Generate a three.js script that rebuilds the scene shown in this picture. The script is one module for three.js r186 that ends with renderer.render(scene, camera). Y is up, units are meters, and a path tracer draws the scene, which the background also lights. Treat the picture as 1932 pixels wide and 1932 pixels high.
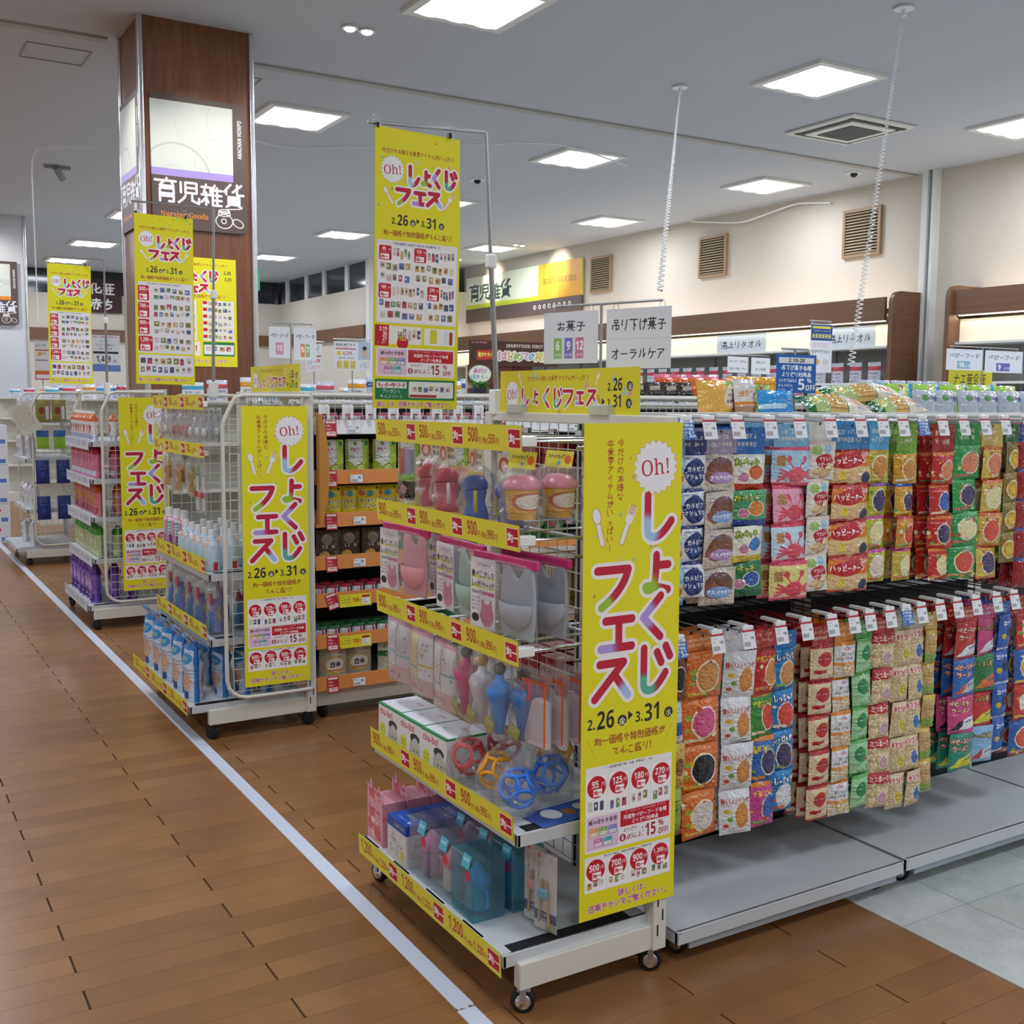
import * as THREE from 'three';
import { mergeGeometries } from 'three/addons/utils/BufferGeometryUtils.js';
import { RoundedBoxGeometry } from 'three/addons/geometries/RoundedBoxGeometry.js';
import { RectAreaLightUniformsLib } from 'three/addons/lights/RectAreaLightUniformsLib.js';

// ---------- camera, exposure, large lights ----------
RectAreaLightUniformsLib.init();
const scene = new THREE.Scene();
scene.background = new THREE.Color(0x050506);
const camera = new THREE.PerspectiveCamera(50.25, 1, 0.05, 80);
camera.position.set(0, 1.5, 0);
camera.up.set(0.04647, 0.99474, -0.09133);
camera.lookAt(0.51455, 1.5 - 0.10221, -0.85135);
const renderer = new THREE.WebGLRenderer();
renderer.toneMapping = THREE.LinearToneMapping;
renderer.toneMappingExposure = 1.08;
renderer.shadowMap.enabled = true;
const LAMP_POWER = 27, CEIL = 4.3;

// ---------- helpers ----------
let seed = 7;
const rnd = () => { seed = (seed * 1664525 + 1013904223) >>> 0; return seed / 4294967296; };
const rr = (a, b) => a + (b - a) * rnd();
const pick = (a) => a[Math.floor(rnd() * a.length)];
const taken = {};
const numbered = (n) => { const k = taken[n] = (taken[n] ?? -1) + 1; return k ? n + '_' + String(k).padStart(3, '0') : n; };
function tag(o, label, category, group, kind) {
  o.userData.label = label;
  if (category) o.userData.category = category;
  if (group) o.userData.group = group;
  if (kind) o.userData.kind = kind;
  return o;
}
function thing(name, label, category, [x, y, z], group, ry = 0) {
  const o = new THREE.Group(); o.name = numbered(name); o.position.set(x, y, z); o.rotation.y = ry; scene.add(o);
  return tag(o, label, category, group);
}
function part(parent, name, geo, mat, pos, rot) {
  const m = new THREE.Mesh(geo, mat); m.name = name; m.castShadow = m.receiveShadow = true;
  if (pos) m.position.set(...pos);
  if (rot) m.rotation.set(...rot);
  parent.add(m); return m;
}
function solo(name, label, category, geo, mat, pos = [0, 0, 0], group, rot) {
  return tag(part(scene, numbered(name), geo, mat, pos, rot), label, category, group);
}
function struct(name, geo, mat, pos, rot) { const m = part(scene, name, geo, mat, pos, rot); m.userData.kind = 'structure'; return m; }
function copyOf(o, pos, label, group, ry) {
  const c = o.clone(); c.name = numbered(o.name.replace(/_\d{3}$/, '')); c.position.set(...pos); scene.add(c);
  if (ry !== undefined) c.rotation.y = ry;
  if (label) c.userData.label = label;
  if (group) c.userData.group = group;
  return c;
}
const V = (x, y, z) => new THREE.Vector3(x, y, z);
const merge = (list) => mergeGeometries(list.map((g) => { const q = g.index ? g.toNonIndexed() : g; for (const k of Object.keys(q.attributes)) if (!['position', 'normal', 'uv'].includes(k)) q.deleteAttribute(k); return q; }));
const box = (w, h, d, x = 0, y = 0, z = 0) => new THREE.BoxGeometry(w, h, d).translate(x, y, z);
const span = (x0, x1, y0, y1, z0, z1) => box(Math.abs(x1 - x0), Math.abs(y1 - y0), Math.abs(z1 - z0), (x0 + x1) / 2, (y0 + y1) / 2, (z0 + z1) / 2);
const rbox = (w, h, d, r = 0.004, x = 0, y = 0, z = 0, s = 2) => new RoundedBoxGeometry(w, h, d, s, r).translate(x, y, z);
const rspan = (x0, x1, y0, y1, z0, z1, r = 0.004) => rbox(Math.abs(x1 - x0), Math.abs(y1 - y0), Math.abs(z1 - z0), r, (x0 + x1) / 2, (y0 + y1) / 2, (z0 + z1) / 2);
const cyl = (r0, r1, h, n = 14, x = 0, y = 0, z = 0) => new THREE.CylinderGeometry(r0, r1, h, n).translate(x, y, z);
function rod(a, b, r, n = 6) {
  const A = V(...a), B = V(...b), g = new THREE.CylinderGeometry(r, r, A.distanceTo(B), n);
  g.applyQuaternion(new THREE.Quaternion().setFromUnitVectors(V(0, 1, 0), B.clone().sub(A).normalize()));
  return g.translate((a[0] + b[0]) / 2, (a[1] + b[1]) / 2, (a[2] + b[2]) / 2);
}
const bend = (pts, r, n = 6, seg = 24, closed = false) => new THREE.TubeGeometry(new THREE.CatmullRomCurve3(pts.map((p) => V(...p)), closed, 'catmullrom', 0.2), seg, r, n, closed);
const lathe = (pts, n = 16) => new THREE.LatheGeometry(pts.map((p) => new THREE.Vector2(...p)), n);
const turn = (g, x = 0, y = 0, z = 0) => { if (x) g.rotateX(x); if (y) g.rotateY(y); if (z) g.rotateZ(z); return g; };
const mat = (color, roughness = 0.6, o = {}) => new THREE.MeshStandardMaterial({ color, roughness, ...o });
const phys = (color, roughness, o = {}) => new THREE.MeshPhysicalMaterial({ color, roughness, ...o });
function noiseTexture(w, h, fn, colour = true) {
  const d = new Uint8Array(w * h * 4);
  for (let y = 0; y < h; y++) for (let x = 0; x < w; x++) { const c = fn(x / w, y / h), i = (y * w + x) * 4; d[i] = c[0]; d[i + 1] = c[1]; d[i + 2] = c[2]; d[i + 3] = 255; }
  const t = new THREE.DataTexture(d, w, h); t.magFilter = THREE.LinearFilter; t.wrapS = t.wrapT = THREE.RepeatWrapping;
  if (colour) t.colorSpace = THREE.SRGBColorSpace;
  t.needsUpdate = true; return t;
}
const hash = (x, y) => { const s = Math.sin(x * 127.1 + y * 311.7) * 43758.5453; return s - Math.floor(s); };
function vnoise(x, y, px, py) {   // value noise that repeats every px, py
  const ix = Math.floor(x), iy = Math.floor(y), fx = x - ix, fy = y - iy, u = fx * fx * (3 - 2 * fx), v = fy * fy * (3 - 2 * fy), m = (a, n) => ((a % n) + n) % n;
  const q = (a, b) => hash(m(a, px), m(b, py));
  return (q(ix, iy) * (1 - u) + q(ix + 1, iy) * u) * (1 - v) + (q(ix, iy + 1) * (1 - u) + q(ix + 1, iy + 1) * u) * v;
}
const clamp8 = (v) => Math.max(0, Math.min(255, v));
function woodTexture(r, g, b, amp) {
  return noiseTexture(512, 128, (u, v) => {
    const n = 0.5 * vnoise(u * 6, v * 40, 6, 40) + 0.3 * vnoise(u * 16, v * 100, 16, 100) + 0.2 * vnoise(u * 3, v * 7, 3, 7) - 0.5;
    return [clamp8(r + n * amp), clamp8(g + n * amp * 0.85), clamp8(b + n * amp * 0.6)];
  });
}
const withMap = (t, rx, ry, ox = 0, oy = 0) => { const c = t.clone(); c.repeat.set(rx, ry); c.offset.set(ox, oy); c.needsUpdate = true; return c; };

// ---------- plain materials ----------
const speck = noiseTexture(256, 256, (u, v) => { const n = 128 + 90 * (vnoise(u * 60, v * 60, 60, 60) - 0.5) + 60 * (vnoise(u * 9, v * 9, 9, 9) - 0.5); return [n, n, n]; }, false);
const M = {
  white: mat(0xdedfdc, 0.42), ivory: mat(0xd9d8cf, 0.45), greyShelf: mat(0xc4c9cc, 0.45), grey: mat(0x8d9196, 0.5), darkPanel: mat(0x23262b, 0.75),
  chrome: mat(0xd4d7da, 0.22, { metalness: 1 }), steel: mat(0xaeb2b6, 0.35, { metalness: 0.9 }), black: mat(0x121214, 0.55), rubber: mat(0x0d0d0e, 0.7),
  clear: phys(0xffffff, 0.08, { transmission: 1, thickness: 0, ior: 1.35 }), film: phys(0xf8fafc, 0.06, { transmission: 0.93, thickness: 0, ior: 1.5, bumpMap: withMap(speck, 2, 2), bumpScale: 0.004 }),
  plastic: phys(0xe9eef2, 0.3, { transmission: 0.5, thickness: 0 }), whitePlastic: mat(0xeceff0, 0.35), paper: mat(0xe6e8ea, 0.8),
  orangeRail: mat(0xd98a45, 0.6), brown: mat(0x6d4a33, 0.5),
};
// ---------- stroke lettering (two digits a point: column, row; ~ means a smooth stroke) ----------
const GLYPH = {
  い: '~12 16 27 38|~71 84 86', う: '41 61|~24 54 74 75 58 39', お: '13 63|~41 48 28 17 46 76 86 88 58|72 84', か: '~13 53 63 67 58 48|~41 35 19|72 85',
  き: '12 73|14 84|31 67|~67 38 28 39 69', く: '~71 35 35 79', け: '~21 15 29|43 83|~71 76 59', こ: '~22 72 62|~26 29 59 79', さ: '13 83|42 67|~67 38 28 49 69',
  し: '~31 36 39 69 86', す: '13 83|~51 55 46 36 35 54 56 39', せ: '14 94|~31 37 49 79|~61 66 56', た: '13 63|~31 25 19|55 85|~57 59 89', ち: '13 73|~41 35 26 55 76 68 39',
  つ: '~14 43 73 84 76 48', て: '~12 82 54 46 57 78', と: '31 45|~72 35 26 28 79', な: '13 53|~31 16|72 84|~65 68 48 37 57 79', に: '~21 15 29|43 83|~46 48 88',
  の: '~52 37 18 14 32 62 84 86 69', は: '~21 15 29|43 93|~71 77 58 47 67 88', ひ: '~12 42 25 28 59 76 62 94', ふ: '~31 62 45 57 49 38|15 27|75 97', へ: '~16 33 55 87',
  ほ: '~21 15 29|42 92|44 94|~72 77 58 47 67 88', ま: '22 82|24 84|~51 57 38 27 47 78', み: '~22 52 36 18 17 46 96|~84 87 69', め: '~22 35 47|~62 37 18 15 43 73 85 78 59',
  も: '~41 37 59 78 76|13 63|25 65', や: '~14 43 83 84 65|41 51|22 59', よ: '53 83|~51 57 38 27 47 88', ら: '41 62|~23 26 54 75 77 49', り: '~21 16 25|~71 75 59',
  る: '~22 72 26 44 74 77 58 38 57', れ: '31 39|~13 43 17|~17 43 63 67 98', ろ: '~22 72 16 44 74 77 39', わ: '31 39|~13 43 17 43 74 86 59', を: '12 72|~41 25 44 46|~84 56 48 79', ん: '~51 18 16 35 55 48 68 96',
  ア: '12 82 55|~44 46 29', イ: '~71 54 15|53 59', エ: '22 82|52 58|18 88', オ: '13 83|61 69 49|~63 46 18', カ: '13 73 69 49|~41 37 19', キ: '13 73|15 85|31 69', ク: '~41 34 16|33 73 65 29',
  ケ: '~31 25 16|24 94|~64 68 39', コ: '22 72 78 18', シ: '21 32|14 25|~19 58 83', ス: '22 72|~72 54 18|54 88', セ: '14 94 76|31 38 88', タ: '~41 34 16|33 73 65 29|45 66', チ: '71 22|14 94|~52 57 29',
  ツ: '12 24|41 53|~82 67 39', テ: '22 72|14 84|~54 57 39', ト: '31 39|35 77', ナ: '14 94|~51 57 29', ニ: '23 73|17 87', ハ: '~32 26 18|~62 76 87', ヒ: '21 28 88|25 83', フ: '12 82|~82 76 29',
  ヘ: '~16 33 55 87', ホ: '14 84|51 59 39|36 28|66 88', マ: '12 82 56|35 68', ミ: '21 83|24 75|17 89', ム: '41 17 77|64 89', メ: '~71 56 19|34 78', モ: '22 72|15 85|42 48 88', ヤ: '14 83 65|31 59',
  ユ: '23 63 58|18 88', ラ: '22 72|14 84|~84 67 39', リ: '21 25|~71 65 39', ル: '~32 36 18|61 68 85', レ: '21 28 84', ロ: '22 72 78 28 22', ワ: '24 22 82|~82 76 39', ン: '21 43|~18 58 83', ー: '15 85', '・': '45 55',
  '、': '37 49', '。': '~37 48 39 28 37', '！': '51 56|58 59', '…': '25 26|45 46|65 66', '▶': '22 85 28 22|35 65',
  一: '15 95', 円: '11 19|11 91 99 79|15 95|51 55', 均: '03 33|21 27|08 47|~51 36|43 93 99 79|55 75|57 77', 税: '01 31|13 33|21 29|23 07|23 35|52 61|81 72|53 83 86 56 53|~66 59|~76 78 98',
  込: '01 12|04 24 27 08|27 59 99|~51 55 36|~51 65 86', 金: '51 05|51 95|34 64|16 86|54 59|27 38|77 68|09 99', 水: '51 59 39|13 33 18|83 55|~54 77 99', 月: '21 26 19|21 81 89 69|24 74|26 76', 日: '21 29 89 81 21|25 85',
  今: '51 05|51 95|34 64|26 76 59', 得: '20 03|23 06|14 19|41 81 84 44 41|42 82|35 95|37 97|76 79 59|47 58', 食: '50 04|50 94|33 63|24 29 59|24 74 76 26|25 75|47 98', 事: '11 91|50 59 39|22 82 83 23 22|25 75 77 27|15 95',
  価: '20 04|13 19|31 91|34 94 99 39 34|51 59|71 79', 格: '03 43|21 29|23 06|24 36|60 43|51 81 36|53 96|56 86 89 59 56', 特: '11 04|13 43|21 29|07 46|52 82|61 64|44 94|46 96|76 79 59|57 68', 別: '11 41 43 13 11|14 44 48 29|24 08|62 66|81 89 69',
  盛: '11 81|~11 15 06|13 33 35|~51 56 87|16 86 89|16 19|36 39|66 69|09 99', 詳: '01 31|03 33|15 35|17 37 39 19 17|51 62|81 72|43 93|45 95|37 97|63 69', 店: '50 51|11 91|~11 15 09|51 55|53 83|35 85 89 39 35',
  頭: '01 41|12 42 44 14 12|15 26|45 36|07 47|50 90|52 82 87 57 52|54 84|56 86|57 49|77 99', 覧: '01 04 44|01 41|02 42|21 24|61 53|62 92|63 84|24 74 77 24|24 27 77|26 76|~37 38 19|57 59 99 97',
  菓: '01 91|30 32|60 62|23 73 75 25 23|24 74|53 59|06 96|46 19|56 89', 子: '22 72 54|54 59 39|15 95', 吊: '31 71 73 33 31|53 59|15 85|15 18|85 88 68', 下: '01 91|51 59|54 76', 湯: '01 12|04 15|19 27|41 81 83 43 41|42 82|35 95|~45 38|46 96 99 79|66 59',
  上: '51 58|54 84|08 98', 育: '50 51|01 91|41 23 83|71 83|24 29|24 84 89 69|26 86|27 87', 児: '11 15|31 81 85 35 31|33 83|~36 37 09|66 68 99 97', 雑: '~21 14|02 42 44|24 29|05 45|26 08|26 38|61 45|52 59|72 79|53 93|55 95|57 97|59 99',
  貨: '~30 03|12 14|80 43|60 64 94|25 75 78 28 25|26 76|27 77|38 19|68 89', 白: '51 32|22 82 89 29 22|25 85', 米: '51 59|15 95|22 33|82 73|54 18|55 98', 各: '~41 14|33 73 17|44 97|36 76 79 39 36', 種: '31 12|04 44|21 29|24 07|25 36|91 52|53 93|54 84 87 57 54|56 86|71 79|49 99',
  対: '21 22|03 43|14 49|44 08|53 93|81 89 69|65 76', 象: '41 22|31 71 62|23 83 85 25 23|45 07|55 68 59|46 08|85 66|66 99', 品: '31 61 64 34 31|15 45 49 19 15|55 85 89 59 55', 点: '51 54|53 83|24 74 77 27 24|18 09|38 39|58 59|88 99',
  以: '11 17 36|32 43|~82 66 49|66 89', 組: '21 04 34|42 15 45|25 29|16 08|36 47|51 59|51 81 89|54 84|56 86|49 99', 合: '50 04|50 94|34 64|26 76 79 29 26', 自: '51 42|22 82 89 29 22|24 84|27 87', 由: '51 59|22 82 89 29 22|25 85',
  乳: '41 12|13 14|33 34|15 45 37|37 39 19|07 57|71 78 99 97', 離: '21 22|02 42|13 15 45 43|06 46|06 09|46 49|26 37|61 52|62 69|63 93|65 95|67 97|69 99|81 82', 最: '31 71 73 33 31|32 72|05 95|15 18|45 49|16 46|17 47|08 49|56 86 49|56 99',
  初: '21 22|03 43 17|25 29|36 47|51 91 99 79|~61 65 48', 何: '~21 04|13 19|41 91|81 89 69|44 64 67 47 44', 化: '~31 05|23 29|84 46|51 58 98 96', 赤: '51 54|22 82|04 94|~44 39|64 69 59|25 17|75 87', 洗: '01 12|04 15|19 27|~41 34|42 82|61 65|35 95|~56 49|75 79 99', 器: '11 31 33 13 11|61 81 83 63 61|05 95|54 55|16 36 39 19 16|66 86 89 69 66',
};
const SMALL = { っ: 'つ', ょ: 'よ', ゃ: 'や', ゅ: 'ゆ', ッ: 'ツ', ャ: 'ヤ', ュ: 'ユ', ェ: 'エ' };
const DAKU = { が: 'か', ぎ: 'き', ぐ: 'く', げ: 'け', ご: 'こ', じ: 'し', ず: 'す', ぜ: 'せ', だ: 'た', で: 'て', ど: 'と', ば: 'は', び: 'ひ', ぶ: 'ふ', べ: 'へ', ぼ: 'ほ', ガ: 'カ', グ: 'ク', ゴ: 'コ', ジ: 'シ', ズ: 'ス', ゼ: 'セ', ダ: 'タ', デ: 'テ', ド: 'ト', バ: 'ハ', ビ: 'ヒ', ブ: 'フ', ベ: 'ヘ', ボ: 'ホ' };
const HAN = { ぱ: 'は', ぴ: 'ひ', パ: 'ハ', ピ: 'ヒ', プ: 'フ', ペ: 'ヘ', ポ: 'ホ' };
const strokesOf = {};
function strokes(ch) {
  if (strokesOf[ch]) return strokesOf[ch];
  let s = 1, base = ch, extra = '';
  if (SMALL[ch]) { base = SMALL[ch]; s = 0.74; }
  if (DAKU[ch]) { base = DAKU[ch]; extra = '|62 74|81 93'; }
  if (HAN[ch]) { base = HAN[ch]; extra = '|~80 91 82 71 80'; }
  const src = (GLYPH[base] ?? '11 91|31 39|61 69|14 94|16 86|19 99') + extra;
  const out = src.split('|').map((p) => {
    const smooth = p[0] === '~', pts = p.replace('~', '').split(' ').map((t) => [(+t[0] + 0.5) / 10, (+t[1] + 0.5) / 10]);
    return { smooth, pts: pts.map(([x, y]) => (s < 1 ? [0.12 + x * s, 0.26 + y * s] : [x, y])) };
  });
  return (strokesOf[ch] = out);
}
function trace(c, ch, x, y, w, h) {
  c.beginPath();
  for (const { smooth, pts } of strokes(ch)) {
    const P = pts.map(([a, b]) => [x + a * w, y + b * h]);
    c.moveTo(...P[0]);
    if (!smooth || P.length < 3) for (const p of P.slice(1)) c.lineTo(...p);
    else {
      for (let i = 1; i < P.length - 1; i++) { const last = i === P.length - 2, e = last ? P[i + 1] : [(P[i][0] + P[i + 1][0]) / 2, (P[i][1] + P[i + 1][1]) / 2]; c.quadraticCurveTo(P[i][0], P[i][1], e[0], e[1]); }
    }
  }
}
const isLatin = (ch) => ch.charCodeAt(0) < 0x2000 && ch !== '・';
const latinW = (c, ch, s, o) => { c.font = (o.reg ? '' : 'bold ') + s + 'px ' + (o.font ?? 'sans-serif'); return c.measureText(ch).width * (o.narrow ?? 0.86); };
function textWidth(c, str, s, o = {}) { let w = 0; for (const ch of str) w += isLatin(ch) ? latinW(c, ch, s * 1.18, o) : s * (o.pitch ?? 1); return w; }
// x, y is the top left (or middle, or right) of the line; size is the height of a character
function txt(c, str, x, y, s, o = {}) {
  const w = textWidth(c, str, s, o), k = o.fit && w > o.fit ? o.fit / w : 1;
  let X = x - (o.align === 'c' ? w * k / 2 : o.align === 'r' ? w * k : 0);
  const passes = o.edge ? [[o.edge, o.edgeW ?? 0.16], [o.color, 0]] : [[o.color ?? '#222', 0]];
  const start = X; c.lineCap = c.lineJoin = 'round';
  for (const [col, grow] of passes) {
    X = start;
    for (const ch of str) {
      if (isLatin(ch)) {
        const cw = latinW(c, ch, s * 1.18, o);
        c.save(); c.translate(X, y + s * 0.93); c.scale((o.narrow ?? 0.86) * k, 1);
        if (grow) { c.strokeStyle = col; c.lineWidth = s * grow * 1.6; c.strokeText(ch, 0, 0); }
        c.fillStyle = col; c.fillText(ch, 0, 0); c.restore(); X += cw * k;
      } else {
        trace(c, ch, X, y, s * 0.98 * k, s); c.strokeStyle = col; c.lineWidth = s * ((o.weight ?? 0.1) + grow * 1.4); c.stroke(); X += s * (o.pitch ?? 1) * k;
      }
    }
  }
}
function txtV(c, str, x, y, s, o = {}) { let Y = y; for (const ch of str) { if (ch === 'ー') { c.save(); c.translate(x + s / 2, Y + s / 2); c.rotate(Math.PI / 2); txt(c, ch, -s / 2, -s / 2, s, o); c.restore(); } else txt(c, ch, x, Y, s, o); Y += s * (o.step ?? 1.02); } }
const fillR = (c, x, y, w, h, col, r = 0) => { c.fillStyle = col; if (!r) return c.fillRect(x, y, w, h); c.beginPath(); c.roundRect(x, y, w, h, r); c.fill(); };
const disc = (c, x, y, r, col, ry = r, rot = 0) => { c.fillStyle = col; c.beginPath(); c.ellipse(x, y, r, ry, rot, 0, 7); c.fill(); };
const poly = (c, pts, col) => { c.fillStyle = col; c.beginPath(); pts.forEach((p, i) => (i ? c.lineTo(...p) : c.moveTo(...p))); c.closePath(); c.fill(); };
const MARKS = [[0, 0, 1, 0.2], [0, 0.4, 1, 0.18], [0, 0.8, 1, 0.2], [0, 0, 0.2, 1], [0.42, 0, 0.2, 1], [0.8, 0, 0.2, 1]];
const fine = (c, x, y, w, s, col = '#555', rows = 1) => { c.fillStyle = col; for (let r = 0; r < rows; r++) for (let i = 0, n = Math.floor(w / (s * 0.95)); i < n; i++) { if (rnd() < 0.08) continue; const X = x + i * s * 0.95, Y = y + r * s * 1.5; for (const m of MARKS) if (rnd() < 0.55) c.fillRect(X + m[0] * s * 0.72, Y + m[1] * s * 0.8, m[2] * s * 0.72, m[3] * s * 0.72); } };

// ---------- print sheets: many prints share a canvas ----------
const sheets = [];
function sheet() {
  const cv = document.createElement('canvas'); cv.width = cv.height = 2048;
  const s = { cv, c: cv.getContext('2d'), x: 0, y: 0, row: 0, mats: {} };
  s.tex = new THREE.CanvasTexture(cv); s.tex.colorSpace = THREE.SRGBColorSpace; s.tex.magFilter = THREE.LinearFilter; s.tex.anisotropy = 8;
  s.c.fillStyle = '#888'; s.c.fillRect(0, 0, 2048, 2048); sheets.push(s); return s;
}
const crinkle = noiseTexture(256, 256, (u, v) => { const n = 255 * Math.abs(vnoise(u * 10, v * 12, 10, 12) - 0.5) * 1.3 + 110 * vnoise(u * 26, v * 30, 26, 30); return [clamp8(n), clamp8(n), clamp8(n)]; }, false);
const FINISH = { paper: { roughness: 0.62 }, card: { roughness: 0.45 }, film: { roughness: 0.13, bumpMap: withMap(crinkle, 11, 11), bumpScale: 0.0042 }, matte: { roughness: 0.85 } };
function print(w, h, draw) {
  const W = Math.ceil(w), H = Math.ceil(h), g = 3;
  let s = sheets.find((q) => (q.x + W + g <= 2048 && q.y + H + g <= 2048) || (q.y + q.row + H + 2 * g <= 2048 && W + g <= 2048)) ?? sheet();
  if (s.x + W + g > 2048) { s.x = 0; s.y += s.row + g; s.row = 0; }
  const x = s.x, y = s.y; s.x += W + g; s.row = Math.max(s.row, H);
  s.c.save(); s.c.beginPath(); s.c.rect(x, y, W, H); s.c.clip(); s.c.translate(x, y); draw(s.c, W, H); s.c.restore();
  return { s, u0: (x + 1) / 2048, u1: (x + W - 1) / 2048, v0: 1 - (y + H - 1) / 2048, v1: 1 - (y + 1) / 2048 };
}
const printMat = (p, finish = 'paper') => (p.s.mats[finish] ??= new THREE.MeshStandardMaterial({ map: p.s.tex, ...FINISH[finish] }));
// map a geometry's 0..1 uv into a print
function inked(geo, p) { const a = geo.attributes.uv; for (let i = 0; i < a.count; i++) a.setXY(i, p.u0 + (p.u1 - p.u0) * Math.min(1, Math.max(0, a.getX(i))), p.v0 + (p.v1 - p.v0) * Math.min(1, Math.max(0, a.getY(i)))); return geo; }
function plainUv(geo, p) { const a = geo.attributes.uv; for (let i = 0; i < a.count; i++) a.setXY(i, p.u0 + (p.u1 - p.u0) * 0.04, p.v0 + (p.v1 - p.v0) * 0.04); return geo; }
// a thin printed sheet facing +z, the back shows the colour of the print's corner
function card(w, h, p, t = 0.0012) {
  return merge([inked(new THREE.PlaneGeometry(w, h).translate(0, 0, t / 2), p), plainUv(box(w, h, t * 0.9), p)]);
}
// a limp hanging sheet with a slight wave
function limp(w, h, p, amp = 0.006, ph = 0) {
  const wave = (g, s) => { const a = g.attributes.position; for (let i = 0; i < a.count; i++) { const x = a.getX(i), y = a.getY(i); a.setZ(i, s + amp * (Math.sin(x * 9 + ph + y * 3) + 0.6 * Math.sin(y * 7 + ph * 2))); } g.computeVertexNormals(); return g; };
  const back = plainUv(new THREE.PlaneGeometry(w, h, 8, 16).rotateY(Math.PI), p);
  return merge([inked(wave(new THREE.PlaneGeometry(w, h, 8, 16), 0.0006), p), wave(back, -0.0006)]);
}
// a printed carton: front faces +z; f front, s sides, t top
function carton(w, h, d, f, s = f, t = s) {
  const g = [inked(new THREE.PlaneGeometry(w, h).translate(0, 0, d / 2), f), inked(new THREE.PlaneGeometry(w, h).rotateY(Math.PI).translate(0, 0, -d / 2), f),
    inked(new THREE.PlaneGeometry(d, h).rotateY(Math.PI / 2).translate(w / 2, 0, 0), s), inked(new THREE.PlaneGeometry(d, h).rotateY(-Math.PI / 2).translate(-w / 2, 0, 0), s),
    inked(new THREE.PlaneGeometry(w, d).rotateX(-Math.PI / 2).translate(0, h / 2, 0), t), plainUv(new THREE.PlaneGeometry(w, d).rotateX(Math.PI / 2).translate(0, -h / 2, 0), t)];
  return merge(g).translate(0, h / 2, 0);
}
// a sealed film bag, front and back printed: puffed, pinched at its seals, slightly crumpled; y from 0 to h
function bag(w, h, d, p, o = {}) {
  const nx = o.nx ?? 6, ny = o.ny ?? 8, k = o.seed ?? rnd() * 50, seal = o.seal ?? 0.07, foot = o.foot ?? 0, out = [];
  for (const side of [1, -1]) {
    const g = new THREE.PlaneGeometry(w, h, nx, ny), a = g.attributes.position;
    for (let i = 0; i < a.count; i++) {
      const u = a.getX(i) / w + 0.5, v = a.getY(i) / h + 0.5;
      const e = Math.min(1, Math.max(0, (Math.min(v, 1 - v) - (v < 0.5 ? seal * (1 - foot) : seal)) / 0.2)), ex = Math.sin(Math.PI * Math.min(1, Math.max(0, u)));
      let puff = Math.pow(ex, 0.6) * Math.sqrt(Math.max(0, e * (2 - e)));
      if (foot && v < 0.5) puff = Math.max(puff, foot * Math.pow(ex, 0.5));
      const c = (hash(Math.round(u * nx) + k, Math.round(v * ny) + k * 2) - 0.5) * (o.crumple ?? 0.25);
      a.setZ(i, side * d / 2 * puff * (1 + c) + 0.0006 * side + (o.lean ?? 0) * v * h);
      a.setX(i, a.getX(i) * (1 - 0.06 * puff * (1 - 0.3 * foot)) + (hash(v * 17 + k, 3) - 0.5) * w * 0.02);
    }
    g.computeVertexNormals();
    if (side < 0) { const ix = g.index.array; for (let i = 0; i < ix.length; i += 3) { const q = ix[i]; ix[i] = ix[i + 1]; ix[i + 1] = q; } g.computeVertexNormals(); }
    out.push(p ? inked(g, p) : g);
  }
  return merge(out).translate(0, h / 2, 0);
}
// ---------- the campaign prints ----------
const YEL = '#e9e21a', RED = '#c3183a', LRED = '#c8102a';
const TINTS = { し: ['#a8cdf0', 0.3, 0.85], ょ: ['#9fc53a', 0.32, 0.9], く: ['#b59be0', 0.38, 0.5], じ: ['#5fb59a', 0.35, 0.92], フ: ['#9fc53a', 0.25, 0.95], ェ: ['#b79ae0', 0.2, 0.95], ス: ['#a8c8f4', 0.88, 0.88] };
function titleChar(c, ch, x, y, w, h, lw) {
  c.lineCap = c.lineJoin = 'round';
  trace(c, ch, x, y, w, h); c.strokeStyle = '#f6f4f2'; c.lineWidth = lw * 1.9; c.stroke();
  const [t, a, b] = TINTS[ch], g = c.createRadialGradient(x + a * w, y + b * h, 0, x + a * w, y + b * h, w * 0.36);
  g.addColorStop(0, t); g.addColorStop(0.6, t); g.addColorStop(1, RED);
  trace(c, ch, x, y, w, h); c.strokeStyle = g; c.lineWidth = lw; c.stroke();
}
function burst(c, x, y, r, s) {
  c.beginPath(); for (let i = 0; i < 40; i++) { const a = i / 40 * Math.PI * 2, q = i % 2 ? r : r * 0.86; c.lineTo(x + Math.cos(a) * q, y + Math.sin(a) * q); }
  c.closePath(); c.fillStyle = '#f2f3f6'; c.fill(); c.strokeStyle = '#c9a53a'; c.lineWidth = r * 0.02; c.stroke();
  c.font = s + 'px serif'; c.fillStyle = RED; c.save(); c.translate(x, y); c.rotate(-0.08); c.textAlign = 'center'; c.fillText('Oh!', 0, s * 0.36); c.textAlign = 'left'; c.restore();
}
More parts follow.
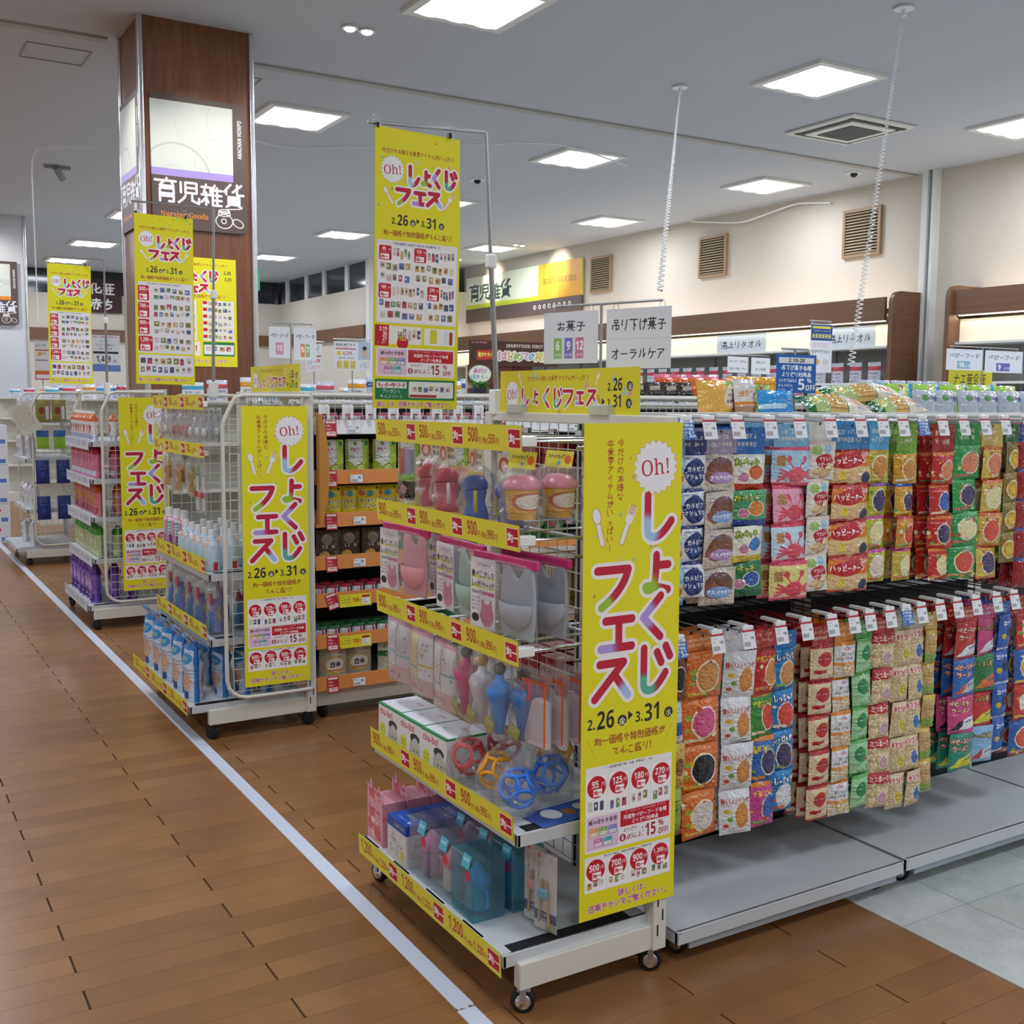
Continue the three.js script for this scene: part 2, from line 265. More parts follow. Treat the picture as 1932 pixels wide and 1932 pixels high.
function spoonFork(c, x, y, s, fork, a) {
  c.save(); c.translate(x, y); c.rotate(a); c.fillStyle = '#f3f3f3'; c.strokeStyle = '#c9a53a'; c.lineWidth = s * 0.02;
  c.beginPath(); c.roundRect(-s * 0.07, -s * 0.1, s * 0.14, s * 0.62, s * 0.06); c.fill(); c.stroke();
  if (fork) { c.beginPath(); c.roundRect(-s * 0.11, -s * 0.3, s * 0.22, s * 0.28, s * 0.08); c.fill(); c.fillStyle = '#d0632a'; for (const q of [-0.07, -0.01, 0.05]) c.fillRect(s * q, -s * 0.5, s * 0.022, s * 0.26); c.fillStyle = '#f3f3f3'; for (const q of [-0.11, -0.045, 0.015, 0.075]) c.fillRect(s * q, -s * 0.46, s * 0.035, s * 0.22); }
  else { c.beginPath(); c.ellipse(0, -s * 0.24, s * 0.12, s * 0.2, 0, 0, 7); c.fill(); c.stroke(); }
  c.restore();
}
function confetti(c, w, h, n, y0 = 0) { for (let i = 0; i < n; i++) { const x = rr(0.04, 0.96) * w, y = y0 + rr(0.02, 0.98) * h, s = w * 0.018; poly(c, [[x - s, y + s], [x + s, y + s * rr(0.2, 1)], [x + s * rr(-0.6, 0.6), y - s]], pick(['#e79ab8', '#8ecbb2', '#c7a23a', '#c9b43a', '#a9d2c8'])); } }
function dates(c, x, y, s) {   // 2.26 (kin) > 3.31 (sui)
  const k = { color: '#26282a', narrow: 0.8 };
  txt(c, '2.', x, y + s * 0.42, s * 0.78, k); txt(c, '26', x + s * 0.68, y, s * 1.3, k);
  disc(c, x + s * 2.6, y + s * 0.88, s * 0.34, '#26282a'); txt(c, '金', x + s * 2.35, y + s * 0.63, s * 0.5, { color: '#e8e6c8', weight: 0.12 });
  poly(c, [[x + s * 3.05, y + s * 0.36], [x + s * 3.42, y + s * 0.64], [x + s * 3.05, y + s * 0.92]], '#26282a');
  txt(c, '3.', x + s * 3.6, y + s * 0.42, s * 0.78, k); txt(c, '31', x + s * 4.28, y, s * 1.3, k);
  disc(c, x + s * 6.2, y + s * 0.88, s * 0.34, '#26282a'); txt(c, '水', x + s * 5.95, y + s * 0.63, s * 0.5, { color: '#e8e6c8', weight: 0.12 });
}
function priceDisc(c, x, y, r, n) { disc(c, x, y, r, LRED); txt(c, n, x - r * 0.15, y - r * 0.62, r * (n.length > 4 ? 0.5 : 0.72), { color: '#fff', align: 'c', narrow: 0.8 }); txt(c, '円', x + r * 0.5, y - r * 0.4, r * 0.4, { color: '#fff' }); fillR(c, x - r * 0.35, y + r * 0.2, r * 0.95, r * 0.66, '#fff'); fine(c, x - r * 0.6, y + r * 0.02, r * 1.3, r * 0.14, '#f4c8cc'); txt(c, '均一', x - r * 0.3, y + r * 0.28, r * 0.46, { color: LRED, weight: 0.14 }); }
function goods(c, x, y, w, h, n = 4) {   // small pictures of packets
  for (let i = 0; i < n; i++) { const px = x + i * w / n, k = w / n; const q = pick(['#8c8a52', '#b9566a', '#6f7fae', '#c9a46a', '#d9b8c4', '#7b9c74', '#a8a39a', '#4c5a78', '#d6cfc0']); fillR(c, px + k * 0.08, y + h * rr(0, 0.25), k * rr(0.6, 0.86), h * rr(0.6, 0.75), q, k * 0.08); fillR(c, px + k * rr(0.15, 0.4), y + h * rr(0.15, 0.5), k * 0.3, h * 0.22, pick(['#e8e0d0', '#7a3f3f', '#dfe7ef', '#3c4a5c'])); }
}
function panel15(c, x, y, w, h) {
  fillR(c, x, y, w, h, '#f4f1f4', w * 0.02); fillR(c, x + w * 0.02, y + h * 0.06, w * 0.36, h * 0.88, '#e9c9e2');
  txt(c, '組み合わせ自由', x + w * 0.2, y + h * 0.12, h * 0.13, { color: '#4a3a4a', align: 'c', weight: 0.13, fit: w * 0.32 });
  const cols = ['#e39a54', '#7fae62', '#7b78c4', '#c277ae', '#4fa9b4'];
  cols.forEach((q, i) => { const r = i < 3 ? 0 : 1, k = i < 3 ? i : i - 2.5, bx = x + w * (0.045 + k * 0.108), by = y + h * (0.36 + r * 0.29); fillR(c, bx, by, w * 0.1, h * 0.23, q); fillR(c, bx + w * 0.008, by + h * 0.11, w * 0.084, h * 0.1, '#f3ecec'); fine(c, bx + w * 0.01, by + h * 0.03, w * 0.08, h * 0.05, '#fff'); fine(c, bx + w * 0.014, by + h * 0.135, w * 0.07, h * 0.05, q); });
  fillR(c, x + w * 0.4, y + h * 0.06, w * 0.58, h * 0.43, LRED); fine(c, x + w * 0.43, y + h * 0.09, w * 0.52, h * 0.06, '#f0c0c4');
  txt(c, '月齢別ベビーフード各種', x + w * 0.69, y + h * 0.18, h * 0.13, { color: '#fff', align: 'c', weight: 0.14, fit: w * 0.52 }); txt(c, 'よりどり対象品', x + w * 0.69, y + h * 0.33, h * 0.13, { color: '#fff', align: 'c', weight: 0.14 });
  txt(c, 'よりどり', x + w * 0.43, y + h * 0.53, h * 0.12, { color: '#8a2a3a' }); disc(c, x + w * 0.43, y + h * 0.79, h * 0.1, '#a01c34'); txt(c, '6', x + w * 0.43, y + h * 0.7, h * 0.17, { color: '#fff', align: 'c' });
  txt(c, '点以上', x + w * 0.47, y + h * 0.7, h * 0.17, { color: '#8a2a3a' }); fine(c, x + w * 0.655, y + h * 0.6, w * 0.03, h * 0.07, '#8a2a3a', 3);
  txt(c, '15', x + w * 0.69, y + h * 0.53, h * 0.4, { color: '#a3182f', narrow: 0.72 }); txt(c, '%', x + w * 0.85, y + h * 0.52, h * 0.2, { color: '#a3182f' }); txt(c, 'OFF!', x + w * 0.85, y + h * 0.75, h * 0.19, { color: '#a3182f', narrow: 0.72 });
}
function panelPrices(c, x, y, w, h, list) {
  fillR(c, x, y, w, h, '#f3f2f5', w * 0.015); fine(c, x + w * 0.22, y + h * 0.03, w * 0.56, h * 0.06, '#444');
  list.forEach((n, i) => { const k = w / 4, cx = x + k * (i + 0.5); fillR(c, cx - k * 0.44, y + h * 0.18, k * 0.88, h * 0.78, '#fbfbfc'); goods(c, cx - k * 0.4, y + h * 0.66, k * 0.8, h * 0.26, 3); priceDisc(c, cx, y + h * 0.4, k * 0.42, n); });
}
function tail(c, w, y, s, one) {
  const o = { color: '#c25a9a', edge: '#f4e9d8', weight: 0.13, edgeW: 0.08, align: 'c' };
  if (one) return txt(c, '詳しくは、店頭チラシをご覧ください。', w / 2, y, s, { ...o, fit: w * 0.9 });
  txt(c, '詳しくは、', w * 0.56, y, s, o); txt(c, '店頭チラシをご覧ください。', w * 0.52, y + s * 1.25, s, { ...o, fit: w * 0.88 });
}
// the tall poster, laid out again to the photograph's proportions
const posterPrint = print(420, 1736, (c, w, h) => {
  fillR(c, 0, 0, w, h, YEL); confetti(c, w, h * 0.56, 24);
  const S = w * 0.071, lw = w * 0.07;
  txtV(c, '今だけのお得な', w * 0.325, h * 0.03, S, { color: '#b5502a', weight: 0.1 }); txtV(c, 'お食事アイテムがいっぱい！', w * 0.225, h * 0.03, S, { color: '#b5502a', weight: 0.1, step: 1.0 });
  titleChar(c, 'し', w * 0.47, h * 0.13, w * 0.5, h * 0.105, lw); titleChar(c, 'ょ', w * 0.45, h * 0.215, w * 0.56, h * 0.14, lw); titleChar(c, 'く', w * 0.46, h * 0.335, w * 0.45, h * 0.105, lw); titleChar(c, 'じ', w * 0.47, h * 0.44, w * 0.46, h * 0.11, lw);
  titleChar(c, 'フ', w * 0.08, h * 0.263, w * 0.44, h * 0.105, lw); titleChar(c, 'ェ', w * 0.05, h * 0.335, w * 0.6, h * 0.125, lw); titleChar(c, 'ス', w * 0.06, h * 0.448, w * 0.48, h * 0.115, lw);
  burst(c, w * 0.72, h * 0.089, w * 0.235, w * 0.18); spoonFork(c, w * 0.15, h * 0.2, w * 0.34, 0, -0.26); spoonFork(c, w * 0.44, h * 0.2, w * 0.34, 1, 0.38);
  dates(c, w * 0.06, h * 0.568, w * 0.136);
  txt(c, '均一価格や特別価格が', w * 0.5, h * 0.622, w * 0.078, { color: '#b0602a', align: 'c', fit: w * 0.74, weight: 0.13 }); txt(c, 'てんこ盛り!', w * 0.52, h * 0.648, w * 0.078, { color: '#b0602a', align: 'c', weight: 0.13 });
  c.strokeStyle = '#b08a2a'; c.lineWidth = 2; c.setLineDash([3, 4]); c.beginPath(); c.moveTo(w * 0.06, h * 0.625); c.lineTo(w * 0.14, h * 0.665); c.moveTo(w * 0.94, h * 0.622); c.lineTo(w * 0.88, h * 0.655); c.stroke(); c.setLineDash([]);
  panelPrices(c, w * 0.05, h * 0.683, w * 0.9, h * 0.105, ['95', '125', '180', '270']); panel15(c, w * 0.05, h * 0.782, w * 0.9, h * 0.078); panelPrices(c, w * 0.05, h * 0.868, w * 0.9, h * 0.075, ['500', '700', '900', '1,200']);
  fillR(c, 0, h * 0.9442, w, h * 0.06, YEL); tail(c, w, h * 0.95, w * 0.066);
});
function bannerTop(c, w, h) {
  fillR(c, 0, 0, w, h, YEL); confetti(c, w, h * 0.28, 18);
  txt(c, '今だけのお得なお食事アイテムがいっぱい!', w * 0.5, h * 0.07, w * 0.052, { color: '#b5502a', align: 'c', fit: w * 0.84 });
  const lw = w * 0.042;
  titleChar(c, 'し', w * 0.33, h * 0.115, w * 0.2, h * 0.08, lw); titleChar(c, 'ょ', w * 0.47, h * 0.105, w * 0.22, h * 0.09, lw); titleChar(c, 'く', w * 0.62, h * 0.115, w * 0.16, h * 0.075, lw); titleChar(c, 'じ', w * 0.76, h * 0.115, w * 0.2, h * 0.075, lw);
  titleChar(c, 'フ', w * 0.22, h * 0.195, w * 0.2, h * 0.07, lw); titleChar(c, 'ェ', w * 0.38, h * 0.18, w * 0.26, h * 0.085, lw); titleChar(c, 'ス', w * 0.57, h * 0.195, w * 0.22, h * 0.072, lw);
  burst(c, w * 0.2, h * 0.145, w * 0.14, w * 0.12); spoonFork(c, w * 0.15, h * 0.235, w * 0.2, 0, -0.6); spoonFork(c, w * 0.86, h * 0.235, w * 0.2, 1, 0.6);
  dates(c, w * 0.19, h * 0.297, w * 0.094);
  txt(c, '均一価格や特別価格がてんこ盛り!', w * 0.5, h * 0.357, w * 0.06, { color: '#b0602a', align: 'c', fit: w * 0.8, weight: 0.13 });
}
function redFlag(c, x, y, w, h, n) { fillR(c, x, y, w, h * 0.98, LRED, w * 0.12); txt(c, n, x + w * 0.4, y + h * 0.06, h * 0.3, { color: '#fff', align: 'c', fit: w * 0.62, narrow: 0.75 }); txt(c, '円', x + w * 0.74, y + h * 0.16, h * 0.2, { color: '#fff' }); fine(c, x + w * 0.1, y + h * 0.42, w * 0.8, h * 0.09, '#f3b8bc'); fillR(c, x + w * 0.12, y + h * 0.56, w * 0.7, h * 0.36, '#fff'); txt(c, '均一', x + w * 0.17, y + h * 0.6, h * 0.28, { color: LRED, weight: 0.14, fit: w * 0.6 }); }
const bannerFoodPrint = print(400, 1100, (c, w, h) => {
  bannerTop(c, w, h);
  fillR(c, w * 0.03, h * 0.395, w * 0.94, h * 0.295, '#ecebf0', 8); fine(c, w * 0.22, h * 0.402, w * 0.58, h * 0.009, '#555');
  for (const [x, y, bw, bh, n] of [[0.05, 0.415, 0.38, 0.13, '95'], [0.45, 0.415, 0.5, 0.13, '125'], [0.05, 0.55, 0.54, 0.135, '180'], [0.61, 0.55, 0.34, 0.135, '270']]) {
    fillR(c, w * x, h * y, w * bw, h * bh, '#f6f5f8'); redFlag(c, w * (x + 0.005), h * y, w * 0.14, h * 0.052, n);
    goods(c, w * (x + 0.16), h * (y + 0.005), w * (bw - 0.17), h * 0.042, Math.round(bw * 14)); goods(c, w * (x + 0.01), h * (y + 0.056), w * (bw - 0.02), h * 0.034, Math.round(bw * 14)); goods(c, w * (x + 0.02), h * (y + 0.095), w * (bw - 0.04), h * 0.034, Math.round(bw * 12));
  }
  fillR(c, w * 0.06, h * 0.7, w * 0.5, h * 0.065, '#f4f2ee'); fillR(c, w * 0.02, h * 0.698, w * 0.16, h * 0.075, LRED); ['3.19', '20', '21'].forEach((t, i) => txt(c, t, w * 0.16, h * (0.702 + i * 0.018), w * 0.05, { color: '#fff', align: 'r', narrow: 0.8 })); fine(c, w * 0.05, h * 0.758, w * 0.1, w * 0.025, '#fff');
  goods(c, w * 0.28, h * 0.708, w * 0.28, h * 0.05, 5); disc(c, w * 0.34, h * 0.76, w * 0.065, LRED); txt(c, '152', w * 0.34, h * 0.735, w * 0.05, { color: '#f5e36a', align: 'c' });
  fillR(c, w * 0.59, h * 0.702, w * 0.37, h * 0.063, '#f4f4f6', 4); fillR(c, w * 0.66, h * 0.707, w * 0.08, h * 0.05, '#d7d62a'); fillR(c, w * 0.83, h * 0.712, w * 0.035, h * 0.048, '#dfe3ea', 4); fillR(c, w * 0.89, h * 0.712, w * 0.04, h * 0.048, '#b2402a', 4);
  panel15(c, w * 0.04, h * 0.778, w * 0.92, h * 0.105);
  fillR(c, w * 0.03, h * 0.893, w * 0.94, h * 0.075, '#1d7f4a'); fillR(c, w * 0.045, h * 0.902, w * 0.35, h * 0.024, '#f1eff0'); txt(c, 'キューピーベビーフード', w * 0.22, h * 0.905, w * 0.05, { color: '#b01c34', align: 'c', fit: w * 0.31, weight: 0.14 });
  txt(c, 'プレゼント', w * 0.22, h * 0.928, w * 0.045, { color: '#eef3ee', align: 'c' }); txt(c, 'キャンペーン', w * 0.22, h * 0.947, w * 0.045, { color: '#eef3ee', align: 'c' }); fillR(c, w * 0.42, h * 0.9, w * 0.53, h * 0.06, '#eef2ef', 6); goods(c, w * 0.46, h * 0.915, w * 0.46, h * 0.026, 7); fillR(c, w * 0.43, h * 0.948, w * 0.32, h * 0.01, '#b2303a');
  tail(c, w, h * 0.974, w * 0.055, true);
});
const bannerGoodsPrint = print(400, 1100, (c, w, h) => {
  bannerTop(c, w, h);
  fillR(c, w * 0.05, h * 0.395, w * 0.92, h * 0.42, '#ebe9ee', 8); fine(c, w * 0.2, h * 0.402, w * 0.6, h * 0.009, '#555');
  ['500', '700', '900', '1,200'].forEach((n, i) => { const y = h * (0.418 + i * 0.099); redFlag(c, w * 0.05, y, w * (i > 2 ? 0.23 : 0.18), h * 0.09, n); goods(c, w * 0.3, y + h * 0.003, w * 0.64, h * 0.042, 6); goods(c, w * 0.3, y + h * 0.048, w * 0.64, h * 0.035, 7); });
  fillR(c, w * 0.05, h * 0.825, w * 0.92, h * 0.125, '#ebe9ee', 8); goods(c, w * 0.07, h * 0.835, w * 0.88, h * 0.05, 8); goods(c, w * 0.07, h * 0.892, w * 0.88, h * 0.05, 9);
  tail(c, w, h * 0.962, w * 0.055, true);
});
const columnPosterPrint = print(440, 620, (c, w, h) => {
  fillR(c, 0, 0, w, h, YEL); txt(c, '今だけのお得なお食事アイテムがいっぱい!', w * 0.5, h * 0.05, w * 0.04, { color: '#b5502a', align: 'c' });
  const lw = w * 0.03; burst(c, w * 0.14, h * 0.17, w * 0.09, w * 0.08);
  ['し', 'ょ', 'く', 'じ'].forEach((q, i) => titleChar(c, q, w * (0.22 + i * 0.125), h * 0.11, w * 0.16, h * 0.11, lw)); ['フ', 'ェ', 'ス'].forEach((q, i) => titleChar(c, q, w * (0.22 + i * 0.13), h * 0.225, w * 0.17, h * 0.1, lw)); spoonFork(c, w * 0.68, h * 0.28, w * 0.13, 1, 0.5);
  txt(c, '2.26', w * 0.83, h * 0.11, w * 0.05, { color: '#26282a' }); txt(c, '3.31', w * 0.84, h * 0.17, w * 0.05, { color: '#26282a' }); txt(c, '均一価格や特別価格がてんこ盛り!', w * 0.5, h * 0.335, w * 0.045, { color: '#b0602a', align: 'c', fit: w * 0.7 });
  for (const x of [0.04, 0.54]) for (let r = 0; r < 6; r++) { fillR(c, w * x, h * (0.39 + r * 0.062), w * 0.42, h * 0.058, '#efedf0'); goods(c, w * (x + 0.07), h * (0.395 + r * 0.062), w * 0.33, h * 0.045, 5); fillR(c, w * (x + 0.005), h * (0.395 + r * 0.062), w * 0.055, h * 0.028, LRED); }
  fillR(c, w * 0.54, h * 0.77, w * 0.42, h * 0.13, '#1d7f4a', 6); fillR(c, w * 0.55, h * 0.795, w * 0.4, h * 0.09, '#eef2ef'); goods(c, w * 0.57, h * 0.81, w * 0.36, h * 0.06, 4); fillR(c, w * 0.04, h * 0.77, w * 0.46, h * 0.13, '#f1eef0'); txt(c, '15%OFF!', w * 0.46, h * 0.8, w * 0.09, { color: '#a3182f', align: 'r' }); tail(c, w, h * 0.93, w * 0.05, true);
});
const longSignPrint = print(900, 160, (c, w, h) => {
  fillR(c, 0, 0, w, h, '#dfd42a'); confetti(c, w, h, 16); txt(c, '今だけのお得なお食事　アイテムがいっぱい!'.replace('　', ' '), w * 0.45, h * 0.13, h * 0.13, { color: '#b5502a', align: 'c', fit: w * 0.54 });
  burst(c, w * 0.105, h * 0.55, h * 0.33, h * 0.3); spoonFork(c, w * 0.165, h * 0.2, h * 0.34, 0, -0.4); spoonFork(c, w * 0.735, h * 0.22, h * 0.34, 1, 0.45);
  ['し', 'ょ', 'く', 'じ', 'フ', 'ェ', 'ス'].forEach((q, i) => titleChar(c, q, w * (0.155 + i * 0.083), h * (q === 'ょ' || q === 'ェ' ? 0.3 : 0.36), w * 0.092, h * 0.5, h * 0.07));
  txt(c, '2.', w * 0.8, h * 0.3, h * 0.2, { color: '#26282a' }); txt(c, '26', w * 0.835, h * 0.2, h * 0.3, { color: '#26282a' }); disc(c, w * 0.94, h * 0.39, h * 0.1, '#26282a'); txt(c, '金', w * 0.928, h * 0.31, h * 0.15, { color: '#eee' });
  poly(c, [[w * 0.765, h * 0.63], [w * 0.785, h * 0.71], [w * 0.765, h * 0.79]], '#26282a'); txt(c, '3.', w * 0.8, h * 0.64, h * 0.2, { color: '#26282a' }); txt(c, '31', w * 0.835, h * 0.54, h * 0.3, { color: '#26282a' }); disc(c, w * 0.935, h * 0.74, h * 0.1, '#26282a'); txt(c, '水', w * 0.923, h * 0.66, h * 0.15, { color: '#eee' });
});
const stripPrint = {};
for (const [n, t] of [['500', '550'], ['700', '770'], ['900', '990'], ['1,200', '1,320']]) stripPrint[n] = print(1000, 76, (c, w, h) => {
  fillR(c, 0, 0, w, h, '#e6dc3c');
  for (let i = 0; i < 3; i++) { const x = w * (0.02 + i * 0.335); txt(c, n, x, h * 0.1, h * 0.66, { color: '#b4402a', narrow: 0.62 }); const e = textWidth(c, n, h * 0.66, { narrow: 0.62 }); txt(c, '円', x + e, h * 0.5, h * 0.26, { color: '#b4402a' }); txt(c, '税込', x + e + h * 0.36, h * 0.5, h * 0.26, { color: '#b4402a', pitch: 0.85 }); txt(c, t, x + e + h * 0.82, h * 0.34, h * 0.42, { color: '#b4402a', narrow: 0.62 }); const f = textWidth(c, t, h * 0.42, { narrow: 0.62 }); txt(c, '円', x + e + h * 0.84 + f, h * 0.5, h * 0.26, { color: '#b4402a' }); fillR(c, w * (0.255 + i * 0.335), h * 0.14, h * 0.88, h * 0.72, '#f2ead8'); fillR(c, w * (0.258 + i * 0.335), h * 0.17, h * 0.82, h * 0.66, '#c0182c'); txt(c, '均一', w * (0.26 + i * 0.335), h * 0.28, h * 0.4, { color: '#fff', weight: 0.15 }); }
});
const label = (lines, bg = '#eceff3', col = '#2b2f36') => (c, w, h) => { fillR(c, 0, 0, w, h, bg); lines.forEach(([t, y, s, o]) => txt(c, t, w / 2, h * y, h * s, { color: col, align: 'c', fit: w * 0.84, weight: 0.085, ...o })); };
const P = {};   // small signs and tags
P.snackSign = print(330, 270, (c, w, h) => { label([['お菓子', 0.16, 0.22]], '#dfe3ec')(c, w, h); [['6', '#8cc06a'], ['9', '#7d78c8'], ['12', '#c878a8']].forEach(([t, q], i) => { fillR(c, w * (0.19 + i * 0.2), h * 0.5, w * 0.15, h * 0.4, q); txt(c, t, w * (0.265 + i * 0.2), h * 0.55, h * 0.2, { color: '#fff', align: 'c', narrow: 0.66 }); txt(c, 'か月', w * (0.205 + i * 0.2), h * 0.79, h * 0.075, { color: '#eee' }); }); });
P.hangSign = print(360, 300, (c, w, h) => { label([['吊り下げ菓子', 0.16, 0.21], ['オーラルケア', 0.64, 0.2]], '#dfe3ec')(c, w, h); c.fillStyle = '#b9bfc8'; c.fillRect(0, h * 0.5, w, 2); });
P.food12 = print(120, 170, (c, w, h) => { label([['ベビーフード', 0.2, 0.14]], '#e3e7ee')(c, w, h); fillR(c, w * 0.32, h * 0.5, w * 0.36, h * 0.38, '#d79ab4'); txt(c, '12', w * 0.5, h * 0.57, h * 0.2, { color: '#fff', align: 'c', narrow: 0.7 }); });
P.food57 = print(120, 170, (c, w, h) => { label([['ベビーフード', 0.2, 0.14]], '#e3e7ee')(c, w, h); fillR(c, w * 0.3, h * 0.5, w * 0.18, h * 0.4, '#e58a6a'); fillR(c, w * 0.52, h * 0.5, w * 0.18, h * 0.4, '#8fbf7a'); txt(c, '5', w * 0.39, h * 0.57, h * 0.2, { color: '#fff', align: 'c' }); txt(c, '7', w * 0.61, h * 0.57, h * 0.2, { color: '#fff', align: 'c' }); });
for (const [k, n, q] of [['food16', '16', '#8fb6c9'], ['food9', '9', '#6f66b8']]) P[k] = print(240, 150, (c, w, h) => { label([['ベビーフード', 0.18, 0.24]], '#dee3ec')(c, w, h); fillR(c, w * 0.3, h * 0.56, w * 0.36, h * 0.36, q); txt(c, n, w * 0.35, h * 0.6, h * 0.26, { color: '#fff', narrow: 0.7 }); txt(c, 'か月', w * 0.5, h * 0.72, h * 0.13, { color: '#eee' }); });
P.teethSign = print(240, 130, label([['おしゃぶり・はがため', 0.2, 0.17], ['ほ乳びん洗剤・ブラシ', 0.65, 0.17]])); P.bottleSign = print(200, 140, label([['ほ乳びん', 0.18, 0.2], ['さく乳器', 0.6, 0.2]])); P.towelSign = print(300, 100, label([['湯上りタオル', 0.3, 0.42]], '#cdd9e6'));
P.firstSale = print(150, 300, (c, w, h) => { fillR(c, 0, 0, w, h, '#e8eaf0'); fillR(c, w * 0.02, h * 0.02, w * 0.96, h * 0.32, '#1c3f94'); fillR(c, w * 0.08, h * 0.05, w * 0.84, h * 0.05, '#e8e05a', 5); txt(c, 'アカチャンホンポ', w / 2, h * 0.12, h * 0.05, { color: '#f2f2d0', align: 'c', fit: w * 0.8 }); txt(c, '独占先行発売', w / 2, h * 0.2, h * 0.09, { color: '#efe86a', align: 'c', fit: w * 0.88, weight: 0.13 }); txt(c, 'マグマグコロン', w / 2, h * 0.53, h * 0.075, { align: 'c', fit: w * 0.86 }); fine(c, w * 0.15, h * 0.4, w * 0.7, 9, '#d78a9a', 2); disc(c, w * 0.3, h * 0.78, w * 0.13, '#e3b34a'); disc(c, w * 0.7, h * 0.78, w * 0.13, '#cfd3da'); });
P.blueSale = print(240, 240, (c, w, h) => { fillR(c, 0, 0, w, h, '#1f63b8'); fillR(c, w * 0.06, h * 0.08, w * 0.88, h * 0.15, '#e6e9ef'); txt(c, '2.10-28', w / 2, h * 0.09, h * 0.12, { align: 'c' }); txt(c, '吊下げ菓子各種', w / 2, h * 0.27, h * 0.14, { color: '#fff', align: 'c', fit: w * 0.76, weight: 0.13 }); txt(c, 'よりどり対象品', w / 2, h * 0.44, h * 0.14, { color: '#fff', align: 'c', fit: w * 0.76, weight: 0.13 }); txt(c, 'よりどり3点以上', w * 0.06, h * 0.62, h * 0.1, { color: '#fff', fit: w * 0.46 }); fine(c, w * 0.06, h * 0.77, w * 0.42, h * 0.08, '#dfe8f5', 2); txt(c, '5', w * 0.54, h * 0.6, h * 0.34, { color: '#fff' }); txt(c, '%', w * 0.77, h * 0.6, h * 0.14, { color: '#fff' }); txt(c, 'OFF', w * 0.74, h * 0.77, h * 0.17, { color: '#fff', narrow: 0.7 }); });
P.priceTag = print(84, 104, (c, w, h) => { fillR(c, 0, 0, w, h, '#e9ecf0'); fillR(c, 0, 0, w, h * 0.2, '#b3202f'); fine(c, w * 0.1, h * 0.07, w * 0.8, 8, '#e8b8bc'); fine(c, w * 0.08, h * 0.3, w * 0.6, 7, '#888'); txt(c, '148', w * 0.6, h * 0.42, h * 0.15, { color: '#333', narrow: 0.8 }); fine(c, w * 0.08, h * 0.45, w * 0.3, 7, '#777', 1); for (let i = 0; i < 14; i++) fillR(c, w * (0.1 + i * 0.035), h * 0.66, i % 3 ? 1 : 2, h * 0.2, '#444'); });
P.railTag = print(70, 40, (c, w, h) => { fillR(c, 0, 0, w, h, '#e4e8ec'); fine(c, 5, 6, 30, 8, '#555', 1); txt(c, '98', w * 0.62, h * 0.2, h * 0.34, { color: '#333' }); for (let i = 0; i < 12; i++) fillR(c, 6 + i * 3, h * 0.58, i % 3 ? 1 : 2, h * 0.3, '#555'); });
P.redTag = print(70, 90, (c, w, h) => { fillR(c, 0, 0, w, h, '#b8252f'); fillR(c, w * 0.08, h * 0.06, w * 0.84, h * 0.13, '#e9dcd8', 5); fine(c, w * 0.1, h * 0.27, w * 0.8, 13, '#f3dada', 2); fillR(c, w * 0.1, h * 0.68, w * 0.8, h * 0.24, '#ecd9d6'); fine(c, w * 0.16, h * 0.74, w * 0.68, 10, '#b8252f'); });
P.yellowTag = print(190, 70, (c, w, h) => { fillR(c, 0, 0, w, h, '#e4da2c'); fine(c, w * 0.05, h * 0.15, w * 0.3, 10, '#8a7a2a', 3); txt(c, '108', w * 0.4, h * 0.26, h * 0.4, { color: '#c02a22', narrow: 0.7 }); txt(c, '円', w * 0.6, h * 0.42, h * 0.2, { color: '#c02a22' }); fillR(c, w * 0.7, h * 0.15, w * 0.24, h * 0.7, '#eee'); fillR(c, w * 0.7, h * 0.15, w * 0.24, h * 0.18, '#b8252f'); fine(c, w * 0.73, h * 0.45, w * 0.18, 10, '#a58', 2); });
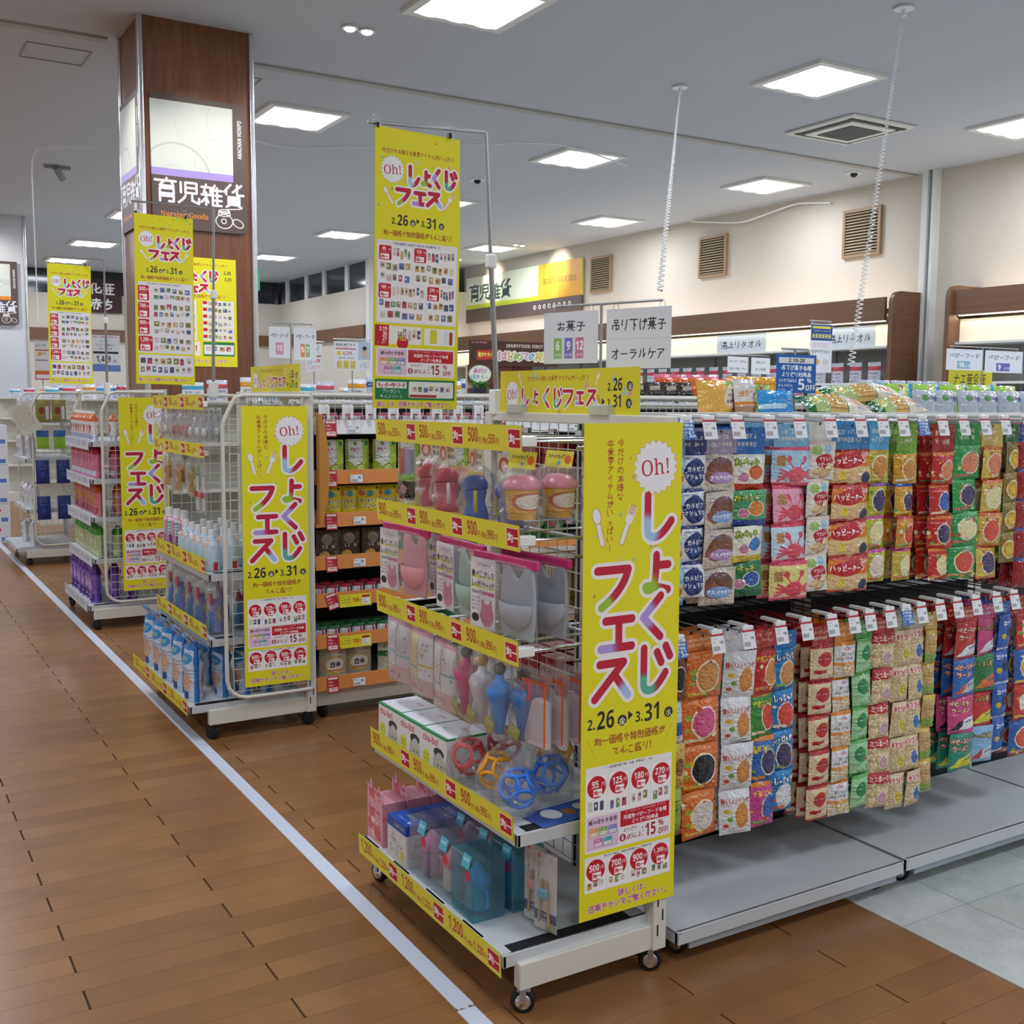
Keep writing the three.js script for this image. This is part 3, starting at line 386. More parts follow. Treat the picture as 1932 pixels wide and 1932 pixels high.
const pillarDraw = (band) => (c, w, h) => {
  fillR(c, 0, 0, w, h, '#574a48'); fillR(c, 0, h * 0.045, w * 0.855, h * 0.55, '#cfd9d6'); c.strokeStyle = '#bcc2ba';
  c.save(); c.beginPath(); c.rect(0, h * 0.045, w * 0.855, h * 0.55); c.clip(); for (const [x, y, r, l] of [[0.25, 0.62, 0.36, 14], [0.85, 0.16, 0.27, 5], [0.7, 0.48, 0.25, 3], [0.2, 0.64, 0.16, 3], [0.9, 0.66, 0.16, 4], [0.55, 0.2, 0.3, 2]]) { c.lineWidth = l; c.beginPath(); c.arc(w * x, h * y, w * r, 0, 7); c.stroke(); } c.restore();
  fillR(c, 0, h * 0.55, w * 0.855, h * 0.055, band);
  ['育', '児', '雑', '貨'].forEach((q, i) => { trace(c, q, w * (0.02 + i * 0.24), h * 0.615, w * 0.235, h * 0.19); c.lineCap = c.lineJoin = 'round'; c.strokeStyle = '#dfe3f2'; c.lineWidth = w * 0.026; c.stroke(); });
  c.save(); c.translate(w * 0.9, h * 0.42); c.rotate(-Math.PI / 2); txt(c, 'AKACHAN HONPO', 0, 0, w * 0.055, { color: '#e8e6ea', narrow: 0.72 }); c.restore(); c.font = 'bold ' + w * 0.075 + 'px serif'; c.fillStyle = '#e08a34'; c.fillText('Nursing Goods', w * 0.08, h * 0.91, w * 0.5);
  c.strokeStyle = '#e8e6ea'; c.lineWidth = w * 0.011; c.beginPath(); c.ellipse(w * 0.75, h * 0.91, w * 0.09, h * 0.055, 0, 0, 7); c.stroke(); c.beginPath(); c.ellipse(w * 0.75, h * 0.855, w * 0.065, h * 0.017, 0, 0, 7); c.moveTo(w * 0.69, h * 0.835); c.ellipse(w * 0.75, h * 0.835, w * 0.06, h * 0.015, 0, 0, 7); c.moveTo(w * 0.75, h * 0.82); c.lineTo(w * 0.93, h * 0.805); c.stroke(); c.beginPath(); c.ellipse(w * 0.9, h * 0.92, w * 0.06, h * 0.028, 0.5, 0, 7); c.moveTo(w * 0.77, h * 0.91); c.arc(w * 0.745, h * 0.91, w * 0.025, 0, 6); c.stroke();
};
P.pillarSign = print(720, 980, pillarDraw('#a293dc')); P.pillarFar = print(200, 272, pillarDraw('#e08a2a'));
P.wallSign = print(1000, 190, (c, w, h) => { const g = c; fillR(g, 0, 0, w, h, '#e9f0d8'); fillR(g, 0, h * 0.86, w, h * 0.14, '#c9dc3a'); fillR(g, w * 0.66, 0, w * 0.34, h, '#e8c23a'); fillR(g, w * 0.82, 0, w * 0.18, h, '#dca12e'); ['育', '児', '雑', '貨'].forEach((q, i) => { trace(g, q, w * (0.03 + i * 0.1), h * 0.22, w * 0.1, h * 0.55); g.lineCap = 'round'; g.strokeStyle = '#2f4a48'; g.lineWidth = h * 0.06; g.stroke(); }); g.font = h * 0.22 + 'px serif'; g.fillStyle = '#5a4416'; g.fillText('BABY GOODS', w * 0.7, h * 0.58, w * 0.26); });
P.firstFood = print(520, 170, (c, w, h) => { fillR(c, 0, 0, w, h, '#4a2c20'); txt(c, '(BABYFOOD FIRST STEP)', w * 0.4, h * 0.1, h * 0.16, { color: '#e9e0d4', narrow: 0.8 }); ['は', 'じ', 'め', 'て', 'の', '離', '乳', '食'].forEach((q, i) => txt(c, q, w * (0.3 + i * 0.087), h * 0.38, h * 0.4, { color: ['#d990b0', '#e0b860', '#9dbf60', '#c8a0d0', '#70b8c0', '#d8d060', '#98a8e0', '#e09080'][i], edge: '#f2ece4', weight: 0.14 })); poly(c, [[w * 0.08, h * 0.4], [w * 0.27, h * 0.36], [w * 0.27, h * 0.74], [w * 0.08, h * 0.8]], '#c03a2a'); txt(c, '選びやすい', w * 0.175, h * 0.46, h * 0.2, { color: '#efe05a', align: 'c', fit: w * 0.16, weight: 0.14 }); fine(c, w * 0.02, h * 0.05, w * 0.18, 16, '#d98aa0', 1); });
P.cloudSign = print(200, 150, (c, w, h) => { fillR(c, 0, 0, w, h, '#5b382a'); disc(c, w / 2, h / 2, w * 0.48, '#b9d8c8', h * 0.46); disc(c, w / 2, h / 2, w * 0.44, '#e9ecd8', h * 0.41); txt(c, '最初は', w / 2, h * 0.2, h * 0.26, { color: '#c06ac0', align: 'c', weight: 0.13 }); txt(c, '何から…', w / 2, h * 0.52, h * 0.26, { color: '#5a8ac0', align: 'c', weight: 0.13 }); });
P.diaperAd = print(260, 220, (c, w, h) => { fillR(c, 0, 0, w, h, '#e9ecf1'); txt(c, 'GOO.Nプラス', w * 0.05, h * 0.06, h * 0.1, {}); fillR(c, w * 0.04, h * 0.24, w * 0.56, h * 0.03, '#b8252f'); fine(c, w * 0.1, h * 0.19, w * 0.4, 9, '#d06a7a'); fillR(c, w * 0.08, h * 0.34, w * 0.11, h * 0.14, '#e8d23a'); txt(c, '6,273', w * 0.24, h * 0.34, h * 0.13, { color: '#c02a2a', narrow: 0.75 }); fine(c, w * 0.1, h * 0.55, w * 0.45, 10, '#444'); for (let i = 0; i < 3; i++) { fillR(c, w * (0.08 + i * 0.18), h * 0.66, w * 0.14, h * 0.28, '#e3d460'); fine(c, w * (0.08 + i * 0.18), h * 0.7, w * 0.14, 8, '#777', 4); } fillR(c, w * 0.66, 0, w * 0.34, h * 0.62, '#b9cce0'); disc(c, w * 0.83, h * 0.42, w * 0.07, '#d8b8a4', h * 0.16); disc(c, w * 0.83, h * 0.22, w * 0.06, '#3a2a26'); fine(c, w * 0.7, h * 0.72, w * 0.26, 10, '#889', 3); });
P.offAd = print(130, 200, (c, w, h) => { fillR(c, 0, 0, w, h, '#e6e9ee'); fine(c, w * 0.1, h * 0.06, w * 0.8, 14, '#556', 3); fillR(c, w * 0.08, h * 0.42, w * 0.84, h * 0.05, '#c04a5a'); txt(c, '15%', w * 0.86, h * 0.52, h * 0.16, { color: '#c02a4a', align: 'r', narrow: 0.7 }); fine(c, w * 0.1, h * 0.55, w * 0.3, 10, '#667', 3); fine(c, w * 0.1, h * 0.8, w * 0.8, 10, '#c04a5a', 2); });
P.wipeAd = print(260, 300, (c, w, h) => { fillR(c, 0, 0, w, h, '#e3e8ee'); fine(c, w * 0.05, h * 0.03, w * 0.9, 16, '#c04a5a', 1); txt(c, 'ムーニー', w * 0.5, h * 0.12, h * 0.08, { align: 'c', color: '#4a5a78' }); txt(c, 'トイレに流せる', w * 0.5, h * 0.23, h * 0.08, { align: 'c', color: '#4a5a78' }); txt(c, 'おしりふき', w * 0.5, h * 0.33, h * 0.08, { align: 'c', color: '#4a5a78' }); fillR(c, w * 0.06, h * 0.45, w * 0.88, h * 0.06, '#2a2e36', 8); txt(c, '1,409', w * 0.42, h * 0.55, h * 0.2, { align: 'c', narrow: 0.75 }); txt(c, '円', w * 0.74, h * 0.66, h * 0.1, {}); fillR(c, 0, h * 0.82, w, h * 0.18, '#6c86c8'); disc(c, w * 0.3, h * 0.84, w * 0.35, '#6c86c8', h * 0.05); });
P.merryAd = print(150, 240, (c, w, h) => { fillR(c, 0, 0, w, h, '#e9eaee'); txt(c, 'メリーズ', w * 0.1, h * 0.06, h * 0.1, {}); fillR(c, w * 0.05, h * 0.22, w * 0.9, h * 0.03, '#c04a5a'); fillR(c, w * 0.25, h * 0.28, w * 0.22, h * 0.1, '#e8b23a'); fine(c, w * 0.5, h * 0.3, w * 0.3, 14, '#c02a2a'); fillR(c, w * 0.1, h * 0.48, w * 0.8, h * 0.02, '#556'); fillR(c, 0, h * 0.76, w, h * 0.09, '#e07a2a'); fillR(c, 0, h * 0.85, w, h * 0.15, '#c8283a'); fillR(c, w * 0.06, h * 0.86, w * 0.88, h * 0.11, '#efeff4'); });
P.brownSign = print(160, 160, (c, w, h) => { fillR(c, 0, 0, w, h, '#3a1f24'); txt(c, '化粧', w * 0.08, h * 0.1, h * 0.36, { color: '#e4e2e4', weight: 0.13 }); txt(c, '赤ち', w * 0.08, h * 0.54, h * 0.36, { color: '#e4e2e4', weight: 0.13 }); });
P.swingNote = print(170, 230, (c, w, h) => { fillR(c, 0, 0, w, h, '#d9dcd0'); fine(c, 14, 16, w - 30, 9, '#a88a7a', 12); disc(c, w * 0.8, h * 0.4, 10, '#d8a08a'); });
P.paperBlank = print(40, 40, (c, w, h) => fillR(c, 0, 0, w, h, '#e6e9ee'));
// ---------- floor: wooden boards of the aisle, pale tiles between the racks ----------
const EDGE = 2.52;
const floor = new THREE.Group(); floor.name = 'floor'; floor.userData.kind = 'structure'; scene.add(floor);
part(floor, 'floor_slab', span(-5, 14, -0.2, -0.005, -34, 6), mat(0x4e3722, 0.9));
const boardTex = woodTexture(152, 109, 68, 26);
const boardMats = [0xf0ece8, 0xece6de, 0xf2ece2, 0xe6dfd6, 0xeee8e2].map((col, i) => mat(col, 0.27, { map: withMap(boardTex, 0.8, 0.16, i * 0.23, i * 0.19), bumpMap: withMap(speck, 3, 1), bumpScale: 0.0002 }));
const BW = 0.885, BH = 0.1, boards = [];
for (let r = 0; r < 330; r++) {
  const z = -1.06 - r * BH + 0.4, off = r % 2 ? 0.4375 : 0.88;
  for (let k = -6; k <= 3; k++) {
    const x0 = Math.max(off + (k - 1) * BW, -5), x1 = Math.min(off + k * BW, EDGE); if (x1 - x0 < 0.02) continue;
    const cx = (x0 + x1) / 2, d = Math.hypot(cx, z), ahead = cx * 0.5146 - z * 0.8513, side = cx * 0.8562 + z * 0.5166;
    boards.push({ x0, x1, z, seen: ahead > 1.2 && Math.abs(side) < ahead * 0.5 + 0.5 && ahead * 0.55 > 0.9, d, m: Math.floor(hash(r * 1.7, k * 3.1) * 5) });
  }
}
for (let r = 0; r < 65; r++) for (let k = -6; k <= 3; k++) boards.push({ x0: -5 + (k + 6) * 0.83, x1: -5 + (k + 7) * 0.83 - (k === 3 ? 0.78 : 0), z: -0.56 + r * BH, seen: false, d: 99, m: (r * 3 + k + 8) % 5 });
boards.sort((a, b) => (b.seen - a.seen) || a.d - b.d);
const boardGeos = {}, rest = [[], [], [], [], []];
const boardBox = (w) => { const g = box(w - 0.006, 0.014, BH - 0.0011, 0, -0.007, 0); const uv = g.attributes.uv, p = g.attributes.position; for (let i = 0; i < uv.count; i++) uv.setXY(i, p.getX(i), p.getZ(i)); return g; };
boards.forEach((b, i) => {
  const w = b.x1 - b.x0, g = (boardGeos[w.toFixed(3)] ??= boardBox(w));
  if (i < 300) part(floor, 'board', g, boardMats[b.m], [(b.x0 + b.x1) / 2, 0, b.z]); else rest[b.m].push(g.clone().translate((b.x0 + b.x1) / 2, 0, b.z));
});
const restGroup = rest.map((l) => mergeGeometries(l)), boardField = part(floor, 'board_field', mergeGeometries(restGroup, true), boardMats); boardField.userData.kind = 'stuff';
const tileTex = noiseTexture(256, 256, (u, v) => { const n = (vnoise(u * 8, v * 8, 8, 8) - 0.5) * 14 + (vnoise(u * 50, v * 50, 50, 50) - 0.5) * 12; return [clamp8(198 + n), clamp8(204 + n), clamp8(201 + n)]; });
const tileMats = [0xffffff, 0xf2f4f2, 0xf8faf8].map((col, i) => mat(col, 0.22, { map: withMap(tileTex, 1, 1, i * 0.31, i * 0.17) }));
const tileFar = [];
for (let i = 0; i < 20; i++) for (let j = 0; j < 76; j++) {
  const x0 = Math.max(EDGE, 2.36 + i * 0.45), x1 = Math.min(2.81 + i * 0.45, 11.4), z0 = 1.165 - j * 0.45; if (x1 - x0 < 0.02 || z0 > 1.5) continue;
  const g = box(x1 - x0 - 0.003, 0.012, 0.447), p = [(x0 + x1) / 2, -0.006, z0 - 0.225];
  if (i < 4 && j > 4 && j < 16) part(floor, 'tile', g, tileMats[(i * 5 + j * 3) % 3], p); else tileFar.push(g.translate(...p));
}
part(floor, 'tile_field', merge(tileFar), tileMats[0]).userData.kind = 'stuff';
part(floor, 'tile_field', span(EDGE, 11.4, -0.012, 0, 1.2, 6), tileMats[1]).userData.kind = 'stuff';
const tapeMat = mat(0xcfd8e8, 0.35);
solo('floor_tape', 'long white tape line stuck along the wooden aisle floor', 'tape', merge([span(1.213, 1.263, 0, 0.0016, -26, -2.262), new THREE.ExtrudeGeometry(new THREE.Shape([[0, 0], [0.05, 0], [0.046, -0.012], [0.034, -0.004], [0.03, -0.018], [0.012, -0.008], [0.006, -0.015]].map((p) => new THREE.Vector2(...p))), { depth: 0.0016, bevelEnabled: false }).rotateX(-Math.PI / 2).translate(1.213, 0, -2.262)]), tapeMat);
solo('floor_tape', 'short white floor tape piece overlapping the torn end of the long line', 'tape', span(1.21, 1.26, 0.0002, 0.002, -2.245, 2), tapeMat);

// ---------- ceiling and walls ----------
const ceilMat = mat(0xbcc0c8, 0.9, { bumpMap: withMap(speck, 30, 30), bumpScale: 0.001 });
const wallTex = noiseTexture(128, 128, (u, v) => { const n = (vnoise(u * 60, v * 60, 60, 60) - 0.5) * 5; return [clamp8(206 + n), clamp8(198 + n), clamp8(186 + n)]; });
const beige = mat(0xffffff, 0.85, { map: withMap(wallTex, 12, 6) });
struct('ceiling', span(-5.2, 14, CEIL, CEIL + 0.25, -34, 6.2), ceilMat);
struct('trim_1', merge([span(2.84, 11.4, CEIL - 0.02, CEIL - 0.0005, -9.33, -9.25), span(-5, 1.86, CEIL - 0.02, CEIL - 0.0005, -9.33, -9.25)]), mat(0xa9a6a2, 0.6));
struct('trim_2', merge([span(2.84, 11.4, CEIL - 0.012, CEIL - 0.0005, -9.36, -9.335), span(-5, 1.86, CEIL - 0.012, CEIL - 0.0005, -9.36, -9.335)]), mat(0x55534f, 0.8));
struct('wall_right', span(11.4, 11.6, 0, CEIL, -20.9, 6), beige);
struct('wall_left', span(-5.2, -5, 0, CEIL, -34, 6), beige);
struct('wall_front', span(-5.2, 11.6, 0, CEIL, 6, 6.2), beige);
struct('wall_back', span(-5, 9.2, 0, 3.77, -26.3, -26.1), beige);
struct('wall_partition', merge([span(9.1, 9.3, 0, 3.77, -26.1, -20.7), span(9.1, 11.6, 0, 3.77, -20.9, -20.7)]), beige);
const night = mat(0x0a0b0e, 0.3);
struct('wall_far', merge([span(-5, 14, 0, CEIL, -33.9, -33.7), span(13.7, 13.9, 0, CEIL, -33.7, -20)]), night);
struct('trim_3', merge([span(9.05, 9.17, 0, CEIL, -20.78, -20.6), ...[-21.9, -23.2, -24.3, -25.6].map((z) => span(9.1, 9.2, 3.77, CEIL, z - 0.09, z + 0.09)), ...[0.8, 3.2, 5.6, 8].map((x) => span(x - 0.06, x + 0.06, 3.77, CEIL, -26.24, -26.16))]), M.white);
struct('window_1', merge([span(9.14, 9.16, 3.77, CEIL, -26.1, -20.9), span(-5, 9.1, 3.77, CEIL, -26.21, -26.2)]), phys(0x6a7078, 0.1, { transmission: 0.75, thickness: 0 }));
struct('trim_4', merge([span(11.28, 11.4, 0, CEIL, -9.08, -9.0), span(11.28, 11.4, 0, CEIL, -8.94, -8.9)]), M.white);
struct('trim_5', span(11.36, 11.4, 0, CEIL, -9.0, -8.94), mat(0x6a6663, 0.7));

// ---------- wood clad column with its signs ----------
const claddingTex = woodTexture(116, 74, 52, 36); claddingTex.rotation = 0;
const cladding = mat(0xffffff, 0.28, { map: (() => { const t = withMap(claddingTex, 0.9, 1.3); t.rotation = Math.PI / 2; return t; })() });
const metreUv = (g) => { const p = g.attributes.position, n = g.attributes.normal, uv = g.attributes.uv; for (let i = 0; i < p.count; i++) uv.setXY(i, Math.abs(n.getX(i)) > 0.5 ? p.getZ(i) : p.getX(i), p.getY(i)); return g; };
const column = thing('column', 'square store column clad in reddish wood veneer with chrome edges', 'column', [2.365, 0, -8.9]);
for (const [s, c] of [[[0.84, 0.66], 0], ]) part(column, 'cladding', metreUv(box(s[0], CEIL, s[1], 0, CEIL / 2, 0)), cladding);
for (const x of [-0.42, 0.42]) for (const z of [-0.33, 0.33]) part(column, 'edge_trim', rbox(0.045, CEIL, 0.045, 0.016, x, CEIL / 2, z), M.chrome);
const pillarShape = new THREE.Shape(); pillarShape.moveTo(-0.36, -0.49); pillarShape.lineTo(0.29, -0.49); pillarShape.quadraticCurveTo(0.36, -0.49, 0.36, -0.42); pillarShape.lineTo(0.36, 0.49); pillarShape.lineTo(-0.36, 0.49);
const board = (p) => { const g = new THREE.ExtrudeGeometry(pillarShape, { depth: 0.02, bevelEnabled: false, curveSegments: 6 }), a = g.attributes.position, uv = g.attributes.uv; for (let i = 0; i < a.count; i++) uv.setXY(i, (a.getX(i) + 0.36) / 0.72, (a.getY(i) + 0.49) / 0.98); return inked(g, p); };
solo('hanging_sign', 'dark brown department signboard with pale picture on the front of the wooden column', 'signboard', board(P.pillarSign), printMat(P.pillarSign, 'card'), [2.366, 3.26, -8.568]);
solo('hanging_sign', 'department signboard with pale picture on the aisle side of the wooden column', 'signboard', board(P.pillarSign).scale(0.88, 1, 1), printMat(P.pillarSign, 'card'), [1.945, 3.28, -8.9], undefined, [0, -Math.PI / 2, 0]);
solo('column_poster', 'wide yellow festival poster pasted on the wooden column', 'poster', card(0.58, 0.83, columnPosterPrint), printMat(columnPosterPrint), [2.345, 2.155, -8.567]);
const column2 = thing('column', 'white square column far down the aisle with chrome edges', 'column', [2.05, 0, -19.4]);
part(column2, 'body', box(0.84, CEIL, 0.84, 0, CEIL / 2, 0), mat(0xcfd4dc, 0.4));
for (const x of [-0.42, 0.42]) part(column2, 'edge_trim', rbox(0.045, CEIL, 0.045, 0.016, x, CEIL / 2, 0.42), M.chrome);
solo('hanging_sign', 'brown department signboard with orange band on the far white column', 'signboard', board(P.pillarFar), printMat(P.pillarFar, 'card'), [1.98, 3.1, -18.95]);

// ---------- ceiling fittings ----------
const glow = mat(0xffffff, 0.5, { emissive: 0xf4f8ff, emissiveIntensity: 1.6 });
const frameGeo = merge([span(-0.41, 0.41, -0.03, 0, 0.345, 0.41), span(-0.41, 0.41, -0.03, 0, -0.41, -0.345), span(-0.41, -0.345, -0.03, 0, -0.345, 0.345), span(0.345, 0.41, -0.03, 0, -0.345, 0.345)]);
const diffGeo = merge([-0.23, 0, 0.23].map((x) => turn(new THREE.CylinderGeometry(0.114, 0.114, 0.69, 14, 1, false, 0, Math.PI), Math.PI / 2).scale(1, 0.3, 1).rotateZ(0).translate(x, -0.008, 0)));
const diffFlat = merge([-0.23, 0, 0.23].map((x) => { const g = new THREE.CylinderGeometry(0.115, 0.115, 0.69, 16, 1, false, 0, Math.PI).rotateX(Math.PI / 2).rotateZ(-Math.PI / 2).scale(1, 0.28, 1); return g.translate(x, -0.004, 0); }));
const LX = [-3, 0.4, 3.95, 7.35, 10.3], LZ = [3.9, 0.4, -3.3, -7.05, -10.75, -14.2, -17.8, -21.4, -24.3];
const LAMP_NAMES = { '3.95 -7.05': 'square ceiling light over the yellow hanging banner with the green box', '7.35 -7.05': 'square ceiling light beside the ceiling air conditioner', '10.3 -7.05': 'square ceiling light over the shelving past the white wall joint', '3.95 -10.75': 'square ceiling light just right of the wooden column', '7.35 -10.75': 'square ceiling light between the banner and the first coiled cable', '10.3 -10.75': 'square ceiling light by the wall near the round sensor', '9.7 -23.9': 'square ceiling light beyond the far dark windows' };
const lampAt = (x, z) => {
  const own = LAMP_NAMES[x + ' ' + z], t = thing('ceiling_light', own ?? 'square recessed ceiling light panel with a glowing white diffuser', 'ceiling light', [x, CEIL - 0.0005, z], 'square ceiling lights in rows');
  part(t, 'frame', frameGeo, M.white); part(t, 'diffuser', diffFlat, glow);
  const l = new THREE.RectAreaLight(0xeef4ff, LAMP_POWER, 0.66, 0.66); l.position.y = -0.05; l.rotation.x = -Math.PI / 2; l.castShadow = true; t.add(l);
};
for (const x of LX) for (const z of LZ) if (!(x > 9 && z < -21 )) lampAt(x, z);
lampAt(9.7, -23.9);
const spotGlow = mat(0xffffff, 0.4, { emissive: 0xfff4e4, emissiveIntensity: 2 });
function downlight(x, z, tx, ty, tz, power, label) {
  const t = thing('downlight', label, 'downlight', [x, CEIL - 0.0005, z]);
  for (const s of [-0.07, 0.07]) { part(t, 'housing', cyl(0.06, 0.064, 0.016, 16, s, -0.008, 0), M.white); part(t, 'lamp', new THREE.SphereGeometry(0.045, 12, 8).scale(1, 0.5, 1).translate(s, -0.016, 0), spotGlow); }
  const l = new THREE.SpotLight(0xfff2e2, power, 0, 0.5, 0.8); l.position.set(0, -0.06, 0); l.castShadow = true; l.shadow.radius = 2; t.add(l);
  const g = new THREE.Object3D(); g.name = 'aim'; g.position.set(tx - x, ty - CEIL, tz - z); t.add(g); l.target = g;
}
downlight(3.44, -8.0, 2.4, 3.0, -8.57, 5, 'pair of small downlights right of the wooden column');
downlight(1.26, -8.35, 1.94, 3.0, -8.8, 6, 'pair of small downlights in the ceiling left of the wooden column');
downlight(2.5, -7.4, 2.4, 2.95, -8.57, 5, 'pair of small downlights straight before the wooden column');
downlight(10.5, -17.2, 11.4, 3.9, -17.2, 7, 'pair of small downlights shining on the yellow end of the wall sign');
downlight(10.5, -19.6, 11.4, 3.9, -19.6, 7, 'pair of small downlights shining on the lettered end of the wall sign');
downlight(1.2, -17.9, 1.9, 3.4, -18.95, 8, 'pair of small downlights before the far white column');
const hatch = merge([span(-0.25, 0.25, -0.006, 0, 0.21, 0.225), span(-0.25, 0.25, -0.006, 0, -0.225, -0.21), span(-0.25, -0.235, -0.006, 0, -0.21, 0.21), span(0.235, 0.25, -0.006, 0, -0.21, 0.21)]);
solo('access_hatch', 'square grey outlined access hatch in the ceiling left of the column', 'hatch', hatch, M.grey, [1.58, CEIL - 0.0005, -9.92]);
solo('access_hatch', 'grey outlined access hatch in the ceiling just right of the column', 'hatch', hatch, M.grey, [3.0, CEIL - 0.0005, -9.9]);
const ac = thing('air_conditioner', 'ceiling cassette air conditioner with grey intake grille', 'air conditioner', [8.93, CEIL - 0.0005, -8.12]);
part(ac, 'panel', rbox(0.92, 0.03, 0.92, 0.012, 0, -0.015, 0), mat(0xd9d9d4, 0.5));
part(ac, 'slot', merge([span(-0.4, 0.4, -0.036, -0.03, 0.33, 0.385), span(-0.4, 0.4, -0.036, -0.03, -0.385, -0.33), span(-0.385, -0.33, -0.036, -0.03, -0.33, 0.33), span(0.33, 0.385, -0.036, -0.03, -0.33, 0.33)]), M.black);
part(ac, 'bezel', rbox(0.64, 0.02, 0.64, 0.008, 0, -0.038, 0), M.white);
part(ac, 'grille', box(0.46, 0.008, 0.46, 0, -0.05, 0), mat(0x5e625f, 0.9));
for (const [x, y, z, lbl] of [[10.66, CEIL, -9.6, 'small round ceiling sensor near the right wall'], [7.0, CEIL, -12.5, 'small ceiling sensor among the middle lights']]) { const t = thing('ceiling_sensor', lbl, 'sensor', [x, y - 0.0005, z]); part(t, 'plate', box(0.16, 0.012, 0.16, 0, -0.006, 0), M.whitePlastic); part(t, 'lens', new THREE.SphereGeometry(0.045, 12, 8).translate(0, -0.014, 0), M.black); }
for (const [x, z] of [[2.3, -14.6], [1.35, -16.2]]) { const t = thing('security_camera', x > 2 ? 'small ceiling camera bracket left of the wooden column' : 'small ceiling camera near the far white column', 'camera', [x, CEIL - 0.0005, z]); part(t, 'mount', box(0.3, 0.04, 0.07, 0, -0.02, 0), M.grey); part(t, 'body', turn(cyl(0.04, 0.04, 0.16, 10), 0.4, 0, 0.6).translate(0.02, -0.1, 0.03), M.grey); }
const exitSign = thing('exit_sign', 'green exit sign hanging from a rod by the far window', 'exit sign', [5.5, 0, -16.9]);
part(exitSign, 'rod', rod([0, CEIL, 0], [0, 3.5, 0], 0.012), M.steel); part(exitSign, 'panel', box(0.06, 0.34, 0.28, 0, 3.33, 0), mat(0x2c7a58, 0.5, { emissive: 0x3fae86, emissiveIntensity: 0.5 }));
// coiled hanging wires and loose cable on the ceiling
function coil(name, lbl, top, low, turns, r0, r1) {
  const t = thing(name, lbl, 'cable', top), n = turns * 8, pts = [], d = [low[0] - top[0], low[1] - top[1], low[2] - top[2]];
  for (let i = 0; i <= n; i++) { const k = i / n, r = r0 + (r1 - r0) * k; pts.push([d[0] * k + Math.cos(i / 8 * Math.PI * 2) * r, -0.03 + (d[1] + 0.03) * k, d[2] * k + Math.sin(i / 8 * Math.PI * 2) * r]); }
  part(t, 'coil', bend(pts, 0.0035, 4, n * 2), M.whitePlastic); part(t, 'ceiling_plate', merge([cyl(0.06, 0.07, 0.02, 14, 0, -0.01, 0), cyl(0.015, 0.02, 0.05, 8, 0, -0.04, 0)]), M.whitePlastic);
}
coil('coiled_cable', 'white coiled cable hanging down to the hanging snack sign', [6.478, CEIL - 0.0005, -7.87], [2.04, 1.821, -2.55], 110, 0.003, 0.008);
coil('coiled_cable', 'thick white coiled cable hanging before the brown wall header', [6.54, CEIL - 0.0005, -5.49], [5.311, 1.725, -4.75], 90, 0.006, 0.02);
solo('ceiling_cable', 'loose white cable sagging below the ceiling by the right wall', 'cable', bend([[11.35, 4.15, -10.6], [11.3, 4.22, -11.2], [11.25, 4.1, -12.2], [11.3, 4.27, -13.4]], 0.012, 5, 20), M.whitePlastic);
solo('ceiling_cable', 'thin white cable running under the ceiling right of the column', 'cable', bend([[3.0, 4.28, -11.2], [3.6, 4.24, -11.6], [4.4, 4.28, -12.0], [6.6, 4.26, -10.2], [7.8, 4.2, -10.4]], 0.008, 5, 30), M.whitePlastic);
solo('ceiling_cable', 'thin white cable dropping down left of the wooden column', 'cable', bend([[2.5, 4.28, -13.2], [1.9, 4.2, -13.2], [1.82, 4.0, -13.2], [1.8, 2.3, -13.0]], 0.006, 5, 24), M.whitePlastic);

// ---------- right wall: vents, sign, shelf headers ----------
const slatMat = mat(0xb6a684, 0.5), ventFrame = mat(0x9a7f62, 0.5);
for (const [z, lbl] of [[-10.07, 'louvred wall vent nearest the brown shelf end'], [-12.95, 'louvred wall vent between the two other vents'], [-15.86, 'louvred wall vent beside the yellow wall sign']]) {
  const t = thing('wall_vent', lbl, 'vent', [11.4, 3.7, z]);
  part(t, 'backing', span(-0.02, -0.001, -0.29, 0.29, -0.29, 0.29), M.black);
  part(t, 'frame', merge([span(-0.05, 0, 0.27, 0.31, -0.31, 0.31), span(-0.05, 0, -0.31, -0.27, -0.31, 0.31), span(-0.05, 0, -0.27, 0.27, 0.27, 0.31), span(-0.05, 0, -0.27, 0.27, -0.31, -0.27)]), ventFrame);
  for (let i = 0; i < 14; i++) part(t, 'slat', turn(box(0.03, 0.006, 0.54), 0, 0, 0.7), slatMat, [-0.034, -0.25 + i * 0.0385, 0]);
}
const wallSign = thing('wall_sign', 'long yellow and white department sign high on the wall', 'signboard', [11.38, 3.72, -18.55]);
part(wallSign, 'panel', card(4.3, 0.66, P.wallSign, 0.04), printMat(P.wallSign, 'card'), [-0.02, 0, 0], [0, -Math.PI / 2, 0]); part(wallSign, 'lower_band', span(-0.05, 0, -0.6, -0.335, -2.15, 2.15), mat(0x5d504e, 0.5));
for (let i = 0; i < 8; i++) part(wallSign, 'dot', turn(new THREE.TorusGeometry(0.035, 0.01, 6, 14), 0, Math.PI / 2), M.white, [-0.056, -0.46, 0.6 + i * 0.17]);
const headerTex = woodTexture(112, 78, 54, 26), headerMat = mat(0xffffff, 0.4, { map: withMap(headerTex, 0.5, 1) });
const cream = mat(0xf2ecd8, 0.6), lit = mat(0xf4efdc, 0.6, { emissive: 0xfff0d0, emissiveIntensity: 0.35 });
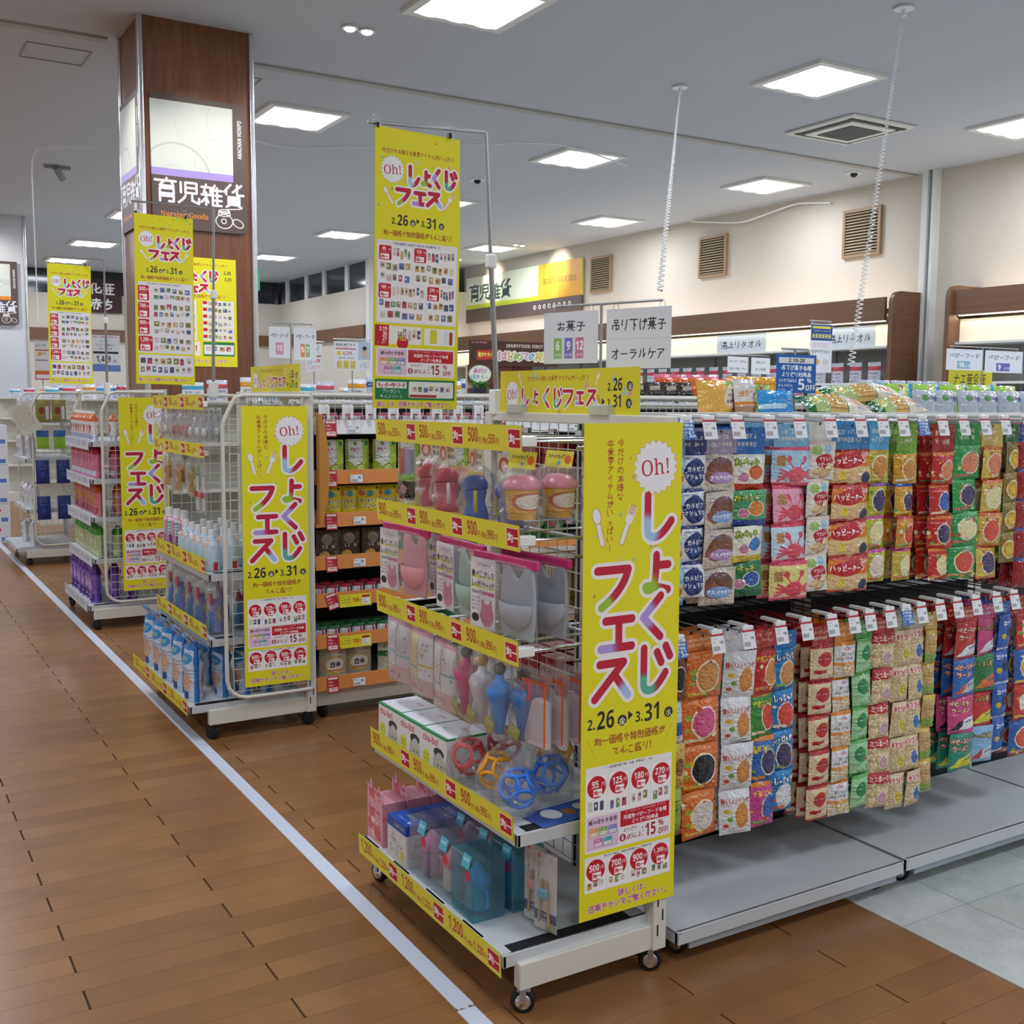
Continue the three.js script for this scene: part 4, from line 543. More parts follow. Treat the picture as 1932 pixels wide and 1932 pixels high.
function wallUnit(z0, z1, lbl, endPanel) {
  const t = thing('wall_shelving', lbl, 'wall shelving', [11.4, 0, 0]);
  part(t, 'header', span(-0.56, -0.52, 2.5, 2.78, z0, z1), headerMat); part(t, 'header_top', span(-0.52, -0.1, 2.62, 2.64, z0, z1), headerMat);
  const s = new THREE.Shape(); s.moveTo(-0.62, 0); s.lineTo(-0.62, 2.68); s.quadraticCurveTo(-0.62, 2.84, -0.46, 2.84); s.lineTo(0, 2.84); s.lineTo(0, 0);
  part(t, 'end_panel', new THREE.ExtrudeGeometry(s, { depth: 0.06, bevelEnabled: false }).translate(0, 0, endPanel - 0.03), headerMat);
  part(t, 'back_panel', span(-0.06, -0.005, 0, 2.6, z0, z1), mat(0x8f8f88, 0.7)); part(t, 'light_box', span(-0.42, -0.38, 2.2, 2.46, z0, z1), lit);
  for (const y of [0.5, 0.95, 1.35, 1.72, 2.17]) part(t, 'shelf', span(-0.5, -0.06, y, y + 0.025, z0, z1), M.white);
  for (let z = z0 + 0.6; z < z1; z += 1.2) { part(t, 'upright', span(-0.09, -0.05, 0, 2.2, z - 0.02, z + 0.02), M.grey); }
  const len = Math.abs(z1 - z0), up = new THREE.RectAreaLight(0xffefd6, 5.5, 0.12, len); up.position.set(-0.3, 2.66, (z0 + z1) / 2); up.rotation.x = Math.PI / 2; up.castShadow = true; t.add(up);
  part(t, 'cove_tube', span(-0.36, -0.24, 2.642, 2.652, z0 + 0.05, z1 - 0.05), mat(0xffffff, 0.5, { emissive: 0xffefd6, emissiveIntensity: 1.5 }));
  const dn = new THREE.RectAreaLight(0xfff0d8, 4.5, 0.1, len); dn.position.set(-0.48, 2.48, (z0 + z1) / 2); dn.rotation.set(-Math.PI / 2, 0.6, 0); dn.castShadow = true; t.add(dn);
  part(t, 'lamp_tube', span(-0.51, -0.46, 2.49, 2.5, z0 + 0.05, z1 - 0.05), mat(0xffffff, 0.5, { emissive: 0xfff0d8, emissiveIntensity: 1.2 }));
  return t;
}
wallUnit(-20.6, -9.2, 'long wall shelving with brown header and lit cream panel left of the white wall joint', -9.06);
wallUnit(-8.24, -3.0, 'wall shelving with brown header and rounded end panel right of the white wall joint', -8.26);
// ---------- racks ----------
const wheelGeo = turn(lathe([[0, -0.011], [0.024, -0.012], [0.03, -0.009], [0.031, 0], [0.03, 0.009], [0.024, 0.012], [0, 0.011]], 16), 0, 0, Math.PI / 2);
const hubGeo = turn(lathe([[0, -0.016], [0.018, -0.015], [0.021, -0.01], [0.021, 0.01], [0.018, 0.015], [0, 0.016]], 14), 0, 0, Math.PI / 2);
const forkGeo = merge([box(0.003, 0.03, 0.016, 0.0185, 0.052, 0), box(0.003, 0.03, 0.016, -0.0185, 0.052, 0), box(0.042, 0.005, 0.034, 0, 0.066, 0.002), cyl(0.007, 0.007, 0.012, 8, 0, 0.07, 0.004)]);
function caster(rack, x, z, ry, dark) {
  const f = part(rack, 'caster', forkGeo, dark ? M.black : M.steel, [x, 0, z], [0, ry, 0]);
  part(f, 'wheel', wheelGeo, M.rubber, [0, 0.0312, 0]);
  part(f, 'hub', hubGeo, dark ? M.rubber : M.chrome, [0, 0.0312, 0]);
}
function grid(x, y0, y1, z0, z1, step = 0.05, r = 0.0016, axis = 'x') {   // a wire net in the plane x = const (or z = const)
  const g = [], P3 = (u, y) => (axis === 'x' ? [x, y, u] : [u, y, x]);
  for (let u = Math.min(z0, z1); u <= Math.max(z0, z1) + 1e-6; u += step) g.push(rod(P3(u, y0), P3(u, y1), r, 4));
  for (let y = y0; y <= y1 + 1e-6; y += step) g.push(rod(P3(z0, y), P3(z1, y), r, 4));
  return merge(g);
}
const lampBlack = mat(0x17181a, 0.6);
// an aisle-end display rack that faces -x; z0 is its near end, z1 its far end
function endRack(label, z0, z1, o) {
  const H = o.h, t = thing('display_rack', label, 'display rack', [0, 0, 0]), xb = 1.755, f = o.front ?? 1.33;
  for (const z of [z0, z1]) {
    part(t, 'post', rspan(xb - 0.022, xb + 0.022, 0.065, H, z - 0.022, z + 0.022, 0.004), M.ivory);
    part(t, 'base_beam', rspan(f, xb + 0.022, 0.068, 0.135, z - 0.016, z + 0.016, 0.003), M.ivory);
    for (const x of [f + 0.02, xb - 0.01]) caster(t, x, z + (z === z0 ? -0.005 : 0.005), z === z0 ? 1.0 : 0.3, o.dark);
    for (let i = 0; i < 3; i++) part(t, 'slot', box(0.004, 0.03, 0.001, xb - 0.008 + (i % 2) * 0.016, 0.12 + i * 0.04, z + 0.0225), lampBlack);
  }
  part(t, 'top_rail', rspan(xb - 0.018, xb + 0.018, H - 0.028, H, z1, z0, 0.003), M.ivory);
  part(t, 'base_rail', rspan(xb - 0.018, xb + 0.018, 0.08, 0.13, z1, z0, 0.003), M.ivory);
  part(t, 'back_net', grid(xb - 0.004, 0.16, H - 0.03, z1 + 0.03, z0 - 0.03), M.ivory);
  const tray = (x0, y, name) => {
    const s = part(t, name, merge([rspan(x0, xb - 0.022, y - 0.004, y, z1 + 0.005, z0 - 0.005, 0.002), rspan(x0, x0 + 0.012, y - 0.034, y, z1 + 0.005, z0 - 0.005, 0.003), rspan(x0, xb - 0.022, y - 0.034, y, z0 - 0.017, z0 - 0.005, 0.003), rspan(x0, xb - 0.022, y - 0.034, y, z1 + 0.005, z1 + 0.017, 0.003)]), M.greyShelf);
    part(s, 'edge_strip', span(x0 + 0.03, xb - 0.07, y, y + 0.0004, z0 - 0.05, z0 - 0.012), lampBlack);
  };
  tray(o.baseFront ?? 1.292, 0.158, 'base_shelf');
  for (const y of o.shelves ?? []) tray(o.shelfFront ?? 1.34, y, 'shelf');
  if (o.side) for (const z of [z0 + 0.03, z1 - 0.03]) {
    const x0 = 1.362, y0 = 0.178, y1 = H - 0.02;
    const fr = part(t, 'side_frame', bend([[xb, y1, z], [x0 + 0.09, y1, z], [x0 + 0.055, y1 - 0.012, z], [x0 + 0.01, y1 - 0.1, z], [x0, y1 - 0.14, z], [x0, 0.8, z], [x0, y0 + 0.09, z], [x0 + 0.02, y0 + 0.03, z], [x0 + 0.08, y0, z], [xb, y0, z]], 0.009, 8, 60), M.ivory);
    part(fr, 'side_net', grid(z, y0 + 0.03, y1 - 0.08, x0 + 0.03, xb - 0.02, 0.05, 0.0016, 'z'), M.ivory);
  }
  for (const [y, zs, x0] of o.arms ?? []) for (const z of zs) {
    const a = part(t, 'arm', merge([rod([xb - 0.01, y, z - 0.006], [x0, y, z - 0.006], 0.0026), rod([xb - 0.01, y, z + 0.006], [x0, y, z + 0.006], 0.0026), box(0.012, 0.03, 0.03, xb - 0.012, y, z)]), M.chrome);
    part(a, 'arm_clip', rspan(x0 - 0.008, x0 + 0.045, y - 0.012, y + 0.012, z - 0.014, z + 0.014, 0.003), M.whitePlastic);
  }
  if (o.bars) for (const y of o.bars) part(t, 'cross_bar', merge([rod([1.72, y, z0 - 0.02], [1.72, y, z1 + 0.02], 0.006, 8), rod([1.5, y, z0 - 0.02], [1.74, y, z0 - 0.02], 0.005), rod([1.5, y, z1 + 0.02], [1.74, y, z1 + 0.02], 0.005)]), M.steel);
  return t;
}
const NZ0 = -2.16, NZ1 = -3.02;
const armsAt = (n, z0, z1) => Array.from({ length: n }, (_, i) => z0 + (z1 - z0) * (i + 0.5) / n);
endRack('white net-backed end rack whose long poster hangs beside the hanging snack shelves', NZ0, NZ1, { h: 1.462, shelves: [0.455], shelfFront: 1.33, arms: [[1.402, [-2.2, -2.37, -2.52, -2.66, -2.8, -2.95], 1.345], [1.165, [-2.2, -2.36, -2.56, -2.76, -2.95], 1.345], [0.895, [-2.2, -2.3, -2.42, -2.54, -2.66, -2.78, -2.95], 1.345]], bars: [1.385, 1.12, 0.86] });
endRack('white end rack with net side panels holding bottles and blue refill bags', -4.69, -5.65, { h: 1.53, side: true, dark: true, front: 1.285, baseFront: 1.205, shelfFront: 1.3, shelves: [0.735, 0.445], arms: [[1.47, armsAt(5, -4.75, -5.55), 1.3], [1.255, armsAt(5, -4.75, -5.55), 1.3]] });
endRack('white end rack with net side panels stacked with red, orange, green and purple refill pouches', -7.33, -8.28, { h: 1.55, side: true, dark: true, front: 1.285, baseFront: 1.26, shelfFront: 1.3, shelves: [1.215, 0.975, 0.73, 0.46] });
endRack('far white end rack with net side panels hung with dark blue packs', -10.45, -11.35, { h: 1.55, side: true, dark: true, front: 1.285, baseFront: 1.2, shelfFront: 1.3, shelves: [1.3, 0.95, 0.5] });

// price strips along the rack fronts
const stripGeo = {};
function strip(n, x, y, z0, z1, lbl, h = 0.063, tilt = 0.06) {
  const L = Math.abs(z1 - z0), k = n + L.toFixed(2) + h;
  const g = (stripGeo[k] ??= limp(L, h, stripPrint[n], 0.0012, 1).rotateY(-Math.PI / 2));
  solo('price_strip', lbl, 'price strip', g, printMat(stripPrint[n]), [x, y, (z0 + z1) / 2], undefined, [0, 0, tilt]);
}
strip('500', 1.333, 1.409, -2.165, -2.99, 'yellow 500 yen price strip above hanging cups on the long-poster rack');
strip('900', 1.333, 1.174, -2.17, -2.985, 'yellow 900 yen price strip just above the hanging bibs');
strip('900', 1.33, 0.898, -2.17, -2.98, 'yellow 900 yen price strip just below the hanging bibs');
strip('900', 1.316, 0.474, -2.162, -3.0, 'yellow 900 yen price strip before the white face cartons');
strip('1,200', 1.283, 0.138, -2.16, -3.02, 'yellow 1,200 yen price strip on the lowest shelf before clear bottle boxes', 0.064);
strip('500', 1.292, 1.478, -4.7, -5.6, 'yellow 500 yen price strip topping the rack of bottles', 0.062);
strip('700', 1.292, 1.27, -4.7, -5.6, 'yellow 700 yen price strip above hanging wooden-brown teethers', 0.062);
strip('700', 1.288, 0.77, -4.7, -5.6, 'yellow 700 yen price strip before pink and pale blue bottles', 0.068);
strip('900', 1.288, 0.475, -4.7, -5.6, 'yellow 900 yen price strip below clear bags of lilac bottles', 0.068);
strip('1,200', 1.196, 0.15, -4.7, -5.75, 'yellow 1,200 yen price strip before the light blue refill bags', 0.068);

// posters and banners
const bigPoster = card(0.3, 1.24, posterPrint, 0.002), posterMat = printMat(posterPrint);
solo('sale_poster', 'tall yellow festival poster on the side of the rack with hanging bibs', 'poster', bigPoster, posterMat, [1.641, 0.826, -2.134], undefined, [0, 0, 0.004]);
solo('sale_poster', 'tall yellow festival poster on the net side of the bottle rack', 'poster', limp(0.3, 1.24, posterPrint, 0.002, 2), posterMat, [1.588, 0.845, -4.643]);
solo('sale_poster', 'tall yellow festival poster on the net side of the refill pouch rack', 'poster', limp(0.3, 1.25, posterPrint, 0.002, 4), posterMat, [1.615, 0.872, -7.283]);
function bannerStand(p, base, top, armX, y0, w, h, lblS, lblB, ph, slope = 0) {
  const s = thing('banner_stand', lblS, 'banner stand', base), d = [top[0] - base[0], top[1] - base[1], top[2] - base[2]], a = armX - base[0];
  part(s, 'clamp', rspan(-0.02, 0.02, -0.01, 0.07, -0.02, 0.02, 0.005), M.whitePlastic);
  part(s, 'pole', merge([rod([0, 0.02, 0], [d[0] * 0.55, d[1] * 0.55, d[2] * 0.55], 0.0085, 10), rod([d[0] * 0.55, d[1] * 0.55, d[2] * 0.55], d, 0.006, 10)]), M.steel);
  part(s, 'joint', rbox(0.03, 0.045, 0.03, 0.008, d[0] * 0.55, d[1] * 0.55, d[2] * 0.55), M.whitePlastic);
  part(s, 'arm', rod(d, [a, d[1] + slope, d[2]], 0.005, 8), M.steel);
  const cx = y0[0], cy = y0[1];
  for (const q of [-0.45, 0.38]) { const c = part(s, 'clip', merge([rbox(0.022, 0.03, 0.016, 0.004, 0, 0.008, 0), rbox(0.016, 0.028, 0.01, 0.003, 0.002, -0.016, 0)]), M.clear, [cx + q * w - base[0], cy + h / 2 + 0.012 - base[1], d[2]]); part(c, 'spring', box(0.008, 0.014, 0.018, 0, -0.008, 0), M.black); }
  solo('sale_banner', lblB, 'banner', limp(w, h, p, 0.004, ph), printMat(p), [cx, cy, base[2] + d[2]], undefined, [0, 0.05, -0.012]);
}
bannerStand(bannerFoodPrint, [1.752, 1.462, -2.995], [1.68, 2.302, -2.95], 1.295, [1.45, 1.872], 0.282, 0.8, 'steel banner stand clamped to the rack with hanging bibs', 'large yellow hanging banner ending in a green campaign box', 0.5, -0.02);
bannerStand(bannerGoodsPrint, [1.6, 1.51, -5.62], [1.585, 2.43, -5.5], 1.19, [1.338, 1.968], 0.285, 0.81, 'steel banner stand on the bottle rack before the wooden column', 'yellow hanging banner with four red price flags before the wooden column', 1.5);
bannerStand(bannerGoodsPrint, [1.585, 1.53, -8.25], [1.56, 2.45, -8.1], 1.2, [1.325, 1.995], 0.285, 0.81, 'steel banner stand on the refill pouch rack left of the column', 'yellow hanging banner with four red price flags left of the column', 2.5);
solo('top_sign', 'wide yellow festival sign standing along the top of the bib rack', 'sign', card(0.71, 0.128, longSignPrint, 0.002), printMat(longSignPrint), [1.752, 1.524, -2.618], undefined, [0, -Math.PI / 2, 0]);
for (const z of [-2.42, -2.86]) solo('sign_holder', 'clear plastic grip holding the wide yellow sign on the bib rack', 'sign holder', rbox(0.03, 0.03, 0.09, 0.004), M.plastic, [1.745, 1.474, z], 'clear grips of the wide sign');
solo('top_sign', 'wide yellow festival sign standing along the top of the bottle rack', 'sign', card(0.71, 0.128, longSignPrint, 0.002), printMat(longSignPrint), [1.752, 1.592, -5.12], undefined, [0, -Math.PI / 2, 0]);

// ---------- shelf rows ----------
const tagGeo = card(0.046, 0.058, P.priceTag, 0.0008).rotateX(-0.25), tagMat = printMat(P.priceTag, 'card');
const blueTagGeo = card(0.05, 0.056, P.blueSale, 0.0008).rotateX(-0.25), blueTagMat = printMat(P.blueSale, 'card');
const hookGeo = merge([rod([-0.005, 0, 0], [-0.005, 0, 0.36], 0.0024), rod([0.005, 0.012, 0], [0.005, 0.012, 0.37], 0.0022)]);
const holderGeo = merge([rbox(0.016, 0.01, 0.07, 0.003, 0, 0.016, 0.34), turn(rbox(0.04, 0.012, 0.012, 0.003), 0, 0, 0).translate(0, 0.012, 0.376)]);
const hookSpots = [];
function hook(rack, x, y, z, blue) {
  const h = part(rack, 'hook', hookGeo, M.chrome, [x, y, z]); part(h, 'tag_holder', holderGeo, M.whitePlastic);
  part(h, 'price_tag', blue ? blueTagGeo : tagGeo, blue ? blueTagMat : tagMat, [0, -0.016, 0.386]);
}
const U_TAGS = [[1.851, 1], [1.928], [2.027], [2.146], [2.257], [2.378], [2.502], [2.597], [2.685], [2.775, 1], [2.866], [2.967], [3.072], [3.174], [3.29], [3.4]];
const L_TAGS = [[1.843, 1], [1.976], [2.088], [2.212], [2.312], [2.417], [2.506], [2.576], [2.665], [2.739, 1], [2.808], [2.896], [2.981], [3.073], [3.179], [3.271], [3.39]];
const bumper = phys(0xdfe6ee, 0.2, { transmission: 0.7, thickness: 0 });
function hangRack(i, x0, label, yb) {
  const x1 = x0 + 0.9, t = thing('gondola_shelf', label, 'gondola shelf', [0, 0, 0]);
  for (const zz of [[-2.13, -2.585], [-2.64, -3.06]]) part(t, 'base_shelf', merge([rspan(x0 + 0.004, x1 - 0.004, yb + 0.03, yb + 0.038, zz[0], zz[1], 0.002), rspan(x0 + 0.004, x1 - 0.004, yb, yb + 0.038, zz[0] - 0.014 * Math.sign(zz[0] - zz[1]), zz[0], 0.003), rspan(x0 + 0.004, x0 + 0.018, yb, yb + 0.037, zz[0], zz[1], 0.003), rspan(x1 - 0.018, x1 - 0.004, yb, yb + 0.037, zz[0], zz[1], 0.003)]), M.greyShelf);
  part(t, 'bumper', span(x0 + 0.05, x1 - 0.03, yb - 0.02, yb + 0.01, -2.142, -2.136), bumper);
  part(t, 'back_panel', span(x0, x1, yb, 1.44, -2.615, -2.605), M.darkPanel);
  for (const x of [x0 + 0.02, x1 - 0.02]) { part(t, 'post', rspan(x - 0.018, x + 0.018, 0.06, 1.46, -2.63, -2.588, 0.003), M.ivory); part(t, 'foot', rspan(x - 0.014, x + 0.014, 0.062, yb, -3.02, -2.2, 0.003), M.ivory); const q = x < x0 + 0.1 ? x + 0.04 : x - 0.04; caster(t, q, -2.2, 0.3, false); caster(t, q, -3.02, 0.3, false); }
  part(t, 'top_deck', merge([rspan(x0 + 0.002, x1 - 0.002, 1.448, 1.46, -2.96, -2.44, 0.003), rspan(x0 + 0.002, x1 - 0.002, 1.435, 1.468, -2.44, -2.425, 0.003)]), M.ivory);
  for (const y of [1.425, 0.858]) part(t, 'hook_bar', rspan(x0 + 0.01, x1 - 0.01, y - 0.01, y + 0.01, -2.585, -2.565, 0.002), M.steel);
  for (const [x, b] of U_TAGS) if (x >= x0 && x < x1) hook(t, x, 1.445, -2.575, b);
  for (const [x, b] of L_TAGS) if (x >= x0 && x < x1) hook(t, x, 0.868, -2.575, b);
  for (const y of [0.48, 0.85, 1.15]) part(t, 'rear_shelf', span(x0 + 0.01, x1 - 0.01, y, y + 0.02, -3.02, -2.63), M.ivory);
}
hangRack(0, 1.806, 'white hanging-snack shelf section joined to the long-poster rack', 0.062);
hangRack(1, 2.71, 'white hanging-snack shelf section standing over pale floor tiles', 0.066);
hangRack(2, 3.614, 'white hanging-snack shelf section past the train-print packs', 0.066);

// the row behind: orange price rails
const railTagGeo = card(0.062, 0.036, P.railTag, 0.0008), redTagGeo = card(0.055, 0.075, P.redTag, 0.0008), yellowTagGeo = card(0.16, 0.058, P.yellowTag, 0.0008);
const SHELF_Y = [1.375, 1.145, 0.948, 0.75, 0.575, 0.38, 0.18], MZ = -4.72;
function foodRack(i, x0, label) {
  const x1 = x0 + 0.9, t = thing('gondola_shelf', label, 'gondola shelf', [0, 0, 0]);
  for (const x of [x0 + 0.02, x1 - 0.02]) { part(t, 'post', rspan(x - 0.018, x + 0.018, 0.06, 1.52, MZ - 0.45, MZ - 0.41, 0.003), M.ivory); caster(t, x < x0 + 0.1 ? x + 0.04 : x - 0.04, MZ - 0.06, 0.4, true); }
  part(t, 'back_panel', span(x0, x1, 0.1, 1.45, MZ - 0.436, MZ - 0.428), M.darkPanel);
  part(t, 'top_rail', merge([rod([x0 + 0.002, 1.515, MZ], [x1 - 0.002, 1.515, MZ], 0.008, 8), rod([x0 + 0.002, 1.507, MZ - 0.43], [x1 - 0.002, 1.507, MZ - 0.43], 0.012, 8), ...[0.01, 0.3, 0.6, 0.89].map((k) => rod([x0 + k, 1.515, MZ], [x0 + k, 1.41, MZ], 0.002, 4))]), M.ivory);
  part(t, 'front_net', grid(MZ + 0.002, 1.42, 1.52, x0 + 0.02, x1 - 0.01, 0.045, 0.0014, 'z'), M.ivory);
  SHELF_Y.forEach((y, k) => {
    const s = part(t, 'shelf', span(x0 + 0.004, x1 - 0.004, y - 0.02, y, MZ - 0.42, MZ - 0.004), M.ivory);
    part(s, 'price_rail', turn(rbox(0.886, 0.066, 0.006, 0.002), -0.12).translate(x0 + 0.45, y - 0.006, MZ + 0.004), k ? M.orangeRail : M.whitePlastic);
    const n = k ? 2 : 3;
    for (let j = 0; j < n; j++) part(s, 'rail_tag', railTagGeo, printMat(P.railTag, 'card'), [x0 + 0.2 + j * (k ? 0.42 : 0.3) + 0.03 * hash(k, j), y - 0.014, MZ + 0.012], [-0.12, 0, 0]);
    part(s, 'red_tag', redTagGeo, printMat(P.redTag, 'card'), [x0 + 0.085, y - 0.012, MZ + 0.0125], [-0.12, 0, k === 4 ? 0.25 : 0]);
    if (k === 4 || k === 5) part(s, 'sale_tag', yellowTagGeo, printMat(P.yellowTag, 'card'), [x0 + 0.2, y - 0.016, MZ + 0.0135], [-0.12, 0, 0]);
  });
  part(t, 'base_panel', span(x0, x1, 0.062, 0.15, MZ - 0.04, MZ - 0.03), M.ivory);
}
for (let i = 0; i < 5; i++) foodRack(i, 1.79 + i * 0.9, ['baby food shelf section beside the bottle rack, with orange price rails', 'baby food shelf section seen through the bib rack, with orange price rails', 'baby food shelf section behind the white snack signs', 'baby food shelf section under orange hanging pouches', 'baby food shelf section below the towel signs'][i]);
const divider = new THREE.Shape(); divider.moveTo(0, 0); divider.bezierCurveTo(0.05, 0.1, 0.05, 0.38, 0, 0.5); divider.lineTo(-0.008, 0.5); divider.lineTo(-0.008, 0);
solo('age_divider', 'curved orange divider marked 5 between baby food pouches', 'divider', new THREE.ExtrudeGeometry(divider, { depth: 0.04, bevelEnabled: false }), mat(0xc88a3a, 0.5), [1.812, 0.93, MZ + 0.012]);
// ---------- hanging snack strips: linked packets under a header ----------
const BEAN = '#d9bd86';
function beans(c, x, y, w, h, col, n, r) { for (let i = 0; i < n; i++) { const q = rr(-18, 18); c.fillStyle = col; const X = x + rnd() * w, Y = y + rnd() * h; disc(c, X, Y, r * rr(0.7, 1.1), pick([col, '#e9d6a8', '#c8a468'])); disc(c, X - r * 0.2, Y - r * 0.25, r * 0.4, '#f2e6c4'); } }
// s: bg, top, foot, ovals [colour, x, y, r, ratio], title [text, colour, edge, x, y, size], plate [colour, x, y, rx, ry], bean, extra(c, w, h)
function packet(w, h, s) {
  return print(w * 1400, h * 1400, (c, W, H) => {
    fillR(c, 0, 0, W, H, s.bg); if (s.mid) fillR(c, 0, H * s.mid[1], W, H * s.mid[2], s.mid[0]);
    if (s.bean) beans(c, 0, H * s.bean[0], W, H * s.bean[1], s.bean[2] ?? BEAN, s.bean[3] ?? 70, W * 0.06);
    if (s.stripe) for (let i = 0; i < 14; i++) fillR(c, W * i / 14, H * s.stripe[1], W / 28, H * s.stripe[2], s.stripe[0]);
    if (s.top) fillR(c, 0, 0, W, H * 0.1, s.top); if (s.foot) fillR(c, 0, H * 0.92, W, H * 0.08, s.foot);
    c.fillStyle = 'rgba(255,255,255,0.10)'; for (let i = 0; i < W; i += 4) c.fillRect(i, 0, 1.5, H * 0.07);
    for (const p of s.plates ?? []) disc(c, W * p[1], H * p[2], W * p[3], p[0], H * p[4], p[5] ?? 0);
    for (const o of s.ovals ?? []) { disc(c, W * o[1], H * o[2], W * o[3] * 1.12, '#efe9d6', H * o[3] * (o[4] ?? 1) * 1.12); disc(c, W * o[1], H * o[2], W * o[3], o[0], H * o[3] * (o[4] ?? 1)); c.strokeStyle = 'rgba(70,40,20,0.35)'; c.lineWidth = 2; c.beginPath(); c.ellipse(W * o[1], H * o[2], W * o[3] * 0.78, H * o[3] * (o[4] ?? 1) * 0.78, 0, 0, 7); c.stroke(); for (let i = 0; i < 7; i++) disc(c, W * (o[1] + o[3] * 0.45 * Math.cos(i)), H * (o[2] + o[3] * 0.45 * Math.sin(i)), 2, 'rgba(60,35,20,0.45)'); }
    if (s.scatter) { for (let i = 0; i < 9; i++) disc(c, rnd() * W, rr(0.2, 0.95) * H, W * rr(0.03, 0.07), pick(s.scatter)); for (const o of s.ovals ?? []) disc(c, W * o[1], H * o[2], W * o[3] * 0.9, o[0], H * o[3] * (o[4] ?? 1) * 0.9); fillR(c, W * 0.06, H * 0.84, W * 0.5, H * 0.07, pick(s.scatter), 3); fine(c, W * 0.1, H * 0.855, W * 0.42, 6, '#f4ecd8'); }
    s.extra?.(c, W, H);
    for (const t of s.titles ?? []) txt(c, t[0], W * t[3], H * t[4], H * t[5], { color: t[1], edge: t[2] || undefined, align: 'c', weight: 0.14, fit: W * 0.86 });
    if (s.fine) fine(c, W * 0.1, H * s.fine[1], W * 0.7, Math.max(5, H * 0.05), s.fine[0], s.fine[2] ?? 1);
  });
}
const crab = (q) => (c, w, h) => { disc(c, w * 0.6, h * 0.72, w * 0.26, q, h * 0.2); for (const s of [-1, 1]) { c.strokeStyle = q; c.lineWidth = w * 0.045; c.lineCap = 'round'; for (let i = 0; i < 4; i++) { c.beginPath(); c.moveTo(w * (0.6 + s * 0.18), h * 0.72); c.lineTo(w * (0.6 + s * (0.42 + i * 0.02)), h * (0.58 + i * 0.1)); c.stroke(); } c.beginPath(); c.moveTo(w * (0.6 + s * 0.1), h * 0.55); c.lineTo(w * (0.6 + s * 0.2), h * 0.38); c.stroke(); disc(c, w * (0.6 + s * 0.22), h * 0.32, w * 0.07, q); } fillR(c, w * 0.1, h * 0.24, w * 0.2, h * 0.26, '#b98a5a', 4); };
const train = (body, front) => (c, w, h) => { poly(c, [[w * 0.05, h * 0.9], [w * 0.3, h * 0.66], [w, h * 0.52], [w, h * 0.86]], body); poly(c, [[w * 0.05, h * 0.9], [w * 0.3, h * 0.66], [w * 0.5, h * 0.62], [w * 0.36, h * 0.88]], front); for (let i = 0; i < 4; i++) fillR(c, w * (0.55 + i * 0.1), h * (0.66 - i * 0.015), w * 0.06, h * 0.06, '#3a4a68'); };
const cracker = (c, w, h) => { for (const [x, y] of [[0.35, 0.78], [0.6, 0.86], [0.78, 0.68]]) { disc(c, w * x, h * y, w * 0.2, '#d8b483', h * 0.11, -0.4); disc(c, w * (x - 0.03), h * (y - 0.02), w * 0.13, '#e8cc9c', h * 0.06, -0.4); } };
const TAN = '#cf8f4c', PUR = '#453a63', CRM = '#e3dda6', RDW = '#d6452f', BLU = '#3c62b4', PNK = '#d45a86';
const ov = (cols, x, y, r, k, base) => cols.map((q, i) => ({ scatter: ['#e8c23a', '#c8502e', '#efe2b8', '#6aa04a', '#d88a3a'], ...base, ...(Array.isArray(base.bgs) ? { bg: base.bgs[i % base.bgs.length] } : {}), ...(Array.isArray(base.tops) ? { top: base.tops[i % base.tops.length] } : {}), ovals: [[q, x, y, r, k]] }));
const rep = (s, n) => Array.from({ length: n }, () => s);
